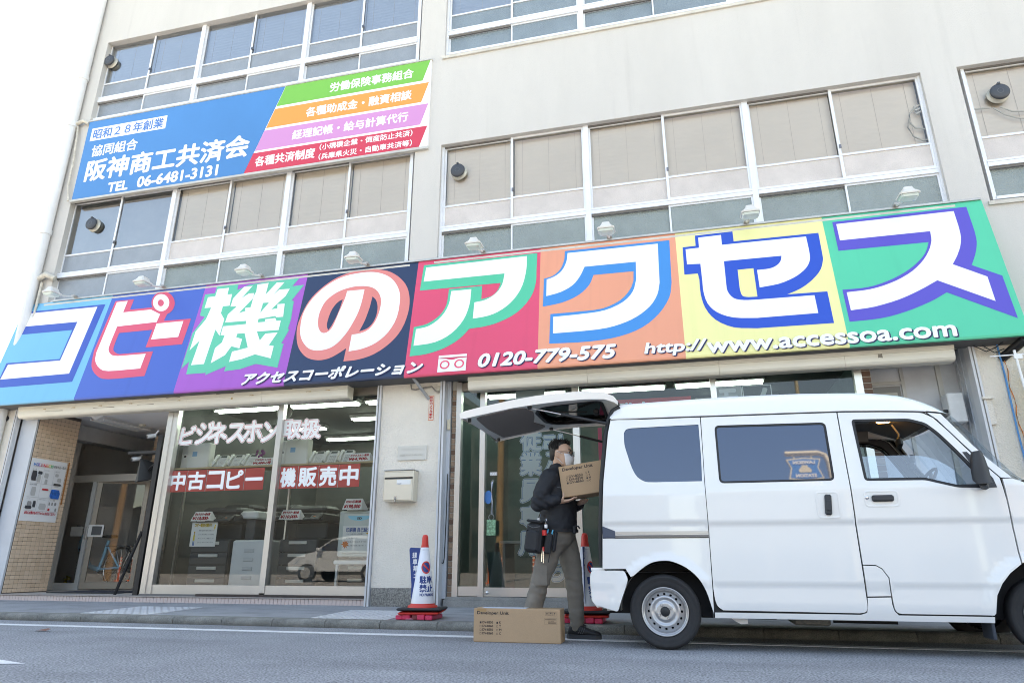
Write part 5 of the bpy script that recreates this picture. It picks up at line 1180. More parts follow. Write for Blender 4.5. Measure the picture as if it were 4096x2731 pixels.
# signs inside the office glass above the van
t = thing('red_banner', (-.3, 8.47, 2.2), 'red banner with yellow stripe inside the office glass above the van roof', 'banner')
m = MB(); m.box(-.75, .20, 8.452, 8.456, 2.2, 2.60); m.build('cloth', mat('banner_red', lin(205, 35, 40), .6), t)
m = MB(); m.fill([(-.15, 2.2), (-.05, 2.2), (.12, 2.55), (-.02, 2.55)], [], lambda u, v: (u, 8.4505, v)); m.build('stripe', mat('banner_yellow', lin(240, 200, 60), .6), t)
m = MB(); put_text(m, '発売！', -.72, -.2, 2.33, 2.55, front(8.450), 0, .012); m.build('lettering', VINYL, t)
for a, b, z1, ch, bgc, fgc, lab in ((.475, .81, 2.70, 'モ', (.45, .45, .44), VINYL, 'grey square sheet with outlined character behind the glass above the van'), (.818, 1.155, 2.69, 'ノ', (.03, .03, .03), CHN, 'black square sheet with pale character behind the glass above the van')):
    t = thing('window_sheet', ((a + b) / 2, 8.45, z1 - .33), lab, 'sheet', 'square sheets in the office window')
    m = MB(); m.box(a, b, 8.450, 8.454, z1 - .34, z1); m.build('margin', VINYL, t)
    m = MB(); m.box(a + .01, b - .01, 8.447, 8.4495, z1 - .33, z1 - .01); m.build('paper', mat('sheet_%d' % int(a * 100), bgc, .5), t)
    m = MB(); put_text(m, ch, a + .06, b - .06, z1 - .27, z1 - .05, front(8.4455), 0, .014); m.build('lettering', fgc, t)
m = MB(); m.box(-2.05, -1.66, 8.445, 8.452, 2.68, 2.80)
m.build('paper_notice', mat('paper_pale', (.5, .53, .55), .5), label='pale blank paper panel at the top of the office door', cat='paper')
m = MB(); m.box(-.98, -.93, 8.446, 8.452, 1.5, 2.25)
m.build('pink_strip', mat('pink_cloth', lin(225, 70, 110), .6), label='narrow pink strip behind the office glass beside the open tailgate', cat='strip')
for a, b, y in ((-2.7, -1.5, 9.3), (-1.3, -.1, 9.3), (.0, 1.2, 9.3), (-2.7, -1.5, 10.4), (.3, 1.5, 10.4)):
    t = thing('office_light', ((a + b) / 2, y, 2.9), 'twin tube strip light in the %s of the dark office' % {(-2.7, 9.3): 'front left', (-1.3, 9.3): 'front middle', (0.0, 9.3): 'front right', (-2.7, 10.4): 'back left', (.3, 10.4): 'back right'}[(a, y)], 'ceiling light', 'strip lights in the office')
    m = MB(); m.bbox(a, b, y - .10, y + .10, 2.96, 3.01, .01); m.build('fixture', FIX, t)
    for dy in (-.05, .05):
        m = MB(); m.cyl((a + .03, y + dy, 2.94), (b - .03, y + dy, 2.94), .018, n=10); m.build('tube', mat('office_lit_tube', (.9, .95, .9), .5, emit=(.70, .95, 1.0), estr=2.6), t)
# desk row inside so the dark glass has something behind it
for a, b, lab in ((-2.6, -1.6, 'grey office desk seen dimly through the door glass'), (-.9, .4, 'grey office desk hidden deep behind the van')):
    t = thing('office_desk', ((a + b) / 2, 10, .22), lab, 'desk', 'desks in the office')
    m = MB(); m.bbox(a, b, 9.7, 10.3, .88, .92, .005); m.build('top', mat('desk_grey', (.3, .31, .31), .5), t)
    for q in (a + .03, b - .08):
        m = MB(); m.box(q, q + .05, 9.72, 10.28, .226, .879); m.build('side', mat('desk_side', (.2, .21, .21), .5), t)
# recessed service door at the far right
SD = thing('service_door', (2.75, 8.75, .2), 'pale grey painted service door with small window in the recess behind the van', 'door')
GD = mat('service_grey', (.52, .53, .55), .6, var=.15, vscale=2.5)
m = MB(); m.box(2.262, 3.27, 8.72, 8.76, .2, 3.0); m.build('leaf', GD, SD)
m = MB(); m.box(2.27, 2.70, 8.70, 8.7195, 2.86, 2.90); m.box(2.66, 2.70, 8.70, 8.7195, .2, 2.86); m.box(2.27, 2.659, 8.70, 8.7195, 2.66, 2.70); m.box(3.05, 3.10, 8.69, 8.7195, .2, 2.95); m.box(2.71, 3.049, 8.70, 8.7195, 2.88, 2.92); m.build('frame', mat('service_frame', (.47, .46, .43), .6, var=.2, vscale=4), SD)
m = MB(); m.box(2.28, 2.64, 8.706, 8.7185, 2.0, 2.64); m.build('window', mat('service_window', (.14, .12, .10), .3), SD)
m = MB(); m.box(2.30, 2.60, 8.70, 8.7055, 2.30, 2.56); m.build('vent_panel', mat('vent_cream', (.42, .39, .34), .6), SD)
m = MB(); m.quad((3.27, 8.40, .2), (3.27, 8.40, 3.0), (3.27, 8.74, 3.0), (3.27, 8.74, .2)); m.box(3.262, 3.2695, 8.50, 8.51, .2, 3.0); m.box(3.262, 3.2695, 8.62, 8.63, .2, 3.0); m.build('side_panel', GREYP, SD)
t = thing('meter_box', (3.1, 8.55, 2.1), 'white painted steel meter box mounted in the recess above the van windscreen', 'meter box')
m = MB(); m.bbox(3.03, 3.2, 8.46, 8.66, 2.13, 2.47, .01); m.build('case', mat('meter_white', (.60, .61, .61), .5, var=.12, vscale=9), t)
m = MB(); m.cyl((3.03, 8.52, 2.27), (2.99, 8.52, 2.27), .02); m.build('knob', BLACKM, t)
# cables and flag pole at the right edge
t = thing('cable_run', (3.57, 8.27, .2), 'blue and orange cables running down the wall at the right edge', 'cable')
m = MB(); m.tube([(3.56, 8.25, 2.95), (3.575, 8.27, 2.6), (3.57, 8.27, 2.0), (3.58, 8.27, 1.2), (3.585, 8.27, .2)], .010); m.build('blue_cable', mat('cable_blue', lin(70, 140, 200), .5), t)
m = MB(); m.tube([(3.60, 8.27, 2.8)] + [(3.605 + .012 * math.sin(i * 1.7), 8.272, 2.75 - i * .1) for i in range(25)], .005); m.build('orange_cable', mat('cable_orange', lin(220, 125, 60), .6), t)
m = MB(); m.tube([(3.30, 8.2, 2.94), (3.42, 8.2, 2.86), (3.52, 8.2, 2.90), (3.6, 8.15, 2.96)], .006); m.tube([(3.40, 8.22, 2.94), (3.5, 8.2, 2.84), (3.60, 8.2, 2.88)], .006); m.build('black_cable', BLACK, t)
t = thing('banner_pole', (3.60, 8.0, .11), 'white flag pole with a yellow banner at the right edge', 'flag pole')
m = MB(); m.cyl((3.68, 8.0, .11), (3.60, 8.0, 2.80), .013); m.build('pole', WHITE, t)
m = MB(); m.cyl((3.36, 8.0, 2.745), (4.1, 8.0, 2.76), .007); m.build('cross_bar', WHITE, t)
m = MB(); m.bbox(3.58, 3.66, 7.985, 8.015, 2.70, 2.755, .004); m.build('clamp', WHITE, t)
m = MB(); n = 16; m.add([(3.70 + .42 * u, 8.0 + .02 * math.sin(u * 7 + v * 3), 2.72 - 1.7 * v) for u in (0, .25, .5, .75, 1) for v in [k / n for k in range(n + 1)]], [(a * (n + 1) + b, (a + 1) * (n + 1) + b, (a + 1) * (n + 1) + b + 1, a * (n + 1) + b + 1) for a in range(4) for b in range(n)], 0, True); m.build('banner', mat('banner_bright_yellow', lin(232, 205, 40), .7), t)
m = MB(); m.bbox(3.30, 3.39, 8.255, 8.29, 2.05, 2.35, .004); m.build('wall_cover', PILLAR, label='stucco coloured cover plate on the wall right of the service recess', cat='cover plate')
m = MB(); m.bbox(3.29, 3.40, 8.22, 8.29, 2.33, 2.36, .004); m.build('wall_hook', PILLAR, label='small rusty bracket on the wall above the cover plate', cat='bracket')

# ------------------------------------------------------------------ things on the pillar
t = thing('mailbox', (-3.55, 8.2, 1.36), 'cream steel mailbox with padlock hasp on the stucco pillar', 'mailbox')
MBX = mat('mailbox_cream', (.70, .64, .53), .38, .35, var=.05, vscale=3)
bx = (-3.735, -3.325)
m = MB(); m.bbox(bx[0], bx[1], 8.13, 8.285, 1.365, 1.755, .006); m.build('body', MBX, t)
m = MB(); m.bbox(bx[0] + .012, bx[1] - .012, 8.122, 8.1295, 1.38, 1.645, .004); d = m.build('door', MBX, t)
m = MB(); m.bbox(bx[0] + .012, bx[1] - .012, 8.122, 8.1295, 1.668, 1.735, .004); m.build('flap', MBX, t)
m = MB(); m.box(bx[0] + .012, bx[1] - .012, 8.126, 8.1298, 1.648, 1.666); m.build('slot', BLACK, t)
m = MB(); m.bbox(bx[0] - .006, bx[1] + .006, 8.12, 8.285, 1.757, 1.767, .003); m.build('lid', mat('mailbox_lid', (.45, .46, .47), .4, .4), t)
m = MB(); m.box(-3.55, -3.36, 8.1195, 8.1215, 1.575, 1.635); m.build('name_label', CARD, d)
m = MB(); put_text(m, 'POST', -3.545, -3.485, 1.578, 1.59, front(8.1185), 0, .0008); m.build('lettering', mat('print_bluegrey', (.15, .18, .25), .6), d)
m = MB(); m.box(-3.575, -3.545, 8.116, 8.1215, 1.385, 1.43); m.box(-3.57, -3.55, 8.105, 8.117, 1.362, 1.385); m.tube([(-3.565, 8.112, 1.385), (-3.565, 8.110, 1.405), (-3.555, 8.110, 1.405), (-3.555, 8.112, 1.385)], .003); m.build('hasp', mat('hasp_steel', (.5, .5, .5), .25, .9), d)
t = thing('name_plate', (-3.43, 8.27, 1.9), 'blank looking cream plaque with faint raised lettering above the mailbox', 'plaque')
m = MB(); m.bbox(-3.625, -3.215, 8.268, 8.289, 1.905, 2.095, .003); m.build('plate', mat('plaque_cream', (.60, .575, .52), .5), t)
m = MB(); put_text(m, '株式会社 アクセスコーポレーション', -3.59, -3.27, 1.96, 1.985, front(8.2665), 0, .001); m.build('lettering', mat('plaque_faint', (.53, .505, .455), .5), t)
m = MB(); put_text(m, 'ビジネスソリューション パートナー', -3.57, -3.27, 2.04, 2.055, front(8.2665), 0, .0005); m.build('lettering', mat('plaque_faint', (.53, .505, .455), .5), t)
t = thing('camera_notice', (-3.18, 8.27, 2.42), 'narrow vertical red and white security camera notice on the pillar', 'notice')
m = MB(); m.box(-3.215, -3.145, 8.280, 8.2875, 2.425, 2.76); m.build('border', mat('notice_orange', lin(212, 110, 60), .5), t)
m = MB(); m.box(-3.209, -3.151, 8.278, 8.2798, 2.431, 2.754); m.build('face', mat('notice_cream', (.72, .66, .56), .5), t)
for i, ch in enumerate('防犯カメラ作動中'):
    m = MB(); z = 2.715 - i * .0385; put_text(m, ch, -3.200, -3.160, z, z + .034, front(8.2765), 0, .0015); m.build('lettering', mat('notice_red', lin(190, 40, 45), .5), t)
t = thing('wall_wiring', (-3.3, 8.27, 2.7), 'loop of grey wiring on the pillar below the sign', 'wiring')
m = MB(); m.tube([(-3.48, 8.26, 2.93), (-3.46, 8.25, 2.86), (-3.40, 8.25, 2.85), (-3.30, 8.25, 2.87), (-3.17, 8.25, 2.88), (-3.12, 8.25, 2.82), (-3.08, 8.25, 2.80), (-3.05, 8.26, 2.80)], .010); m.build('cable', mat('old_cable', (.25, .23, .20), .8), t)
m = MB(); m.bbox(-3.09, -3.05, 8.23, 8.285, 2.81, 2.88, .004); m.build('junction_box', mat('junction_cream', (.5, .45, .36), .6), t)
# ------------------------------------------------------------------ entrance door, lobby things
ED = thing('entrance_door', (-10.0, 9.9, .19), 'aluminium framed glass entrance door, one leaf standing open', 'door')
EF = mat('door_frame_beige', (.50, .47, .42), .45, .3, var=.06)
m = MB(); m.box(-10.66, -10.60, 9.87, 9.93, .19, 2.9); m.build('jamb', EF, ED)
m = MB(); m.box(-10.6, -8.6, 9.87, 9.93, 1.98, 2.10); m.build('transom', EF, ED)
m = MB(); m.box(-10.6, -10.02, 9.88, 9.92, .19, .30); m.box(-10.10, -10.02, 9.88, 9.92, .30, 1.98); m.build('fixed_leaf', mat('leaf_white', (.62, .62, .60), .4, .2), ED)
m = MB(); m.quad((-10.6, 9.9, .30), (-10.1, 9.9, .30), (-10.1, 9.9, 1.98), (-10.6, 9.9, 1.98)); m.quad((-10.6, 9.9, 2.1), (-8.7, 9.9, 2.1), (-8.7, 9.9, 2.66), (-10.6, 9.9, 2.66)); m.build('glass', GLASS, ED)
M = Matrix.Translation((-10.0, 9.9, .19)) @ Matrix.Rotation(R(28), 4, 'Z')
m = MB(); m.box(0, .075, -.02, .02, .01, 1.86, M=M); m.box(.76, .83, -.02, .02, .01, 1.86, M=M); m.box(.075, .76, -.02, .02, .01, .12, M=M); m.box(.075, .76, -.02, .02, 1.77, 1.86, M=M); lf_ = m.build('open_leaf', mat('leaf_bronze', (.27, .24, .20), .4, .3), ED)
m = MB(); m.add([M @ Vector(p) for p in ((.075, 0, .12), (.76, 0, .12), (.76, 0, 1.77), (.075, 0, 1.77))], [(0, 1, 2, 3)]); m.build('glass', GLASS, lf_)
m = MB(); m.box(-.02, .22, -.03, -.02, .86, 1.06, M=M); m.build('push_plate', mat('push_white', (.6, .6, .58), .4), lf_)
m = MB(); m.box(.04, .19, -.034, -.0305, .885, 1.035, M=M); m.build('push_inset', CDL, lf_)
m = MB(); m.bbox(-10.05, -10.0, 9.84, 9.8695, 1.02, 1.22, .004); m.box(-10.36, -10.12, 9.86, 9.8795, 1.06, 1.22); m.build('push_plate', mat('push_grey', (.45, .44, .41), .4, .3), ED)
t = thing('door_mat', (-9.0, 9.3, .19), 'dark ribbed door mat lying in front of the entrance', 'mat')
m = MB()
for i in range(34):
    m.box(-9.35 + i * .033, -9.35 + i * .033 + .022, 8.75, 9.55, .1925, .206)
m.box(-9.36, -8.2, 8.74, 9.56, .1921, .198)
m.build('ribs', mat('mat_navy', (.06, .065, .08), .9), t, kind='stuff')
m = MB(); m.box(-9.39, -8.19, 8.72, 8.739, .1921, .205); m.box(-9.39, -8.19, 9.561, 9.58, .1921, .205); m.build('edge', BLACK, t)
t = thing('porch_light', (-9.3, 9.5, 2.88), 'unlit twin tube lamp on the porch ceiling', 'ceiling light')
m = MB(); m.add([(-9.55, 9.0, 2.949), (-9.25, 9.0, 2.949), (-9.40, 9.0, 2.88), (-9.55, 10.1, 2.949), (-9.25, 10.1, 2.949), (-9.40, 10.1, 2.88)], [(0, 1, 2), (3, 5, 4), (0, 2, 5, 3), (1, 4, 5, 2)]); m.build('reflector', WHITE, t)
for dx in (-.13, .13):
    m = MB(); m.cyl((-9.40 + dx, 9.03, 2.895), (-9.40 + dx, 10.07, 2.895), .016); m.build('tube', WHITE, t)
m = MB(); m.lathe([(.0, .045), (.04, .04), (.06, .015), (.06, 0)], (-9.2, 9.8, 2.949), (0, 0, -1), 20); m.build('smoke_detector', mat('detector_cream', (.62, .58, .48), .5), label='round cream smoke detector on the porch ceiling', cat='smoke detector')
# black post with monitor arm, cameras
t = thing('black_post', (-7.6, 8.45, .19), 'tall black steel post with slanting stay left of the shop window', 'post')
m = MB(); m.box(-7.58, -7.50, 8.42, 8.48, .19, 2.45); m.build('post', BLACKM, t)
m = MB(); m.tube([(-7.60, 8.43, 1.05), (-7.88, 8.43, .20)], .028, 4); m.build('stay', BLACKM, t)
t = thing('wall_monitor', (-7.9, 8.55, 1.75), 'thin black screen on a bracket beside the entrance seen edge on', 'screen')
m = MB(); m.add([(-7.93, 8.52, 2.12), (-7.86, 8.62, 2.08), (-7.80, 8.60, 1.80), (-7.93, 8.50, 1.76), (-7.90, 8.50, 2.12), (-7.80, 8.66, 2.08), (-7.76, 8.64, 1.82), (-7.87, 8.48, 1.78)], [(0, 1, 2, 3), (4, 7, 6, 5), (0, 4, 5, 1), (3, 2, 6, 7), (1, 5, 6, 2), (0, 3, 7, 4)]); m.build('panel', BLACK, t)
m = MB(); m.tube([(-7.82, 8.60, 1.95), (-7.70, 8.52, 2.0), (-7.57, 8.45, 2.02)], .015); m.build('bracket', BLACKM, t)
m = MB(); m.box(-8.10, -7.60, 8.44, 8.60, 2.18, 2.22); m.build('canopy', BLACKM, t)
for (x, y, z, lab) in ((-7.95, 8.55, 2.13, 'grey security camera under the black bracket by the entrance'), (-7.63, 8.42, 2.44, 'white security camera at the top of the black post')):
    t = thing('security_camera', (x, y, z), lab, 'camera', 'security cameras')
    m = MB(); m.cyl((x, y, z), (x - .06, y - .10, z - .03), .032); m.build('body', mat('cam_grey', (.5, .5, .5), .4), t)
    m = MB(); m.cyl((x - .061, y - .102, z - .0305), (x - .066, y - .11, z - .033), .024); m.build('lens', BLACK, t)
    m = MB(); m.cyl((x, y, z + .025), (x + .02, y + .02, z + .08), .012); m.build('mount', mat('cam_grey', (.5, .5, .5)), t)
# bicycle in the lobby
def bicycle(o, sc, lab, col):
    t = thing('bicycle', o, lab, 'bicycle')
    ox, oy, oz = o
    P = lambda x, z, dy=0: (ox + x * sc, oy + dy * sc, oz + z * sc)
    FR = mat('bike_blue', col, .35, .1); CH = mat('bike_chrome', (.6, .6, .6), .2, .9); RB = mat('bike_rubber', (.02, .02, .02), .8)
    for wx in (0, 1.02):
        m = MB(); m.lathe([(.33 * sc, -.016 * sc), (.345 * sc, 0), (.33 * sc, .016 * sc), (.315 * sc, 0)], P(wx, .345), (0, 1, 0), 32, closed=True); w_ = m.build('wheel', RB, t)
        m = MB(); m.lathe([(.31 * sc, -.016 * sc), (.316 * sc, 0), (.31 * sc, .016 * sc), (.304 * sc, 0)], P(wx, .345), (0, 1, 0), 32, closed=True); m.build('rim', CH, w_)
        m = MB()
        for k in range(16):
            a = 2 * math.pi * k / 16
            m.cyl(P(wx + .02 * math.cos(a + 1), .345 + .02 * math.sin(a + 1)), P(wx + .305 * math.cos(a), .345 + .305 * math.sin(a)), .0035 * sc, n=4, caps=False)
        m.build('spokes', CH, w_)
    m = MB(); m.tube([P(.88, .90), P(.93, .68), P(.97, .5), P(1.02, .345)], .026 * sc); m.build('fork', FR, t)
    m = MB(); m.tube([P(.90, .80), P(.78, .55), P(.62, .36), P(.42, .31)], .044 * sc); m.build('down_tube', FR, t)
    m = MB(); m.tube([P(.42, .31), P(.36, .55), P(.31, .80)], .026 * sc); m.build('seat_tube', FR, t)
    m = MB(); m.tube([P(.42, .31), P(0, .345)], .020 * sc); m.build('chain_stay', FR, t)
    m = MB(); m.tube([P(.33, .72), P(0, .345)], .017 * sc); m.build('seat_stay', FR, t)
    m = MB(); m.loft([[P(.20, .84, -.07), P(.20, .84, .07), P(.20, .89, .07), P(.20, .89, -.07)], [P(.32, .84, -.05), P(.32, .84, .05), P(.32, .89, .05), P(.32, .89, -.05)], [P(.45, .85, -.02), P(.45, .85, .02), P(.45, .88, .02), P(.45, .88, -.02)]], sm=False); m.build('saddle', RB, t)
    m = MB(); m.tube([P(.72, 1.02, -.26), P(.82, 1.04, -.22), P(.88, 1.0, -.05), P(.88, 1.0, .05), P(.82, 1.04, .22), P(.72, 1.02, .26)], .016 * sc); m.cyl(P(.88, .88), P(.88, 1.0), .016 * sc); m.build('handlebar', CH, t)
    m = MB()
    for dy in (-.15, -.05, .05, .15): m.tube([P(-.22, .70, dy), P(.2, .70, dy)], .010 * sc)
    m.tube([P(-.1, .70, -.12), P(0, .345, -.08)], .010 * sc); m.build('carrier', CH, t)
    m = MB(); m.lathe([(.001, -.01), (.085 * sc, -.004), (.085 * sc, .004), (.001, .01)], P(.42, .31, -.06), (0, 1, 0), 20); m.build('chain_wheel', CH, t)
    m = MB(); m.tube([P(.92, .30, -.04), P(1.02, .66, -.04), P(1.2, .55, -.04)], .01 * sc); m.build('mudguard', FR, t)
    # it faces left: mirror by rotating the thing about its own foot
    return t
bk = bicycle((-9.62, 10.28, .20), 1.0, 'light blue bicycle parked in the lobby behind the entrance door', lin(125, 180, 205))
bk.rotation_euler = (0, 0, math.pi)
m = MB()
for k in range(26):
    a = random.random() * 6.28; rr = random.random() ** .5
    m.lathe([(.001, -.02), (.04, 0), (.001, .02)], (-10.62 + .16 * rr * math.cos(a), 10.1 + .08 * rr * math.sin(a), .27 + .12 * random.random()), (math.cos(a), .3, 1), 6)
m.build('yellow_bundle', mat('yellow_fabric', (.62, .52, .05), .8, var=.4, vscale=30), label='crumpled yellow bundle on the lobby floor behind the glass', cat='bundle')
m = MB()
for k in range(40):
    m.box(-10.95, -10.3, 12.4, 12.42, .9 + k * .04, .932 + k * .04)
m.build('lobby_shutter', mat('shutter_slats', (.5, .52, .54), .6), label='pale slatted shutter at the back of the lobby', cat='shutter')
# ------------------------------------------------------------------ the white van
VX, VY, VW = -0.213, 5.58, 1.44
VAN = thing('delivery_van', (VX + 1.2, VY + VW / 2, 0), 'white kei delivery van parked at the kerb with its tailgate raised', 'van')
PAINT = mat('van_white_paint', (.80, .795, .78), .22, 0, .5, coat=.6, var=.012, vscale=2)
RUBBER = mat('rubber_seal', (.012, .013, .015), .6); TRIMB = mat('van_black_trim', (.03, .033, .038), .55, bump=.2, bscale=400)
VDARK = mat('van_underside', (.018, .018, .02), .9); VGREY = mat('van_interior_grey', (.20, .20, .20), .8); VLINER = mat('van_headliner', (.16, .165, .16), .85)
PRIV = mat('privacy_glass', (.008, .032, .088), .02, 0, 1.0)  # blue base colour paints in the sky's reflection
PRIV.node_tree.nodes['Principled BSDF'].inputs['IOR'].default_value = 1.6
VGL = glass_mat('van_window_glass', (.80, .90, .96), 1.5, boost=.03)
VGLN = glass_mat('van_side_glass', (.74, .86, .95), 1.5, boost=.16)
CHROME = mat('van_chrome', (.75, .75, .77), .12, 1.0)

def catm(P, k=5, closed=False):
    P = [Vector(p) for p in P]
    Q = [2 * P[0] - P[1]] + P + [2 * P[-1] - P[-2]]
    out = []
    for i in range(1, len(Q) - 2):
        a, b, c, d = Q[i - 1:i + 3]
        for j in range(k):
            t = j / k
            out.append(.5 * ((2 * b) + (-a + c) * t + (2 * a - 5 * b + 4 * c - d) * t * t + (-a + 3 * b - 3 * c + d) * t ** 3))
    out.append(P[-1])
    return [tuple(p) for p in out]
def sstep(a, b, x):
    t = max(0., min(1., (x - a) / (b - a)))
    return t * t * (3 - 2 * t)
def ys(x, z):
    """inward offset of the body side"""
    y = 0.0
    if z > 1.15: y += .17 * (z - 1.15)
    if z < .35: y += .8 * (.35 - z) ** 2
    # shoulder crease and lower moulding
    y += .012 * sstep(.935, .895, z) * sstep(.2, .9, z) * 1.0
    y += .010 * sstep(.485, .435, z)
    # flared arches
    for cx in (.03, 2.58):
        r = math.hypot(x - cx, (z - .27))
        y -= .014 * (1 - sstep(.365, .425, r))
    if x > 2.35: y += .55 * (x - 2.35) ** 2
    if x < -.25: y += .35 * (x + .25) ** 2
    return y
def side(x, z, d=0.0, far=False):
    y = ys(x, z) + d
    return (VX + x, VY + (VW - y if far else y), z)
def side_normal(x, z, far=False):
    e = .002
    return Vector(((ys(x + e, z) - ys(x - e, z)) / (2 * e), 1.0 if far else -1.0, (ys(x, z + e) - ys(x, z - e)) / (2 * e))).normalized()
def true_normals(o, far=False):
    """shade the smooth faces with the exact normal of the pressed panel"""
    me = o.data
    ns = []
    for p in me.polygons:
        for vi in p.vertices:
            if p.use_smooth:
                c = me.vertices[vi].co
                ns.append(side_normal(c.x - VX, c.z, far))
            else:
                ns.append(p.normal)
    me.normals_split_custom_set(ns)
    return o
def inset(poly, g):
    n = len(poly)
    A = sum(poly[i][0] * poly[(i + 1) % n][1] - poly[(i + 1) % n][0] * poly[i][1] for i in range(n))
    s = 1 if A > 0 else -1
    out = []
    for i in range(n):
        p0, p, p1 = Vector(poly[i - 1]), Vector(poly[i]), Vector(poly[(i + 1) % n])
        a, b = (p - p0), (p1 - p)
        if a.length < 1e-6 or b.length < 1e-6:
            out.append(tuple(p)); continue
        a.normalize(); b.normalize()
        na, nb = Vector((-a.y, a.x)) * s, Vector((-b.y, b.x)) * s
        m = na + nb
        if m.length < .2: m = na
        else: m = m / max(.45, m.dot(na)) if m.length else na
        m = m * (1 / max(m.length, 1e-6)) * min(1.6, 1 / max(.4, m.normalized().dot(na)))
        out.append(tuple(p + m * g))
    return out
def dens(poly, s=.06):
    out = []
    n = len(poly)
    for i in range(n):
        a, b = Vector(poly[i]), Vector(poly[(i + 1) % n])
        k = max(1, int((b - a).length / s))
        out += [tuple(a + (b - a) * j / k) for j in range(k)]
    return out
def panel(name, outline, holes, m, parent, gap=.0025, lip=.022, grid=.034, d=0.0, far=False):
    o = dens(inset(outline, gap)); hs = [dens(h) for h in holes]
    mb = MB()
    vs, fs = fill2d(o, hs, grid)
    mb.add([side(x, z, d, far) for x, z in vs], fs, 0, True)
    for lp in [o] + hs:                                   # rolled edges
        n = len(lp)
        mb.add([side(x, z, d, far) for x, z in lp] + [side(x, z, d + lip, far) for x, z in lp], [(i, (i + 1) % n, n + (i + 1) % n, n + i) for i in range(n)], 0, False)
    return true_normals(mb.build(name, m, parent), far)
rarch = catm([(.377, .251), (.361, .313), (.333, .417), (.281, .512), (.198, .585), (.101, .628), (.03, .634), (-.05, .622), (-.13, .578), (-.225, .50), (-.262, .45)], 3)
# rear quarter with window
QTOP = [(-.335, 1.785), (-.362, 1.66), (-.386, 1.456), (-.408, 1.27), (-.431, .915), (-.445, .572)]
quarter = QTOP + [(-.262, .574), (-.224, .514)] + [p for p in reversed(rarch) if p[0] > -.20] + [(.381, .278), (.392, .84), (.394, 1.236), (.402, 1.49), (.408, 1.771)]
qwin = catm([(-.225, 1.66), (-.226, 1.60), (-.222, 1.55), (-.205, 1.48), (-.17, 1.36), (-.13, 1.285), (-.07, 1.245), (0, 1.238)], 3) + [(.375, 1.236), (.385, 1.42), (.388, 1.705), (.2, 1.704)] + catm([(-.16, 1.70), (-.205, 1.69), (-.225, 1.66)], 3)[:-1]
sdoor = [(.410, 1.768), (.402, 1.49), (.394, 1.236), (.392, .84), (.386, .439)] + catm([(.386, .439), (.392, .36), (.408, .312), (.445, .283)], 3)[1:] + [(1.38, .277)] + catm([(1.38, .277), (1.42, .285), (1.438, .31), (1.442, .345)], 3)[1:] + [(1.443, .9), (1.447, 1.45), (1.452, 1.754)]
def rr(pts, r=.035, k=4):
    out = []
    n = len(pts)
    for i in range(n):
        a, b, c = Vector(pts[i - 1]), Vector(pts[i]), Vector(pts[(i + 1) % n])
        u = (a - b).normalized(); v = (c - b).normalized()
        q = min(r, (a - b).length * .45, (c - b).length * .45)
        p0, p1 = b + u * q, b + v * q
        for j in range(k + 1):
            t = j / k
            out.append(tuple(p0 * (1 - t) ** 2 + b * 2 * t * (1 - t) + p1 * t * t))
    return out
swin = rr([(.512, 1.69), (.505, 1.215), (1.347, 1.213), (1.356, 1.675)], .04)
fdoor = [(1.456, 1.754), (1.450, 1.45), (1.447, .9), (1.448, .607), (1.536, .604), (1.572, .581), (1.608, .519), (1.608, .40), (1.609, .34)] + catm([(1.609, .34), (1.614, .305), (1.63, .284), (1.655, .277)], 3)[1:] + [(2.225, .277), (2.238, .291), (2.267, .406), (2.31, .483), (2.373, .552), (2.456, .612), (2.458, .78), (2.456, 1.052), (2.446, 1.205), (2.36, 1.315), (2.28, 1.435), (2.20, 1.562), (2.12, 1.675), (2.06, 1.715), (2.0, 1.728)]
fwin = rr([(1.545, 1.690), (1.552, 1.205), (1.962, 1.200), (2.05, 1.172), (2.16, 1.14), (2.345, 1.133), (2.33, 1.235), (2.22, 1.42), (2.131, 1.555), (2.06, 1.636), (1.95, 1.676)], .03)
fuel = [(1.448, .605), (1.536, .602), (1.572, .579), (1.606, .519), (1.605, .394), (1.447, .390)]
sill = [(.383, .272), (1.39, .272), (1.428, .285), (1.440, .33), (1.446, .386), (1.604, .390), (1.604, .34), (1.612, .298), (1.635, .272), (2.228, .272), (2.222, .228), (.378, .228)]
apil = [(2.065, 1.72), (2.178, 1.705), (2.258, 1.576), (2.328, 1.458), (2.406, 1.346), (2.529, 1.203), (2.452, 1.203), (2.364, 1.318), (2.284, 1.438), (2.204, 1.565), (2.124, 1.679)]
farch2 = [(2.58 + .365 * math.cos(a), .275 + .365 * math.sin(a)) for a in [R(v) for v in range(0, 112, 8)]]
fender = [(2.461, 1.20), (2.529, 1.20), (2.66, 1.15), (2.80, 1.07), (2.90, .96), (2.95, .80), (2.96, .56)] + [(2.945, .29)] + farch2 + [(2.461, .617), (2.463, .78), (2.461, 1.052)]
bump = rr([(-.535, .562), (-.548, .50), (-.538, .355), (-.520, .312), (-.335, .262), (-.30, .36), (-.262, .45), (-.245, .50), (-.272, .563)], .02)
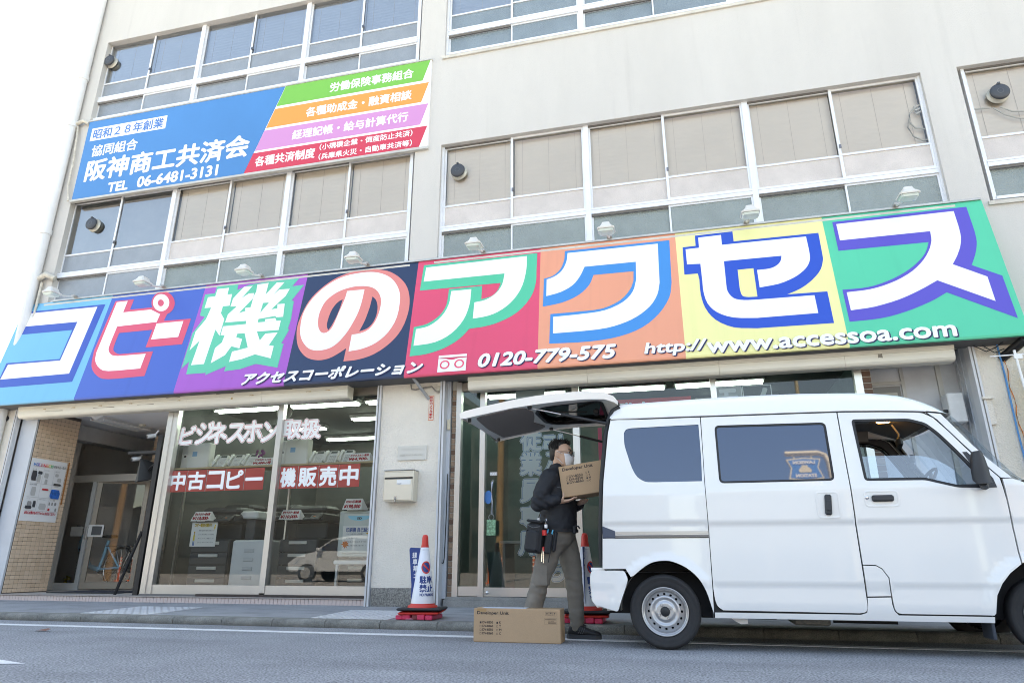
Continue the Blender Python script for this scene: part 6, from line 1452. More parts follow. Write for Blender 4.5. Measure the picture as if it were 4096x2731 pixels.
for far in (False, True):
    q = panel('rear_quarter', quarter, [inset(qwin, 0)], PAINT, VAN, far=far)
    d1 = panel('sliding_door', sdoor, [swin], PAINT, VAN, far=far)
    d2 = panel('front_door', fdoor, [fwin], PAINT, VAN, far=far)
    panel('sill', sill, [], PAINT, VAN, far=far)
    panel('windscreen_pillar', apil, [], PAINT, VAN, far=far, gap=.002, lip=.06)
    panel('fender', fender, [], PAINT, VAN, far=far)
    if not far: panel('fuel_lid', fuel, [], PAINT, VAN)
    # glass, set in black rubber
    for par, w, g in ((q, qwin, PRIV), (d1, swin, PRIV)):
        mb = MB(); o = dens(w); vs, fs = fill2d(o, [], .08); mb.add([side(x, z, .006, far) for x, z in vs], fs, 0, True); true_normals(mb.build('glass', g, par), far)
    for par, w, t_ in ((d1, swin, .016), (d2, fwin, .020)):
        mb = MB(); o = dens(w); i_ = inset(o, t_); n = len(o)
        mb.add([side(x, z, -.001, far) for x, z in o] + [side(x, z, .0015, far) for x, z in i_] + [side(x, z, .02, far) for x, z in i_], [(i, (i + 1) % n, n + (i + 1) % n, n + i) for i in range(n)] + [(n + i, n + (i + 1) % n, 2 * n + (i + 1) % n, 2 * n + i) for i in range(n)])
        mb.build('window_seal', RUBBER, par)
    # front glass is wound half down on the near side
    if far:
        mb = MB(); vs, fs = fill2d(dens(fwin), [], .08); mb.add([side(x, z, .012, far) for x, z in vs], fs, 0, True); true_normals(mb.build('glass', VGL, d2), far)
    else:
        gl = [(1.552, 1.205), (1.962, 1.2), (2.05, 1.172), (2.16, 1.14), (2.235, 1.136)] + catm([(2.235, 1.136), (2.21, 1.205), (2.15, 1.29), (2.06, 1.355), (1.96, 1.385), (1.84, 1.392), (1.70, 1.393), (1.55, 1.393)], 3)[1:]
        mb = MB(); vs, fs = fill2d(dens(gl), [], .08); mb.add([side(x, z, .012) for x, z in vs], fs, 0, True); true_normals(mb.build('glass', VGLN, d2))
    # rear bumper
    mb = MB()
    rows = []
    o = dens(bump, .05)
    vs, fs = fill2d(o, [], .05)
    mb.add([side(x, z, -.004, far) for x, z in vs], fs, 0, True)
    n = len(o); mb.add([side(x, z, -.004, far) for x, z in o] + [side(x, z, .05, far) for x, z in o], [(i, (i + 1) % n, n + (i + 1) % n, n + i) for i in range(n)], 0, False)
    true_normals(mb.build('bumper_corner', PAINT, VAN), far)
# inner dark frame behind the panel gaps
for far in (False, True):
    so = [(-.33, 1.76)] + [(x + .012, z) for x, z in QTOP[1:]] + [(-.27, .58)] + [p for p in reversed(rarch) if p[0] > -.22] + [(.39, .26), (2.21, .26), (2.25, .40), (2.31, .50), (2.40, .60), (2.50, .66), (2.52, 1.17), (2.40, 1.32), (2.25, 1.56), (2.14, 1.69), (2.05, 1.715)]
    mb = MB(); vs, fs = fill2d(dens(so, .08), [dens(inset(qwin, -.01)), dens(inset(swin, -.01)), dens(inset(fwin, -.01))], .1)
    mb.add([side(x, z, .028, far) for x, z in vs], fs, 0, True); mb.build('inner_frame', mat('van_inner_dark', (.02, .021, .023), .7), VAN)
# roof with rain gutter
def itp(T, x):
    if x <= T[0][0]: return T[0][1]
    for (a, p), (b, q) in zip(T, T[1:]):
        if x <= b: return p + (q - p) * (x - a) / (b - a)
    return T[-1][1]
DRIP = [(-.34, 1.785), (.3, 1.778), (1.46, 1.762), (1.9, 1.742), (2.06, 1.728), (2.17, 1.712), (2.25, 1.69)]
TOPZ = [(-.34, 1.845), (-.30, 1.915), (-.26, 1.935), (.3, 1.948), (.76, 1.955), (1.29, 1.946), (1.69, 1.925), (1.9, 1.895), (2.0, 1.872), (2.1, 1.825), (2.2, 1.755), (2.25, 1.70)]
mb = MB()
xs_ = [-.34, -.32, -.30, -.27, -.2, 0, .3, .6, .9, 1.2, 1.5, 1.7, 1.85, 1.95, 2.03, 2.1, 2.15, 2.2, 2.235, 2.25]
TT_ = [0, .008, .02, .04, .065, .095, .13, .18, .26, .38, .5]
TT_ = TT_ + [1 - t for t in reversed(TT_[:-1])]
rows = []
for x in xs_:
    dz = itp(DRIP, x) + .006; tz = itp(TOPZ, x)
    y0 = ys(min(x, 2.2), 1.77) - .006
    row = []
    for t in TT_:
        s = min(t, 1 - t)
        u = min(1., s / .13)
        z = dz + (tz - dz) * (1 - (1 - u) ** 2.4) + .018 * math.sin(math.pi * t) * (1 if tz - dz > .05 else 0)
        row.append((VX + x + (.05 * math.sin(math.pi * t) if x > 2.1 else 0), VY + y0 + (VW - 2 * y0) * t, z))
    rows.append(row)
mb.loft(rows, closed=False, caps=False)
roof = mb.build('roof', PAINT, VAN)
for far in (False, True):
    gp = [(x, itp(DRIP, x)) for x in (-.33, 0, .3, .7, 1.1, 1.5, 1.8, 2.0, 2.08)]
    mb = MB(); rows = []
    for x, z in gp:
        y = ys(x, z)
        f_ = (lambda v: VY + VW - v) if far else (lambda v: VY + v)
        rows.append([(VX + x, f_(y + .03), z + .013), (VX + x, f_(y - .006), z + .012), (VX + x, f_(y - .007), z + .001), (VX + x, f_(y + .004), z - .002)])
    mb.loft(rows, sm=False); mb.build('rain_gutter', PAINT, roof)
    mb = MB(); mb.tube([side(x, z - .008, .004, far) for x, z in gp + [(2.14, 1.665), (2.22, 1.54), (2.30, 1.42), (2.38, 1.30), (2.45, 1.21)]], .006, 6); mb.build('gutter_seal', RUBBER, roof)
mb = MB(); mb.loft([[(VX + 1.92, VY + .40, 1.895), (VX + 1.92, VY + .50, 1.895), (VX + 1.92, VY + .50, 1.90), (VX + 1.92, VY + .40, 1.90)], [(VX + 1.98, VY + .40, 1.895), (VX + 1.98, VY + .50, 1.895), (VX + 1.98, VY + .49, 1.925), (VX + 1.98, VY + .41, 1.925)], [(VX + 2.10, VY + .42, 1.85), (VX + 2.10, VY + .48, 1.85), (VX + 2.10, VY + .47, 1.862), (VX + 2.10, VY + .43, 1.862)]], sm=False); ant = mb.build('antenna', TRIMB, roof)
# front end
prof = catm([(2.25, 1.70), (2.33, 1.58), (2.43, 1.42), (2.55, 1.24), (2.60, 1.19)], 3)
def across(P, name, m, par, y0f, curve=.10, n=12):
    mb = MB(); rows = []
    for x, z in P:
        row = []
        y0 = y0f(x, z)
        for i in range(n + 1):
            t = i / n
            row.append((VX + x + curve * math.sin(math.pi * t) ** .8, VY + y0 + (VW - 2 * y0) * t, z))
        rows.append(row)
    mb.loft(rows, closed=False, caps=False)
    return mb.build(name, m, par)
across(prof, 'windscreen', VGL, VAN, lambda x, z: ys(min(x, 2.45), z) + .03)
across(catm([(2.60, 1.19), (2.72, 1.13), (2.84, 1.05), (2.92, .95), (2.955, .80), (2.965, .62)], 3), 'bonnet', PAINT, VAN, lambda x, z: ys(x, z) + .002, .07)
across(catm([(2.965, .617), (2.985, .50), (2.98, .36), (2.95, .24)], 3), 'front_bumper', PAINT, VAN, lambda x, z: ys(min(x, 2.95), z) + .002, .07)
for far in (False, True):
    f_ = (lambda v: VY + VW - v) if far else (lambda v: VY + v)
    mb = MB(); mb.loft([[(VX + 2.90, f_(.24), .72), (VX + 2.90, f_(.24), .95), (VX + 2.90, f_(.44), .92), (VX + 2.90, f_(.44), .74)], [(VX + 3.0, f_(.26), .74), (VX + 2.97, f_(.26), .92), (VX + 3.02, f_(.42), .90), (VX + 3.03, f_(.42), .76)]], sm=False); mb.build('headlight', mat('headlamp_glass', (.6, .62, .65), .1, .3), VAN)
    mb = MB(); mb.box(VX - .40, VX - .385, f_(.045) if not far else f_(.16), f_(.16) if not far else f_(.045), .62, 1.0); mb.build('tail_light', mat('tail_red', lin(190, 20, 25), .15), VAN)
# rear bumper bar, rear opening seal and cargo space
mb = MB(); mb.loft([[(VX + x, y, z) for x, z in ((-.53, .56), (-.55, .48), (-.54, .34), (-.50, .29), (-.40, .30), (-.40, .56))] for y in (VY + .045, VY + VW - .045)], sm=False); mb.build('rear_bumper', PAINT, VAN)
mb = MB(); mb.box(VX - .54, VX - .43, VY + .06, VY + .20, .563, .585); mb.build('bumper_step', PAINT, VAN)
sealp = [(-.452, .60), (-.448, .75), (-.440, .915), (-.418, 1.27), (-.398, 1.456), (-.376, 1.66), (-.35, 1.785), (-.31, 1.87), (-.25, 1.905)]
for far in (False, True):
    mb = MB(); mb.tube([side(x - .008, z, .035, far) for x, z in sealp], .019, 8); mb.build('tailgate_seal', RUBBER, VAN)
mb = MB()
mb.quad((VX - .40, VY + .06, .55), (VX + 1.3, VY + .06, .55), (VX + 1.3, VY + VW - .06, .55), (VX - .40, VY + VW - .06, .55))
mb.quad((VX + 1.35, VY + .06, .5), (VX + 1.35, VY + VW - .06, .5), (VX + 1.35, VY + VW - .06, .95), (VX + 1.35, VY + .06, .95))
mb.build('cargo_floor', VGREY, VAN)
mb = MB()
mb.quad((VX - .28, VY + .17, 1.83), (VX + 1.95, VY + .17, 1.79), (VX + 1.95, VY + VW - .17, 1.79), (VX - .28, VY + VW - .17, 1.83))
mb.quad((VX + 1.95, VY + .17, 1.79), (VX + 2.2, VY + .18, 1.69), (VX + 2.2, VY + VW - .18, 1.69), (VX + 1.95, VY + VW - .17, 1.79))
for s in (0, 1):
    y = VY + (.17 if not s else VW - .17); y2 = VY + (.135 if not s else VW - .135)
    mb.quad((VX - .28, y, 1.83), (VX + 1.95, y, 1.79), (VX + 1.95, y2, 1.70), (VX - .28, y2, 1.72))
mb.build('headliner', VLINER, VAN)
# cab: dashboard, seats, wheel, mirror
mb = MB(); mb.loft([[(VX + 2.10, y, .85), (VX + 2.10, y, 1.10), (VX + 2.22, y, 1.17), (VX + 2.45, y, 1.17), (VX + 2.50, y, .8)] for y in (VY + .08, VY + VW - .08)], sm=False); dash = mb.build('dashboard', mat('dash_grey', (.10, .105, .11), .7), VAN)
for yc in (VY + .38, VY + VW - .38):
    mb = MB(); mb.bbox(VX + 1.50, VX + 1.95, yc - .22, yc + .22, .78, .95, .04); s = mb.build('seat', mat('seat_grey', (.11, .11, .115), .9), VAN)
    M = Matrix.Translation((VX + 1.52, yc, .92)) @ Matrix.Rotation(R(-12), 4, 'Y'); mb = MB(); mb.bbox(-.07, .06, -.21, .21, 0, .50, .04, M=M); mb.build('seat_back', mat('seat_grey', (.11, .11, .115)), s)
    mb = MB(); mb.bbox(-.05, .05, -.11, .11, .52, .68, .03, M=M); mb.build('head_rest', mat('seat_grey', (.11, .11, .115)), s)
ax = Vector((-.80, 0, .60)).normalized()
mb = MB(); mb.lathe([(.168, -.012), (.182, 0), (.168, .012), (.156, 0)], (VX + 2.06, VY + .40, 1.19), ax, 32, closed=True); st = mb.build('steering_wheel', BLACK, VAN)
mb = MB(); mb.cyl((VX + 2.06, VY + .40, 1.19), (VX + 2.14, VY + .40, 1.13), .05); mb.box(VX + 2.04, VX + 2.08, VY + .24, VY + .56, 1.175, 1.2); mb.build('hub', BLACK, st)
mb = MB(); M = Matrix.Translation((VX + 2.02, VY + .66, 1.575)) @ Matrix.Rotation(R(-12), 4, 'Z') @ Matrix.Rotation(R(-8), 4, 'Y'); mb.bbox(-.02, .02, -.13, .13, -.038, .038, .015, M=M); mi_ = mb.build('rear_view_mirror', BLACK, VAN)
mb = MB(); mb.tube([(VX + 2.03, VY + .68, 1.60), (VX + 2.04, VY + .70, 1.66), (VX + 2.0, VY + .70, 1.74)], .009); mb.build('stalk', VGREY, mi_)
mb = MB(); mb.bbox(VX + 1.88, VX + 1.98, VY + .62, VY + .70, 1.755, 1.782, .008); mb.build('dome_lamp', mat('dome_lamp_lit', (.9, .6, .3), .4, emit=(1.0, .52, .16), estr=3.5), VAN)
mb = MB(); mb.bbox(VX + 1.60, VX + 1.80, VY + .30, VY + .62, 1.745, 1.77, .006); mb.build('ceiling_pouch', mat('pouch_grey', (.32, .33, .33), .7), VAN)
M = Matrix.Translation((VX + 2.20, VY + .62, 1.27)) @ Matrix.Rotation(R(-20), 4, 'Z')
mb = MB(); mb.bbox(-.012, .012, -.09, .09, -.055, .055, .005, M=M); mb.build('navigator', BLACK, dash)
mb = MB(); mb.cyl((VX + 2.16, VY + .85, 1.50), (VX + 2.15, VY + .85, 1.44), .02); mb.bbox(VX + 2.11, VX + 2.16, VY + .82, VY + .88, 1.37, 1.44, .01); mb.build('dash_camera', BLACK, VAN)
# handles, lock, mirror, rail
def recess(cx, cz, w, h, par):
    mb = MB(); o = rr([(cx - w, cz - h), (cx + w, cz - h), (cx + w, cz + h), (cx - w, cz + h)], .035); i_ = inset(o, .022); n = len(o)
    sgn = 1 if side(cx, cz)[1] < 99 else 1
    mb.add([side(x, z, -.0012) for x, z in o] + [side(x, z, -.004) for x, z in inset(o, .008)] + [side(x, z, -.0012) for x, z in inset(o, .016)], [(i, (i + 1) % n, n + (i + 1) % n, n + i) for i in range(n)] + [(n + i, n + (i + 1) % n, 2 * n + (i + 1) % n, 2 * n + i) for i in range(n)], 0, True)
    mb.build('handle_recess', PAINT, par)
sdo = bpy.data.objects['sliding_door']; fdo = bpy.data.objects['front_door']
recess(1.272, 1.035, .085, .10, sdo)
recess(1.645, 1.073, .12, .062, fdo)
M = Matrix.Translation((VX + 1.272, VY - .012, 1.035)) @ Matrix.Rotation(R(5), 4, 'Y')
mb = MB(); mb.bbox(-.024, .024, -.012, .014, -.075, .075, .01, M=M); mb.bbox(-.016, .020, -.020, -.0125, -.045, .035, .004, M=M); mb.build('door_handle', TRIMB, sdo)
M = Matrix.Translation((VX + 1.651, VY - .010, 1.075))
mb = MB(); mb.bbox(-.074, .074, -.014, .014, -.024, .022, .01, M=M); mb.build('door_handle', TRIMB, fdo)
mb = MB(); mb.lathe([(.001, .008), (.012, .008), (.016, 0)], side(1.545, 1.082), (0, -1, 0), 16); mb.build('key_lock', CHROME, fdo)
mb = MB(); mb.loft([[side(-.43, z, dd) for z, dd in ((.805, 0), (.815, -.008), (.90, -.008), (.902, 0))], [side(-.33, z, dd) for z, dd in ((.805, 0), (.815, -.008), (.86, -.008), (.862, 0))]], sm=False); mb.build('rail_cap', mat('rail_cap_blue', (.06, .075, .11), .6), VAN)
for z0, z1, mt in ((.838, .856, mat('rail_bright', (.42, .42, .44), .3, .9)), (.813, .829, mat('rail_dull', (.16, .16, .17), .35, .8))):
    mb = MB(); mb.loft([[side(x, z, dd) for z, dd in ((z0, .0), (z0, -.006), (z1, -.006), (z1, .0))] for x in (-.33, 0, .2, .388)], sm=False); mb.build('slide_rail', mt, VAN)
mb = MB(); mb.loft([[side(x, z, dd) for z, dd in ((.805, .0), (.805, -.003), (.811, -.003), (.811, .0))] for x in (-.33, 0, .2, .388)], sm=False); mb.build('rail_groove', RUBBER, VAN)
mb = MB(); mb.fill([(2.345, 1.133), (2.41, 1.135), (2.40, 1.20), (2.35, 1.30), (2.28, 1.40), (2.25, 1.40), (2.31, 1.235)], [], lambda x, z: side(x, z, -.004)); mb.build('mirror_base', TRIMB, VAN)
mb = MB()
mb.loft([[(2.27 + VX + a * .045 + .01, VY - .15 + b * .035, z) for a, b in ((-1, -.6), (0, -1), (1, -.6), (1, .6), (0, 1), (-1, .6))] for z in (1.15,)] + [[(2.275 + VX + a * w, VY - .13 + b * .05, z) for a, b in ((-1, -.6), (0, -1), (1, -.6), (1, .6), (0, 1), (-1, .6))] for z, w in ((1.18, .048), (1.25, .046), (1.33, .036), (1.375, .022))], sm=True)
mb.tube([(VX + 2.33, VY + .01, 1.15), (VX + 2.31, VY - .06, 1.14), (VX + 2.285, VY - .11, 1.16)], .028, 8)
mb.build('wing_mirror', TRIMB, VAN)
# wheels
RIM = mat('wheel_silver', (.52, .52, .53), .34, .75, var=.05, vscale=20); TYRE = mat('tyre_rubber', (.022, .022, .024), .75, var=.15, vscale=25, bump=.15, bscale=120)
def wheel(cx, yf, steer=0.0, sgn=1):
    """sgn 1: the outer face looks at the street (-Y)"""
    c = Vector((VX + cx, yf, .268))
    rot = Matrix.Rotation(steer, 4, 'Z')
    def T(r, a, h):
        v = rot @ Vector((r * math.cos(a), -sgn * h, r * math.sin(a)))
        return tuple(c + v)
    def lat(prof, n, closed=False):
        mb = MB(); rings = [[T(r, 2 * math.pi * i / n, h) for i in range(n)] for r, h in prof]
        if closed: rings.append(rings[0])
        mb.loft(rings, caps=False); return mb
    w_ = lat([(.175, -.145), (.215, -.152), (.245, -.148), (.262, -.135), (.268, -.115), (.2685, -.07), (.268, -.03), (.262, -.012), (.250, -.002), (.240, .001), (.2385, -.0005), (.232, .003), (.2305, .0015), (.215, .002), (.195, -.001), (.178, -.008), (.172, -.014), (.172, -.13)], 56, True).build('wheel', TYRE, VAN)
    lat([(.1745, -.010), (.1765, -.003), (.172, .0), (.166, -.004), (.163, -.014), (.158, -.017), (.153, -.022), (.151, -.035), (.150, -.055)], 56).build('rim', RIM, w_)
    outer = [(.1505 * math.cos(2 * math.pi * i / 56), .1505 * math.sin(2 * math.pi * i / 56)) for i in range(56)]
    hl = []
    for k in range(16):
        a = 2 * math.pi * k / 16
        hl.append([((.1245 + .0085 * math.cos(t)) * math.cos(a) - .0105 * math.sin(t) * math.sin(a), (.1245 + .0085 * math.cos(t)) * math.sin(a) + .0105 * math.sin(t) * math.cos(a)) for t in [2 * math.pi * j / 10 for j in range(10)]])
    cen = [(.036 * math.cos(2 * math.pi * i / 20), .036 * math.sin(2 * math.pi * i / 20)) for i in range(20)]
    vs, fs = fill2d(outer, hl + [cen], .009)
    prof_ = [(0, -.022), (.036, -.020), (.066, -.019), (.070, -.024), (.076, -.034), (.085, -.034), (.098, -.022), (.105, -.020), (.112, -.024), (.118, -.034), (.150, -.050)]
    mb = MB(); mb.add([T(math.hypot(x, y), math.atan2(y, x), itp(prof_, math.hypot(x, y))) for x, y in vs], fs, 0, True)
    for h in hl:
        n = len(h); mb.add([T(math.hypot(x, y), math.atan2(y, x), itp(prof_, math.hypot(x, y))) for x, y in h] + [T(math.hypot(x, y), math.atan2(y, x), itp(prof_, math.hypot(x, y)) - .02) for x, y in h], [(i, (i + 1) % n, n + (i + 1) % n, n + i) for i in range(n)])
    mb.build('wheel_disc', RIM, w_)
    lat([(.165, -.075), (.0, -.075)], 24).build('brake_drum', VDARK, w_)
    lat([(.036, -.021), (.036, -.008), (.030, -.003), (.0, -.003)], 20).build('hub_cap', BLACK, w_)
    for k in range(4):
        a = R(28 + 90 * k)
        mb = MB(); p = Vector(T(.052, a, -.018)); q = Vector(T(.052, a, -.004)); mb.cyl(p, q, .0125, .008, n=6, sm=False); mb.build('wheel_nut', RIM, w_)
    return w_
wheel(.02, VY + .028)
wheel(.02, VY + VW - .028, 0, -1)
wheel(2.60, VY + .04, R(-10))
wheel(2.60, VY + VW - .04, R(-10), -1)
# wheel arch liners
for far in (False, True):
    f_ = (lambda v: VY + VW - v) if far else (lambda v: VY + v)
    for cx, r0 in ((.03, .345), (2.58, .36)):
        mb = MB(); A = [R(v) for v in range(-8, 190, 9)]
        mb.loft([[(VX + cx + r0 * math.cos(a), f_(yy), .275 + r0 * math.sin(a)) for a in A] for yy in (.018, .20)], closed=False, caps=False)
        mb.build('arch_liner', mat('arch_liner_grey', (.22, .215, .20), .8, var=.25, vscale=9), VAN)
        mb = MB(); mb.fill([(VX + cx + (r0 + .02) * math.cos(a), .275 + (r0 + .02) * math.sin(a)) for a in A], [], lambda x, z: (x, f_(.21), z)); mb.build('arch_back', VDARK, VAN)
mb = MB(); mb.box(VX - .42, VX - .34, VY + .03, VY + .16, .27, .5); mb.build('bumper_bracket', mat('bracket_white', (.5, .5, .48), .5), VAN)
# underbody
mb = MB(); mb.box(VX - .42, VX + 2.9, VY + .22, VY + VW - .22, .24, .50); mb.box(VX + .40, VX + 2.2, VY + .05, VY + VW - .05, .262, .34); mb.build('floor_pan', VDARK, VAN)
mb = MB(); mb.cyl((VX + .02, VY + .06, .268), (VX + .02, VY + VW - .06, .268), .035); mb.build('rear_axle', VDARK, VAN)
mb = MB(); mb.bbox(VX + .98, VX + 1.24, VY + .35, VY + .75, .165, .25, .012); mb.build('oil_pan', mat('cast_alloy', (.24, .225, .19), .6, .4, var=.3, vscale=30), VAN)
mb = MB(); mb.fill([(VX + .50, .228), (VX + .62, .228), (VX + .62, .19), (VX + .57, .185), (VX + .53, .205)], [], lambda x, z: (x, VY + .10, z)); mb.build('jack_bracket', PAINT, VAN)
mb = MB(); mb.cyl((VX + 1.3, VY + .6, .20), (VX + 1.75, VY + .55, .20), .03); mb.build('exhaust_pipe', mat('exhaust_dark', (.07, .06, .055), .6, .4), VAN)
mb = MB(); mb.cyl((VX + .3, VY + .9, .24), (VX + .9, VY + .8, .24), .07); mb.build('silencer', mat('exhaust_dark', (.07, .06, .055)), VAN)
mb = MB(); mb.bbox(VX + 2.205, VX + 2.225, VY + .03, VY + .22, .12, .40, .006); mb.build('mud_flap', mat('mudflap', (.045, .055, .075), .7), VAN)
# ---- raised tailgate: outer skin, inner lining, window, trim, struts
TG = [(-.262, 1.935, .03), (-.30, 1.985, .05), (-.38, 2.025, .06), (-.55, 2.045, .07), (-.78, 2.045, .075), (-1.0, 2.03, .075), (-1.2, 2.005, .07), (-1.32, 1.985, .07), (-1.50, 1.955, .07), (-1.64, 1.925, .065), (-1.69, 1.905, .05)]
ye = lambda x: .085 + .02 * math.sin((x + .3) * -2)
mb = MB()
rows = []
NT = [0, .02, .06, .12, .25, .4, .5, .6, .75, .88, .94, .98, 1]
for x, z, th in TG:
    y0 = ye(x)
    rows.append([(VX + x, VY + y0 + (VW - 2 * y0) * t, z + .03 * math.sin(math.pi * t) ** .7) for t in NT])
mb.loft(rows, closed=False, caps=False)
# rim flange turned down at both sides and at the tip
for e in (0, -1):
    edge = [r[e] for r in rows]
    low = [(p[0], p[1] + (.012 if e == 0 else -.012), p[2] - TG[i][2]) for i, p in enumerate(edge)]
    mb.loft([edge, low], closed=False, caps=False)
tipu = rows[-1]; mb.loft([tipu, [(p[0] + .012, p[1], p[2] - .06) for p in tipu]], closed=False, caps=False)
gate = mb.build('tailgate', PAINT, VAN)
def TGI(u, v, d=0.0):
    """inner face of the gate: u along the length from the hinge, v across"""
    x = -.285 - u * 1.385
    ks = sorted([(-a, b - c) for a, b, c in TG])
    z = itp(ks, -x) + .012
    y0 = ye(x) + .012
    return (VX + x, VY + y0 + (VW - 2 * y0) * v, z - d)
wino = rr([(.10, .10), (.12, .90), (.50, .84), (.56, .70), (.56, .30), (.50, .16)], .05)
mb = MB(); o = dens([(0.0, 0.0), (1.0, 0.0), (1.0, 1.0), (0.0, 1.0)], .05); vs, fs = fill2d(o, [wino], .06); mb.add([TGI(u, v) for u, v in vs], fs, 0, True); mb.build('inner_panel', mat('gate_inner_paint', (.80, .81, .80), .25, 0, .5, coat=.5), gate)
mb = MB(); vs, fs = fill2d(wino, [], .08); mb.add([TGI(u, v, -.035) for u, v in vs], fs, 0, True); mb.build('rear_window', glass_mat('tinted_rear_glass', (.10, .12, .13), 1.55), gate)
mb = MB(); n = len(wino); mb.add([TGI(u, v, .003) for u, v in inset(wino, -.012)] + [TGI(u, v, .004) for u, v in inset(wino, .012)] + [TGI(u, v, -.03) for u, v in wino], [(i, (i + 1) % n, n + (i + 1) % n, n + i) for i in range(n)] + [(n + i, n + (i + 1) % n, 2 * n + (i + 1) % n, 2 * n + i) for i in range(n)]); mb.build('window_seal', RUBBER, gate)
trimo = rr([(.60, .10), (.66, .06), (.93, .08), (.95, .50), (.93, .92), (.66, .94), (.58, .82), (.64, .62), (.60, .45), (.57, .25)], .04)
mb = MB(); vs, fs = fill2d(trimo, [], .1); mb.add([TGI(u, v, .008) for u, v in vs], fs, 0, True); n = len(trimo); mb.add([TGI(u, v, .008) for u, v in trimo] + [TGI(u, v, 0) for u, v in trimo], [(i, (i + 1) % n, n + (i + 1) % n, n + i) for i in range(n)]); mb.build('trim_board', mat('trim_board_brown', (.19, .17, .16), .9, speck=.15, speck_scale=200), gate)
mb = MB(); mb.tube([TGI(.22, .35, .03), TGI(.40, .25, .035), TGI(.47, .2, .02)], .008); mb.bbox(*[c for p in zip(TGI(.18, .36, .05), (VX - .48, TGI(.18, .36)[1] + .08, TGI(.18, .36)[2])) for c in sorted(p)], .01); mb.build('wiper', BLACK, gate)
mb = MB(); mb.cyl(TGI(.97, .08, .0), TGI(.97, .08, .03), .016); mb.build('rubber_stop', BLACK, gate)
mb = MB(); mb.cyl(TGI(.97, .92, .0), TGI(.97, .92, .03), .016); mb.build('rubber_stop', BLACK, gate)
for v, y in ((.07, VY + .12), (.93, VY + VW - .12)):
    a = Vector(TGI(.56, v, .015)); b = Vector((VX - .37, y, 1.755))
    mid = a + (b - a) * .42
    mb = MB(); mb.cyl(a, mid, .006, n=8); sr = mb.build('gas_strut', CHROME, gate)
    mb = MB(); mb.cyl(mid, b, .013, n=10); mb.build('strut_tube', BLACK, sr)
    mb = MB(); mb.bbox(a.x - .02, a.x + .02, a.y - .015, a.y + .015, a.z - .01, a.z + .015, .004); mb.build('strut_pivot', BLACK, sr)
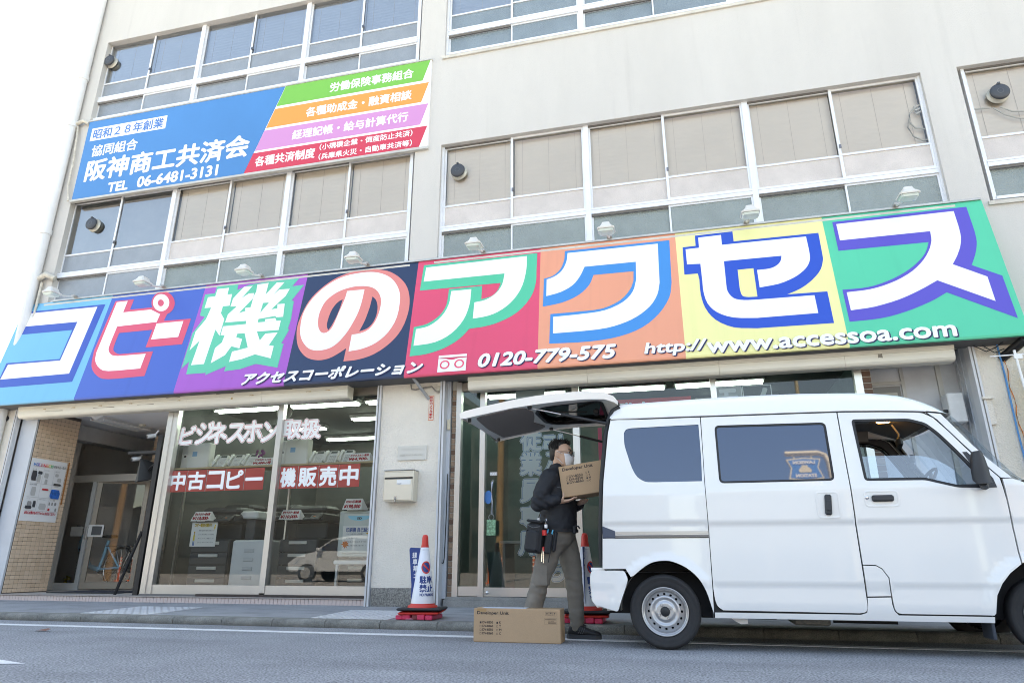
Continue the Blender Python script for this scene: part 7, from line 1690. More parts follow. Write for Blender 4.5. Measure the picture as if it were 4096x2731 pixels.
# ------------------------------------------------------------------ cardboard boxes
CARDB = mat('cardboard', (.46, .305, .185), .8, var=.05, vscale=3, speck=.05, speck_scale=200, bump=.05, bscale=300); CARDD = mat('cardboard_tape', (.40, .24, .11), .35); INK = mat('carton_ink', (.028, .022, .024), .7)
def carton(M, L, D, H, lab, rows, boxes, filled, opts, marks, name='cardboard_box'):
    t = thing(name, tuple(M.translation), lab, 'box', 'developer unit cartons')
    b = MB(); b.bbox(0, L, 0, D, 0, H, .004, M=M); body = b.build('carton', CARDB, t)
    fn = lambda u, v, d=0.0: tuple(M @ Vector((u, -.0008 - d, v)))
    for (s, a, c, z0, z1, bo) in rows:
        q = MB(); put_text(q, s, a, c, z0, z1, fn, 0, bo, 0, 0, .0001); q.build('lettering', INK, body)
    for (a, z, s_, f) in boxes:
        q = MB()
        o = [(a, z), (a + s_, z), (a + s_, z + s_ * 1.1), (a, z + s_ * 1.1)]
        if f: q.fill(o, [], lambda u, v: fn(u, v))
        else:
            e = s_ * .13; q.fill(o, [[(a + e, z + e), (a + s_ - e, z + e), (a + s_ - e, z + s_ * 1.1 - e), (a + e, z + s_ * 1.1 - e)]], lambda u, v: fn(u, v))
        q.build('tick_box', INK, body)
    if marks:
        b = MB(); b.box(L * .04, L * .15, -.0006, -.0002, H * .90, H * .998, M=M); b.build('tape', CARDD, body)
    b = MB(); b.box(0.003, L - .003, D * .40, D * .60, H + .0003, H + .001, M=M); b.build('tape', CARDD, body)
    b = MB(); b.box(L + .0003, L + .0012, D * .40, D * .62, H * .12, H * .42, M=M); b.build('tape', CARDD, body)
    if marks:
        for i in range(3):
            a, z, w_, h_ = L * .835 + i * .031, H * .81, .027, .029
            q = MB(); e = .0012; q.fill([(a, z), (a + w_, z), (a + w_, z + h_), (a, z + h_)], [[(a + e, z + e), (a + w_ - e, z + e), (a + w_ - e, z + h_ - e), (a + e, z + h_ - e)]], lambda u, v: fn(u, v)); 
            cx = a + w_ / 2
            if i == 0:
                for dx in (-.005, .005):
                    q.fill([(cx + dx - .001, z + .006), (cx + dx + .001, z + .006), (cx + dx + .001, z + .018), (cx + dx + .0035, z + .018), (cx + dx, z + .025), (cx + dx - .0035, z + .018), (cx + dx - .001, z + .018)], [], lambda u, v: fn(u, v))
            elif i == 1:
                q.fill([(cx - .005, z + .025), (cx - .004, z + .016), (cx - .001, z + .013), (cx - .001, z + .006), (cx - .005, z + .004), (cx + .005, z + .004), (cx + .001, z + .006), (cx + .001, z + .013), (cx + .004, z + .016), (cx + .005, z + .025)], [], lambda u, v: fn(u, v))
            else:
                q.fill([(cx - .009, z + .016), (cx, z + .023), (cx + .009, z + .016), (cx + .001, z + .017), (cx + .001, z + .005), (cx - .001, z + .005), (cx - .001, z + .017)], [], lambda u, v: fn(u, v))
            q.build('handling_mark', INK, body)
        q = MB(); a, z, w_, h_ = L * .82, H * .565, .104, .045; e = .0008; q.fill([(a, z), (a + w_, z), (a + w_, z + h_), (a, z + h_)], [[(a + e, z + e), (a + w_ - e, z + e), (a + w_ - e, z + h_ - e), (a + e, z + h_ - e)]], lambda u, v: fn(u, v)); q.build('label_border', INK, body)
        q = MB(); put_text(q, '0570-046562', a + .032, a + .08, z + .020, z + .027, fn); q.build('lettering', INK, body)
        for zz in (.036, .032, .013, .008, .004):
            q = MB(); q.fill([(a + .004 if zz > .03 else a + .03, z + zz), (a + .098, z + zz), (a + .098, z + zz + .0018), (a + .004 if zz > .03 else a + .03, z + zz + .0018)], [], lambda u, v: fn(u, v)); q.build('small_print', INK, body)
    return t, body
M = Matrix.Translation((-1.774, 5.795, 0.001)) @ Matrix.Rotation(R(.3), 4, 'Z')
H = .258
rows = [('Developer Unit', .030, .302, H - .052, H - .022, .0010), ('DV-8350', .078, .168, H - .115, H - .098, .0006), ('DV-8360', .078, .168, H - .143, H - .126, .0006), ('DV-8550', .078, .168, H - .171, H - .154, .0006), ('DV-8560', .078, .168, H - .199, H - .182, .0006),
        ('K', .222, .236, H - .115, H - .098, .0006), ('Y', .222, .236, H - .143, H - .126, .0006), ('M', .222, .240, H - .171, H - .154, .0006), ('C', .222, .236, H - .199, H - .182, .0006)]
bx_ = [(.054, H - .116 - .028 * i, .014, i == 0) for i in range(4)] + [(.198, H - .116 - .028 * i, .013, i == 0) for i in range(4)]
g1, gb = carton(M, .735, .215, H, 'long brown developer unit carton standing on the road behind the van', rows, bx_, 0, 0, True)
q = MB(); q.box(.06, .44, .03, .15, H + .0012, H + .003, M=M); q.build('delivery_slip', mat('slip_blue', (.62, .68, .76), .4), gb)
M = Matrix.Translation((-1.020, 5.945, 1.163)) @ Matrix.Rotation(R(-7.4), 4, 'Y')
H = .272
rows = [('Developer Unit', .032, .305, H - .052, H - .018, .0012), ('DV-8350', .082, .205, H - .110, H - .089, .0008), ('DV-8550', .082, .205, H - .136, H - .115, .0008), ('DV-8560', .082, .205, H - .162, H - .141, .0008),
        ('K', .258, .270, H - .094, H - .078, .0006), ('Y', .258, .270, H - .118, H - .102, .0006), ('M', .258, .273, H - .142, H - .126, .0006), ('C', .258, .270, H - .166, H - .150, .0006)]
bx_ = [(.056, H - .110 - .026 * i, .015, i == 2) for i in range(3)] + [(.234, H - .095 - .024 * i, .013, i == 2) for i in range(4)]
carton(M, .56, .30, H, 'brown developer unit carton carried by the man into the van', rows, bx_, 0, 0, False)

# ------------------------------------------------------------------ no parking cones
CRED = mat('cone_red', lin(214, 58, 48), .45, var=.06, vscale=9); CSL = mat('cone_sleeve', (.74, .75, .78), .4); CNV = mat('cone_navy', lin(30, 62, 128), .45); CPK = mat('pink_tape', lin(222, 62, 100), .35, var=.15, vscale=20, bump=.4, bscale=60); CBK = mat('cone_weight', (.022, .023, .026), .7)
def cone(cx, cy, zb, face, lab, fin, kerbdrop):
    t = thing('traffic_cone', (cx, cy, zb), lab, 'cone', 'no parking cones')
    z = lambda v: zb + v
    # taped blocks under the base
    blk = []
    for i, (dx, w_, h_) in enumerate(((-.19, .07, .042), (-.115, .09, .055), (-.02, .06, .05), (.045, .08, .055), (.13, .075, .045))):
        m = MB(); m.bbox(cx + dx - w_ / 2, cx + dx + w_ / 2, cy - .17, cy + .15, z(.001), z(h_), .006); m.build('weight_block', CPK if i != 2 else mat('taped_brick', (.22, .045, .05), .6, var=.3, vscale=12), t)
    m = MB(); M = Matrix.Translation((cx, cy, z(.06))) @ Matrix.Rotation(R(4), 4, 'X') @ Matrix.Rotation(R(6), 4, 'Z'); m.bbox(-.215, .215, -.18, .18, -.001, .022, .012, M=M); m.build('base_plate', CRED, t)
    m = MB(); M = Matrix.Translation((cx, cy, z(.085))) @ Matrix.Rotation(R(6), 4, 'Z'); m.bbox(-.225, .225, -.185, .185, 0, .026, .010, M=M); m.build('rubber_weight', CBK, t)
    m = MB(); m.lathe([(.155, .110), (.152, .128), (.128, .136), (.125, .150)], (cx, cy, zb), (0, 0, 1), 28); m.build('skirt', CRED, t)
    m = MB(); m.lathe([(.118, .15), (.035, .745), (.032, .80), (.024, .825), (.001, .83)], (cx, cy, zb), (0, 0, 1), 28); m.build('cone_body', CRED, t)
    m = MB(); m.lathe([(.1235, .148), (.044, .700), (.041, .700), (.120, .148)], (cx, cy, zb), (0, 0, 1), 40, closed=True); sl = m.build('sleeve', CSL, t)
    def fn(u, v, d=0.0):                                    # u: metres round the sleeve from the facing side, v: height
        r = .1235 + (.044 - .1235) * (v - .148) / .552 + .0012 + d
        a = face + u / max(r, .03)
        return (cx + r * math.sin(a), cy - r * math.cos(a), zb + v)
    def seg(pts, mi_): return fill2d(dens(pts, .02), [], .02)
    # ring sign
    n = 28
    for nm, ro, ri, c_, dd in (('sign_disc', .062, 0, CNV, .0), ('sign_ring', .062, .049, CRED, .0012)):
        o = [(ro * .82 * math.cos(2 * math.pi * k / n), .50 + ro * math.sin(2 * math.pi * k / n)) for k in range(n)]
        h = [[(ri * .82 * math.cos(2 * math.pi * k / n), .50 + ri * math.sin(2 * math.pi * k / n)) for k in range(n)]] if ri else []
        vs, fs = fill2d(o, h, .015); m = MB(); m.add([fn(u, v, dd) for u, v in vs], fs, 0, True); m.build(nm, c_, sl)
    m = MB(); vs, fs = fill2d(dens([(-.040, .528), (-.030, .540), (.042, .472), (.032, .46)], .015), [], 0); m.add([fn(u, v, .0014) for u, v in vs], fs); m.build('sign_bar', CRED, sl)
    for s, a, b, z0, z1, bo in (('駐車', -.068, .072, .345, .415, .004), ('禁止', -.070, .080, .262, .332, .004), ('NO PARKING', -.068, .095, .222, .248, .0015)):
        m = MB(); put_text(m, s, a, b, z0, z1, fn, 0, bo, 0, 0, .0001); m.build('lettering', CNV, sl)
    m = MB(); put_text(m, '駐車禁止ステッカー', -.04, .03, .672, .679, fn); m.build('small_print', mat('print_grey', (.18, .18, .2)), sl)
    # side fin
    a0 = face - fin
    ca, sa = math.sin(a0), -math.cos(a0)
    FN = lambda u, v, d=0.0: (cx + ca * u + sa * (d - .002), cy + sa * u - ca * (d - .002), zb + v)
    rr_ = lambda v: .1235 + (.044 - .1235) * (v - .148) / .552
    pts = [(rr_(.17), .17), (rr_(.695) - .001, .695), (.15, .700), (.163, .69), (.165, .675), (.128, .33), (rr_(.17) + .004, .17)]
    m = MB(); m.plate(pts, FN, .004); fo = m.build('fin', CNV, t)
    for i, ch in enumerate('駐車禁止'):
        m = MB(); zt = .655 - i * .066; u0 = .090 - i * .008; put_text(m, ch, u0 - .006, u0 + .040, zt - .06, zt - .005, lambda u, v, d=0.0: FN(u, v, -.0014 - d), 0, .002); m.build('lettering', CSL, fo)
    return t
cone(-2.69, 6.98, .076, R(38), 'red tipped no parking cone with white sleeve and navy fin beside the pillar', R(118), 0)
cone(-.985, 6.98, .076, R(60), 'red tipped no parking cone half hidden between the man and the van bumper', R(60), 0)
m = MB(); m.add([(-2.80, 6.79, .083), (-2.72, 6.78, .084), (-2.70, 6.815, .086), (-2.78, 6.825, .095)], [(0, 1, 2, 3)]); m.build('paper_scrap', mat('scrap_pink', lin(225, 150, 170), .6), label='tiny torn pink paper scrap on the kerb below the cone', cat='paper')

# ------------------------------------------------------------------ the man
MAN = thing('person', (-1.1, 6.15, 0), 'man in dark jacket, grey work trousers, glasses and white mask carrying a box', 'person')
def remesh(mb, name, m, parent, voxel=.011, it=4, disp=None):
    me = mb.mesh('tmp', m)
    o = bpy.data.objects.new('tmp', me); COL.objects.link(o)
    md = o.modifiers.new('r', 'REMESH'); md.mode = 'VOXEL'; md.voxel_size = voxel
    sm = o.modifiers.new('s', 'SMOOTH'); sm.factor = .6; sm.iterations = it
    bpy.context.view_layer.update()
    nm = bpy.data.meshes.new_from_object(o.evaluated_get(bpy.context.evaluated_depsgraph_get()))
    bpy.data.objects.remove(o, do_unlink=True)
    if disp:
        nl = [(v.co.copy(), v.normal.copy()) for v in nm.vertices]
        for v, (c, n) in zip(nm.vertices, nl):
            v.co = c + n * disp(c)
    for p in nm.polygons: p.use_smooth = True
    nm.materials.clear(); nm.materials.append(m)
    nm.name = name
    return obj(name, nm, parent)
def ell_ring(c, a, b, n=20, yaw=0.0):
    return [(c[0] + a * math.cos(2 * math.pi * i / n) * math.cos(yaw) - b * math.sin(2 * math.pi * i / n) * math.sin(yaw), c[1] + a * math.cos(2 * math.pi * i / n) * math.sin(yaw) + b * math.sin(2 * math.pi * i / n) * math.cos(yaw), c[2]) for i in range(n)]
def ball(mb, c, r, n=12):
    rx, ry, rz = r if isinstance(r, tuple) else (r, r, r)
    rings = []
    for i in range(1, 8):
        t = math.pi * i / 8
        rings.append([(c[0] + rx * math.sin(t) * math.cos(2 * math.pi * k / n), c[1] + ry * math.sin(t) * math.sin(2 * math.pi * k / n), c[2] - rz * math.cos(t)) for k in range(n)])
    mb.loft(rings)
def limb(mb, pts, rad, n=16, k=5):
    P = catm([(*p,) for p in pts], k)
    Rr = catm([(r, 0) for r in rad], k)
    mb.tube(P, [max(.004, q[0]) for q in Rr], n)
    ball(mb, pts[0], rad[0]); ball(mb, pts[-1], rad[-1])
SKIN = mat('skin', (.58, .37, .27), .5, var=.06, vscale=14)
JACK = mat('jacket_navy', (.013, .015, .020), .75, var=.25, vscale=14, bump=.25, bscale=240)
TROU = mat('trousers_grey', (.19, .168, .142), .85, var=.15, vscale=10, bump=.3, bscale=260)
HAIR = mat('hair_black', (.012, .010, .009), .5)
HC = Vector((-1.055, 6.135, 1.575)); HY = R(-14)
HM = Matrix.Translation(HC) @ Matrix.Rotation(HY, 4, 'Z') @ Matrix.Rotation(R(4), 4, 'Y')
hp = lambda x, y, z: tuple(HM @ Vector((x, y, z)))
def hring(z, cx, a, b, n=24, e=2.3):
    out = []
    for i in range(n):
        t = 2 * math.pi * i / n
        c, s = math.cos(t), math.sin(t)
        out.append(hp(cx + a * math.copysign(abs(c) ** (2 / e), c), b * math.copysign(abs(s) ** (2 / e), s), z))
    return out
HR = [(-.118, .048, .026, .024), (-.110, .040, .048, .040), (-.090, .027, .068, .054), (-.06, .012, .084, .063), (-.02, .002, .094, .070), (.02, -.004, .099, .075), (.055, -.009, .098, .075), (.085, -.014, .084, .066), (.108, -.018, .060, .050), (.120, -.02, .032, .028)]
b = MB()
b.loft([hring(*r) for r in HR])
# nose, brow, ears, neck
nz_ = [hp(.088, 0, .022), hp(.104, 0, -.005), hp(.116, 0, -.028), hp(.104, 0, -.040)]
b.tube(nz_, [.008, .011, .014, .010], 8); ball(b, hp(.112, 0, -.028), .013)
for s in (-1, 1):
    ball(b, hp(.088, s * .034, .028), (.014, .022, .009))
    ball(b, hp(-.012, s * .078, -.005), (.020, .010, .033)); ball(b, hp(-.006, s * .075, -.03), (.012, .009, .014))
b.tube([hp(-.03, 0, -.04), (-1.088, 6.145, 1.47), (-1.10, 6.15, 1.40)], [.056, .054, .062], 16)
# hidden trunk and arms so that the skin is one body down to both hands
b.loft([ell_ring((-1.11, 6.15, z), a_, b_) for z, a_, b_ in ((.95, .10, .14), (1.1, .10, .14), (1.3, .10, .16), (1.38, .07, .12), (1.43, .05, .06))])
RS, RE, RWr = (-1.135, 5.975, 1.345), (-1.238, 5.905, 1.112), (-1.068, 5.925, 1.150)
LS, LE, LW = (-1.115, 6.325, 1.345), (-1.13, 6.43, 1.08), (-.93, 6.33, 1.13)
for A in ((RS, RE, RWr), (LS, LE, LW)):
    limb(b, A, (.042, .036, .027))
# right hand: palm under the carton edge, four fingers forward, thumb up the end face
def hand(base, fwd, lat, up, mirror=1):
    base, fwd, lat, up = map(Vector, (base, fwd, lat, up))
    P = lambda f, l, u: tuple(base + fwd * f + lat * l + up * u)
    rings = []
    for f, w_, h_ in ((-.02, .022, .018), (0, .028, .018), (.03, .040, .017), (.06, .043, .015), (.085, .040, .013)):
        rings.append([tuple(base + fwd * f + lat * w_ * math.cos(2 * math.pi * i / 12) + up * h_ * math.sin(2 * math.pi * i / 12)) for i in range(12)])
    b.loft(rings)
    for i, (l, ln, dn) in enumerate(((-.031, .070, .0), (-.011, .080, .002), (.010, .076, .002), (.030, .060, .0))):
        pts = [P(.078, l, 0), P(.078 + ln * .40, l * 1.08, .005), P(.078 + ln * .75, l * 1.10, .012), P(.078 + ln, l * 1.08, .022)]
        limb(b, pts, (.0095, .0090, .0082, .0068), 8, 3)
    th = [P(.012, -.024 * mirror, .002), P(.030, -.048 * mirror, .018), P(.040, -.056 * mirror, .045), P(.043, -.054 * mirror, .068)]
    limb(b, th, (.0125, .0115, .0100, .0080), 8, 3)
f1 = Vector((.93, -.10, .10)).normalized(); u1 = Vector((-.11, 0, 1)).normalized(); l1 = u1.cross(f1).normalized() * -1
hand((-1.045, 5.955, 1.130), f1, (0.08, -.99, 0), u1, -1)
hand((-.93, 6.30, 1.140), (.5, -.86, .05), (-.86, -.5, 0), (-.1, 0, 1), 1)
remesh(b, 'body', SKIN, MAN, .0075, 2)
# jacket
def fold(c):
    k = noise.noise(Vector((c.x * 9, c.y * 9, c.z * 9)))
    r = noise.noise(Vector((c.x * 22 + c.z * 10, c.y * 16, c.z * 26 - c.x * 14)))
    e = math.exp(-((c.x + 1.22) ** 2 + (c.z - 1.12) ** 2) / .010)
    return .006 * k + .005 * r + .010 * e * math.sin(c.z * 90 + c.x * 60)
b = MB()
TR = [(.875, -1.098, .150, .178), (.895, -1.098, .164, .192), (.93, -1.098, .168, .198), (.98, -1.097, .166, .196), (1.08, -1.096, .162, .192), (1.18, -1.102, .160, .200), (1.28, -1.115, .155, .210), (1.34, -1.120, .142, .205), (1.385, -1.120, .118, .178), (1.42, -1.112, .088, .125), (1.445, -1.105, .074, .086), (1.485, -1.095, .068, .074)]
b.loft([ell_ring((cx, 6.15, z), a_, b_, 28) for z, cx, a_, b_ in TR])
limb(b, (RS, (-1.195, 5.925, 1.235), RE), (.088, .073, .066)); limb(b, (RE, (-1.16, 5.915, 1.128), RWr), (.066, .057, .044))
limb(b, (LS, (-1.125, 6.39, 1.2), LE), (.088, .073, .064)); limb(b, (LE, (-1.04, 6.38, 1.1), LW), (.064, .056, .044))
jk = remesh(b, 'jacket', JACK, MAN, .010, 4, fold)
q = MB(); q.tube([(-1.13, 5.962, 1.262), (-1.06, 5.955, 1.255), (-1.0, 5.978, 1.248)], .004, 6); q.build('pocket_zip', mat('zip_grey', (.10, .11, .12), .5), jk)
q = MB(); q.add([(-1.135, 5.915, 1.345), (-1.105, 5.918, 1.36), (-1.115, 5.908, 1.318)], [(0, 1, 2)]); q.build('reflective_patch', mat('patch_grey', (.22, .22, .20), .4), jk)
# trousers
def tfold(c):
    k = noise.noise(Vector((c.x * 7, c.y * 7, c.z * 7)))
    r = noise.noise(Vector((c.x * 12 + c.z * 5, c.y * 12, c.z * 30)))
    kn = math.exp(-((c.z - .44) ** 2) / .006) + math.exp(-((c.z - .16) ** 2) / .008) + .6 * math.exp(-((c.z - .78) ** 2) / .006)
    return .006 * k + (.004 + .008 * kn) * r
b = MB()
b.loft([ell_ring((-1.10, 6.15, z), a_, b_, 24) for z, a_, b_ in ((.72, .05, .09), (.78, .12, .165), (.85, .145, .178), (.92, .145, .175), (.97, .13, .16))])
RH, RK, RA = (-1.135, 6.06, .82), (-1.250, 6.02, .47), (-1.375, 6.03, .085)
LH, LK, LA = (-1.065, 6.24, .82), (-.985, 6.26, .47), (-.972, 6.23, .10)
limb(b, (RH, (-1.19, 6.035, .65), RK), (.108, .100, .082)); limb(b, (RK, (-1.305, 6.025, .28), RA), (.082, .078, .074))
limb(b, (LH, (-1.02, 6.25, .65), LK), (.108, .096, .078)); limb(b, (LK, (-.975, 6.245, .28), LA), (.078, .072, .066))
tr = remesh(b, 'trousers', TROU, MAN, .011, 4, tfold)
for (pp) in (((-1.275, 5.925, .60), (-1.165, 5.915, .60), (-1.17, 5.925, .44), (-1.285, 5.94, .44)),):
    b = MB()
    n = 8
    vs = []
    for i in range(n + 1):
        for j in range(n + 1):
            u, v = i / n, j / n
            p = (Vector(pp[0]) * (1 - u) + Vector(pp[1]) * u) * (1 - v) + (Vector(pp[3]) * (1 - u) + Vector(pp[2]) * u) * v
            vs.append(p + Vector((0, -.010 * math.sin(math.pi * min(1, u * 1.0)) - .003, 0)))
    b.add(vs, [(i * (n + 1) + j, (i + 1) * (n + 1) + j, (i + 1) * (n + 1) + j + 1, i * (n + 1) + j + 1) for i in range(n) for j in range(n)], 0, True); b.build('cargo_pocket', TROU, tr)
# shoes
SHO = mat('shoe_black', (.012, .012, .014), .6); SOLE = mat('shoe_sole', (.03, .034, .04), .6)
def shoe(ax_, ay, yaw, pitch=0.0):
    M = Matrix.Translation((ax_, ay, 0)) @ Matrix.Rotation(yaw, 4, 'Z') @ Matrix.Rotation(pitch, 4, 'Y')
    b = MB(); rings = []
    for x, w_, h_, z0 in ((-.075, .022, .05, .03), (-.06, .036, .085, .022), (-.02, .040, .115, .02), (.03, .040, .105, .02), (.08, .043, .078, .02), (.13, .047, .060, .02), (.17, .044, .050, .02), (.20, .030, .040, .02), (.212, .012, .028, .02)):
        rings.append([tuple(M @ Vector((x, w_ * math.cos(t), z0 + h_ * (.5 + .5 * math.sin(t)) * (1 if math.sin(t) > -.99 else 1)))) for t in [2 * math.pi * k / 14 for k in range(14)]])
    b.loft(rings)
    so = remesh(b, 'shoe', SHO, MAN, .007, 2)
    b = MB(); o = [(-.085, -.02), (-.06, -.040), (0, -.042), (.06, -.044), (.13, -.052), (.18, -.046), (.212, -.02), (.215, .012), (.19, .042), (.13, .052), (.06, .044), (0, .042), (-.06, .040), (-.085, .02)]
    b.loft([[tuple(M @ Vector((x, y, z))) for x, y in o] for z in (.001, .012, .034)] + [[tuple(M @ Vector((x * .97, y * .93, .038))) for x, y in o]], sm=False); b.build('sole', SOLE, so)
    for k in range(3):
        b = MB(); b.tube([M @ Vector((.02 + k * .018, -.043, .045)), M @ Vector((.035 + k * .018, -.040, .07)), M @ Vector((.045 + k * .018, -.030, .095))], .003, 5); b.build('stripe', mat('shoe_stripe', (.05, .055, .06), .3), so)
    b = MB(); b.tube([M @ Vector((.03, -.02, .122)), M @ Vector((.05, .0, .128)), M @ Vector((.05, .02, .118)), M @ Vector((.07, -.015, .112)), M @ Vector((.08, .015, .105))], .006, 6); b.build('laces', SHO, so)
shoe(-.972, 6.215, R(-4))
shoe(-1.385, 6.03, R(2))
# hair: cap with clipped sides and spiky top
b = MB()
b.loft([[p for p in hring(*r)] for r in ((-.062, -.066, .036, .044), (-.035, -.060, .048, .062), (-.005, -.054, .058, .0735), (.03, -.046, .066, .0785), (.055, -.040, .076, .080), (.080, -.030, .086, .077), (.105, -.022, .082, .067), (.128, -.02, .052, .044), (.136, -.02, .02, .02))])
hr = remesh(b, 'hair', HAIR, MAN, .007, 1, lambda c: .003 * noise.noise(c * 60))
b = MB()
rnd = random.Random(3)
for k in range(620):
    t = rnd.random() * 6.283; e = rnd.random() ** .7
    z = .045 + .085 * (1 - e) + rnd.uniform(-.01, .01)
    rx = (.10 * math.sqrt(max(0, 1 - ((z - .03) / .11) ** 2)) + .004)
    p = Vector((-.018 + rx * math.cos(t), .82 * rx * math.sin(t), z))
    if math.cos(t) > .25 and z < .088: continue
    n_ = Vector((math.cos(t) * .5, math.sin(t) * .6, .75 + .5 * (1 - e))).normalized()
    if math.cos(t) > .3: n_ = (n_ + Vector((.35, 0, .1))).normalized()
    ln = rnd.uniform(.014, .032)
    p1 = p + n_ * ln + Vector((rnd.uniform(-.01, .012), rnd.uniform(-.01, .01), 0))
    b.cyl(HM @ (p - n_ * .012), HM @ p1, .0042, .0006, n=4, caps=False)
b.build('hair_spikes', HAIR, hr, kind='stuff')
# eyes
for s in (-1, 1):
    b = MB(); ball(b, hp(.083, s * .033, .012), (.012, .013, .008)); ey = b.build('eye', mat('eye_white', (.7, .68, .65), .3), MAN)
    b = MB(); ball(b, hp(.092, s * .033, .012), (.005, .006, .006)); b.build('iris', BLACK, ey)
    b = MB(); b.tube([hp(.096, s * .018, .034), hp(.097, s * .034, .039), hp(.086, s * .052, .035)], .0038, 6); b.build('eyebrow', HAIR, MAN)
# mask with ear loops
b = MB()
rings = []
for z, cx, a, w_, of in ((-.112, .040, .058, .046, .006), (-.095, .030, .082, .054, .010), (-.07, .018, .098, .064, .013), (-.045, .010, .112, .068, .012), (-.025, .006, .114, .069, .010), (-.008, .004, .106, .068, .006), (.0, .004, .100, .064, .003)):
    row = []
    for k in range(17):
        t = R(-68 + 136 * k / 16)
        row.append(hp(cx + (a + of * .2) * math.cos(t) ** .7, (w_ + .010) * math.sin(t) * 1.02, z + .002 * math.sin(z * 300)))
    rings.append(row)
b.loft(rings, closed=False, caps=False)
mk = b.build('face_mask', mat('mask_white', (.66, .655, .68), .8, bump=.1, bscale=200), MAN)
sm_ = mk.modifiers.new('thickness', 'SOLIDIFY'); sm_.thickness = .002
for s in (-1, 1):
    b = MB(); b.tube([hp(.045, s * .076, -.005), hp(.015, s * .081, .008), hp(-.018, s * .085, .022)], .0022, 6); b.tube([hp(.045, s * .068, -.095), hp(.012, s * .078, -.06), hp(-.012, s * .082, -.045)], .0022, 6); b.build('ear_loop', mat('mask_white', (.66, .655, .68)), mk)
# glasses
GF = mat('glasses_frame', (.02, .018, .02), .35)
b = MB()
for s in (-1, 1):
    o = Vector(hp(.112, s * .034, .004)); q_ = (Matrix.Rotation(HY, 4, 'Z') @ Vector((1, s * .14, -.06))).normalized()
    b.lathe([(.0235, -.0016), (.0258, 0), (.0235, .0016), (.0215, 0)], o, q_, 24, closed=True)
    b.tube([hp(.106, s * .058, .012), hp(.06, s * .079, .014), hp(-.015, s * .083, .012), hp(-.03, s * .080, -.004)], .0022, 6)
b.tube([hp(.115, -.012, .010), hp(.118, 0, .013), hp(.115, .012, .010)], .002, 6)
gf = b.build('glasses', GF, MAN)
b = MB()
for s in (-1, 1):
    o = Vector(hp(.112, s * .034, .004)); q_ = (Matrix.Rotation(HY, 4, 'Z') @ Vector((1, s * .14, -.06))).normalized()
    b.lathe([(.0225, 0), (.0001, .001)], o, q_, 20)
b.build('lens', GLASS, gf)
# tool pouches on the right hip, belt
BG = mat('pouch_black', (.014, .015, .018), .7, bump=.3, bscale=150)
blt = MB(); blt.loft([ell_ring((-1.10, 6.15, z), .176, .204, 28) for z in (.878, .905)]); be = blt.build('belt', BG, MAN)
M = Matrix.Translation((-1.262, 5.915, .835)) @ Matrix.Rotation(R(7), 4, 'Y') @ Matrix.Rotation(R(-12), 4, 'Z')
b = MB(); b.bbox(-.078, .072, -.055, .06, -.135, .115, .020, M=M); b.bbox(-.066, .058, -.078, -.056, -.12, .05, .015, M=M); p1 = b.build('tool_pouch', BG, MAN)
b = MB(); b.bbox(-.078, .072, -.062, .06, .117, .140, .008, M=M); b.build('flap', BG, p1)
b = MB(); b.tube([M @ Vector((-.06, -.064, .09)), M @ Vector((0, -.070, .072)), M @ Vector((.06, -.064, .088))], .003, 5); b.build('zip', mat('zip_grey', (.10, .11, .12)), p1)
b = MB(); b.cyl(M @ Vector((.02, -.02, .13)), M @ Vector((.02, -.02, .16)), .018, .010); b.build('bottle_shoulder', mat('bottle_grey', (.5, .5, .48), .4), p1)
b = MB(); b.cyl(M @ Vector((.02, -.02, .16)), M @ Vector((.035, -.02, .23)), .006, .003); b.build('bottle_spout', BLACK, p1)
M2 = Matrix.Translation((-1.142, 5.898, .800)) @ Matrix.Rotation(R(9), 4, 'Y') @ Matrix.Rotation(R(8), 4, 'Z')
b = MB(); b.bbox(-.035, .030, -.02, .025, -.105, .065, .010, M=M2); p2 = b.build('tool_holster', BG, MAN)
b = MB(); b.bbox(.035, .068, -.015, .025, -.085, .09, .012, M=M2); b.build('side_holster', BG, p2)
for dx in (-.022, .018):
    b = MB(); b.cyl(M2 @ Vector((dx, -.004, .045)), M2 @ Vector((dx + .004, -.004, .095)), .010, .005, n=8); b.build('plier_grip', mat('grip_cyan', lin(60, 165, 200), .5), p2)
b = MB(); b.cyl((-1.175, 5.875, .845), (-1.178, 5.875, .888), .021, n=12); b.build('red_screwdriver', mat('tool_red', lin(205, 45, 45), .4), p1)
b = MB(); b.cyl((-1.186, 5.878, .715), (-1.188, 5.878, .752), .009, n=10); b.build('small_red_grip', mat('tool_red', lin(205, 45, 45)), p1)
b = MB(); b.cyl((-1.188, 5.88, .62), (-1.187, 5.88, .715), .004, n=8); b.build('screwdriver_shaft', CHROME, p1)
b = MB(); b.cyl((-1.204, 5.885, .63), (-1.198, 5.885, .74), .0045, n=8); b.build('screwdriver_shaft', CHROME, p1)
b = MB(); b.cyl((-1.148, 5.885, .625), (-1.125, 5.885, .73), .004, n=8); b.build('screwdriver_shaft', BLACKM, p2)
b = MB(); b.cyl((-1.160, 5.870, .905), (-1.160, 5.870, .935), .014, n=12); b.build('tape_roll', VINYL, p1)
b = MB(); b.tube([(-1.160, 5.872, .938), (-1.168, 5.872, .975), (-1.158, 5.872, .985), (-1.148, 5.872, .95), (-1.155, 5.872, .938)], .003, 6); b.build('carabiner', CHROME, p1)
b = MB(); b.bbox(-.955, -.925, 6.02, 6.06, .86, .93, .008); b.tube([(-.935, 6.03, .93), (-.905, 6.03, .925), (-.89, 6.03, .905)], .008, 6); b.build('buckle', BG, be)
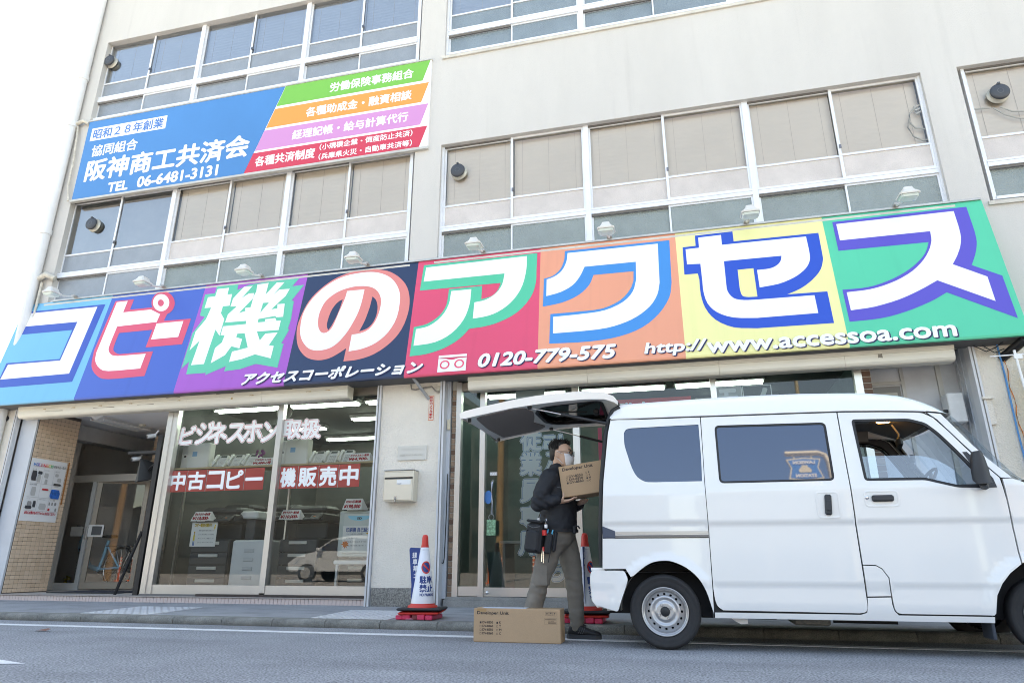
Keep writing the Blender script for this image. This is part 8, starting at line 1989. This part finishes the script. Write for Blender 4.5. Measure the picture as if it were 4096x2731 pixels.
# ------------------------------------------------------------------ the far side of the street, seen in the glass
BUFF = mat('opposite_wall', (.055, .06, .06), .85, var=.1, vscale=1); OPR = mat('opposite_roof', (.3, .28, .26), .8)
def far_building(x0, x1, y0, y1, h, lab, m, rows):
    t = thing('far_building', ((x0 + x1) / 2, y1, 0), lab, 'building', 'buildings across the street')
    b = MB(); b.box(x0, x1, y0, y1, 0.002, h); b.build('wall', m, t)
    b = MB(); b.box(x0 - .2, x1 + .2, y0 - .2, y1 + .2, h, h + .35); b.build('parapet', OPR, t)
    for r_ in range(rows):
        z = 1.0 + r_ * 3.1
        n_ = 3 + (r_ + int(abs(x0))) % 3
        for i in range(n_):
            a = x0 + (x1 - x0) * (i + .06) / n_; c = x0 + (x1 - x0) * (i + .94) / n_
            b = MB(); b.box(a, c, y1 + .005, y1 + .05, z, z + 1.6); b.build('window', mat('far_glazing', (.035, .04, .045), .25), t)
    return t
far_building(-46, -14, -34, -19, 11, 'buff four storey block across the street, mirrored in the upper left window', BUFF, 3)
far_building(-13.5, -1, -40, -26, 9.5, 'dark grey office block across the street mirrored in the office door', mat('dark_block', (.075, .08, .085), .8, var=.15), 3)
far_building(1, 14, -40, -28, 4.2, 'low grey shop across the street behind the parking lot', mat('store_wall', (.2, .21, .22), .8, var=.1), 1)
far_building(18, 44, -38, -22, 9, 'brown office block across the street at the right', mat('brown_block', (.30, .24, .20), .85, var=.1), 2)
# pole sign of the convenience store
t = thing('pole_sign', (4.76, -11, 0), 'blue store sign with milk churn on a cream gallows pole, mirrored in the van window', 'sign')
CRM = mat('sign_pole_cream', (.66, .60, .46), .5)
k_ = .45
su = lambda u: 4.0 + (u - 5.5) * k_
sv = lambda v: 9.50 + (v - 7.1) * k_
b = MB(); b.tube([(su(7.2), -11, 0), (su(7.2), -11, sv(7.6)), (su(7.05), -11, sv(8.2)), (su(6.6), -11, sv(8.4)), (su(4.3), -11, sv(8.4))], .085, 12); b.build('pole', CRM, t)
o = [(4.3, 7.9), (5.5, 8.02), (6.7, 7.9), (6.45, 7.2), (6.7, 6.3), (5.5, 6.15), (4.3, 6.3), (4.55, 7.2)]
b = MB(); b.plate([(su(u), sv(v)) for u, v in o], lambda u, v, d: (u, -10.95 - d, v), .1); bd = b.build('board', CRM, t)
b = MB(); b.fill([(su(5.5 + (u - 5.5) * .9), sv(7.1 + (v - 7.1) * .88)) for u, v in o], [], lambda u, v: (u, -10.945, v)); b.build('face', mat('store_blue', lin(70, 130, 195), .5), bd)
mir = lambda u, v, d=0.0: (su(11.0 - u), -10.93 + d, sv(v))
b = MB(); put_text(b, 'LAWSON', 4.75, 6.25, 7.48, 7.72, mir, 0, .02); b.build('lettering', VINYL, bd)
b = MB(); put_text(b, 'STATION', 4.8, 6.2, 6.42, 6.66, mir, 0, .02); b.build('lettering', VINYL, bd)
b = MB(); b.fill([(su(u), sv(v)) for u, v in ((5.1, 6.8), (5.9, 6.8), (5.95, 7.0), (5.8, 7.2), (5.7, 7.25), (5.72, 7.38), (5.28, 7.38), (5.3, 7.25), (5.2, 7.2), (5.05, 7.0))], [], lambda u, v: (u, -10.935, v)); b.build('churn', CRM, bd)
b = MB(); b.box(su(4.5), su(6.5), -11.05, -10.95, sv(5.7), sv(6.05)); b2 = b.build('lower_board', VINYL, t)
b = MB(); put_text(b, '酒・たばこ', 4.7, 6.3, 5.76, 5.99, mir, 0, .015); b.build('lettering', mat('store_red', lin(170, 30, 45), .5), b2)
for q in (4.9, 6.1):
    b = MB(); b.cyl((su(q), -11, sv(7.9)), (su(q), -11, sv(8.4)), .03); b.build('hanger', CRM, t)
# orange delineator posts and a timber pole, mirrored in the office glass
ORP = mat('delineator_orange', lin(235, 105, 50), .45)
for i, (x, y) in enumerate(((-6.1, -4.6), (-5.7, -4.6), (-4.65, -4.6))):
    t = thing('delineator_post', (x, y, 0), 'orange and white flexible post across the road, %s of three mirrored in the office glass' % ('first', 'second', 'third')[i], 'post', 'delineator posts across the road')
    b = MB(); b.lathe([(.12, 0), (.11, .03), (.04, .05)], (x, y, .002), (0, 0, 1), 16); b.build('foot', ORP, t)
    b = MB(); b.cyl((x, y, .05), (x, y, .82), .04, n=14); p_ = b.build('post', ORP, t)
    for z in (.5, .62, .74):
        b = MB(); b.cyl((x, y, z), (x, y, z + .05), .0415, n=14); b.build('reflective_band', VINYL, p_)
b = MB(); b.cyl((-6.15, -6.0, 0), (-6.05, -6.0, 9), .13, .10, n=14)
b.build('timber_pole', mat('timber_pole_wood', (.42, .25, .12), .8, var=.2, vscale=3, stretch=(6, 6, .6)), label='tall timber utility pole across the road', cat='pole')
# white hatchback passing on the far lane, mirrored in the copier window
t = thing('passing_car', (-11.9, -6.0, 0), 'white hatchback on the far lane, mirrored in the copier shop window', 'car')
CS = -6.4
def car_side(y): 
    return [(q[0] + CS, q[1], q[2]) for q in [(-7.0, y, .35), (-7.05, y, .62), (-6.7, y, .85), (-6.1, y, .98), (-5.4, y, 1.42), (-4.6, y, 1.52), (-3.8, y, 1.48), (-3.25, y, 1.05), (-3.15, y, .7), (-3.2, y, .35)]]
b = MB(); b.loft([car_side(-6.55), [(p[0], -6.45, p[2] * (1.0 if p[2] < 1 else 1.0)) for p in car_side(0)], [(p[0], -5.05, p[2]) for p in car_side(0)], car_side(-4.95)], sm=False); b.build('body', mat('silver_white_paint', (.58, .64, .72), .3, 0, .5, coat=.5), t)
for x in (-6.3 + CS, -3.95 + CS):
    for y in (-4.96, -6.54):
        b = MB(); b.lathe([(.30, -.09), (.30, .09), (.20, .1), (.001, .08)], (x, y, .3), (0, 1 if y > -6 else -1, 0), 24); w_ = b.build('wheel', TYRE, t)
        b = MB(); b.lathe([(.19, .105), (.05, .108), (.001, .1)], (x, y, .3), (0, 1 if y > -6 else -1, 0), 10, sm=False); b.build('rim', RIM, w_)
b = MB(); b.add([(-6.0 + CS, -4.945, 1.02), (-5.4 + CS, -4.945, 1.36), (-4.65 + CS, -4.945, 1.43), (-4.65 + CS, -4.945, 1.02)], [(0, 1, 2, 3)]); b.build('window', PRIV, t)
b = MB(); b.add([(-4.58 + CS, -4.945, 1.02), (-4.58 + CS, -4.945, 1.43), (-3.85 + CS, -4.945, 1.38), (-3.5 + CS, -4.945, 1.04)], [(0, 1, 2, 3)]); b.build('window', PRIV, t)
b = MB(); b.add([(-7.0 + CS, -5.0, .62), (-6.75 + CS, -4.94, .60), (-6.6 + CS, -4.94, .74), (-6.8 + CS, -5.0, .80)], [(0, 1, 2, 3)]); b.build('headlight', CHROME, t)
b = MB(); b.bbox(-5.95 + CS, -5.75 + CS, -4.93, -4.80, 1.0, 1.12, .02); b.build('wing_mirror', mat('silver_white_paint', (.58, .64, .72)), t)
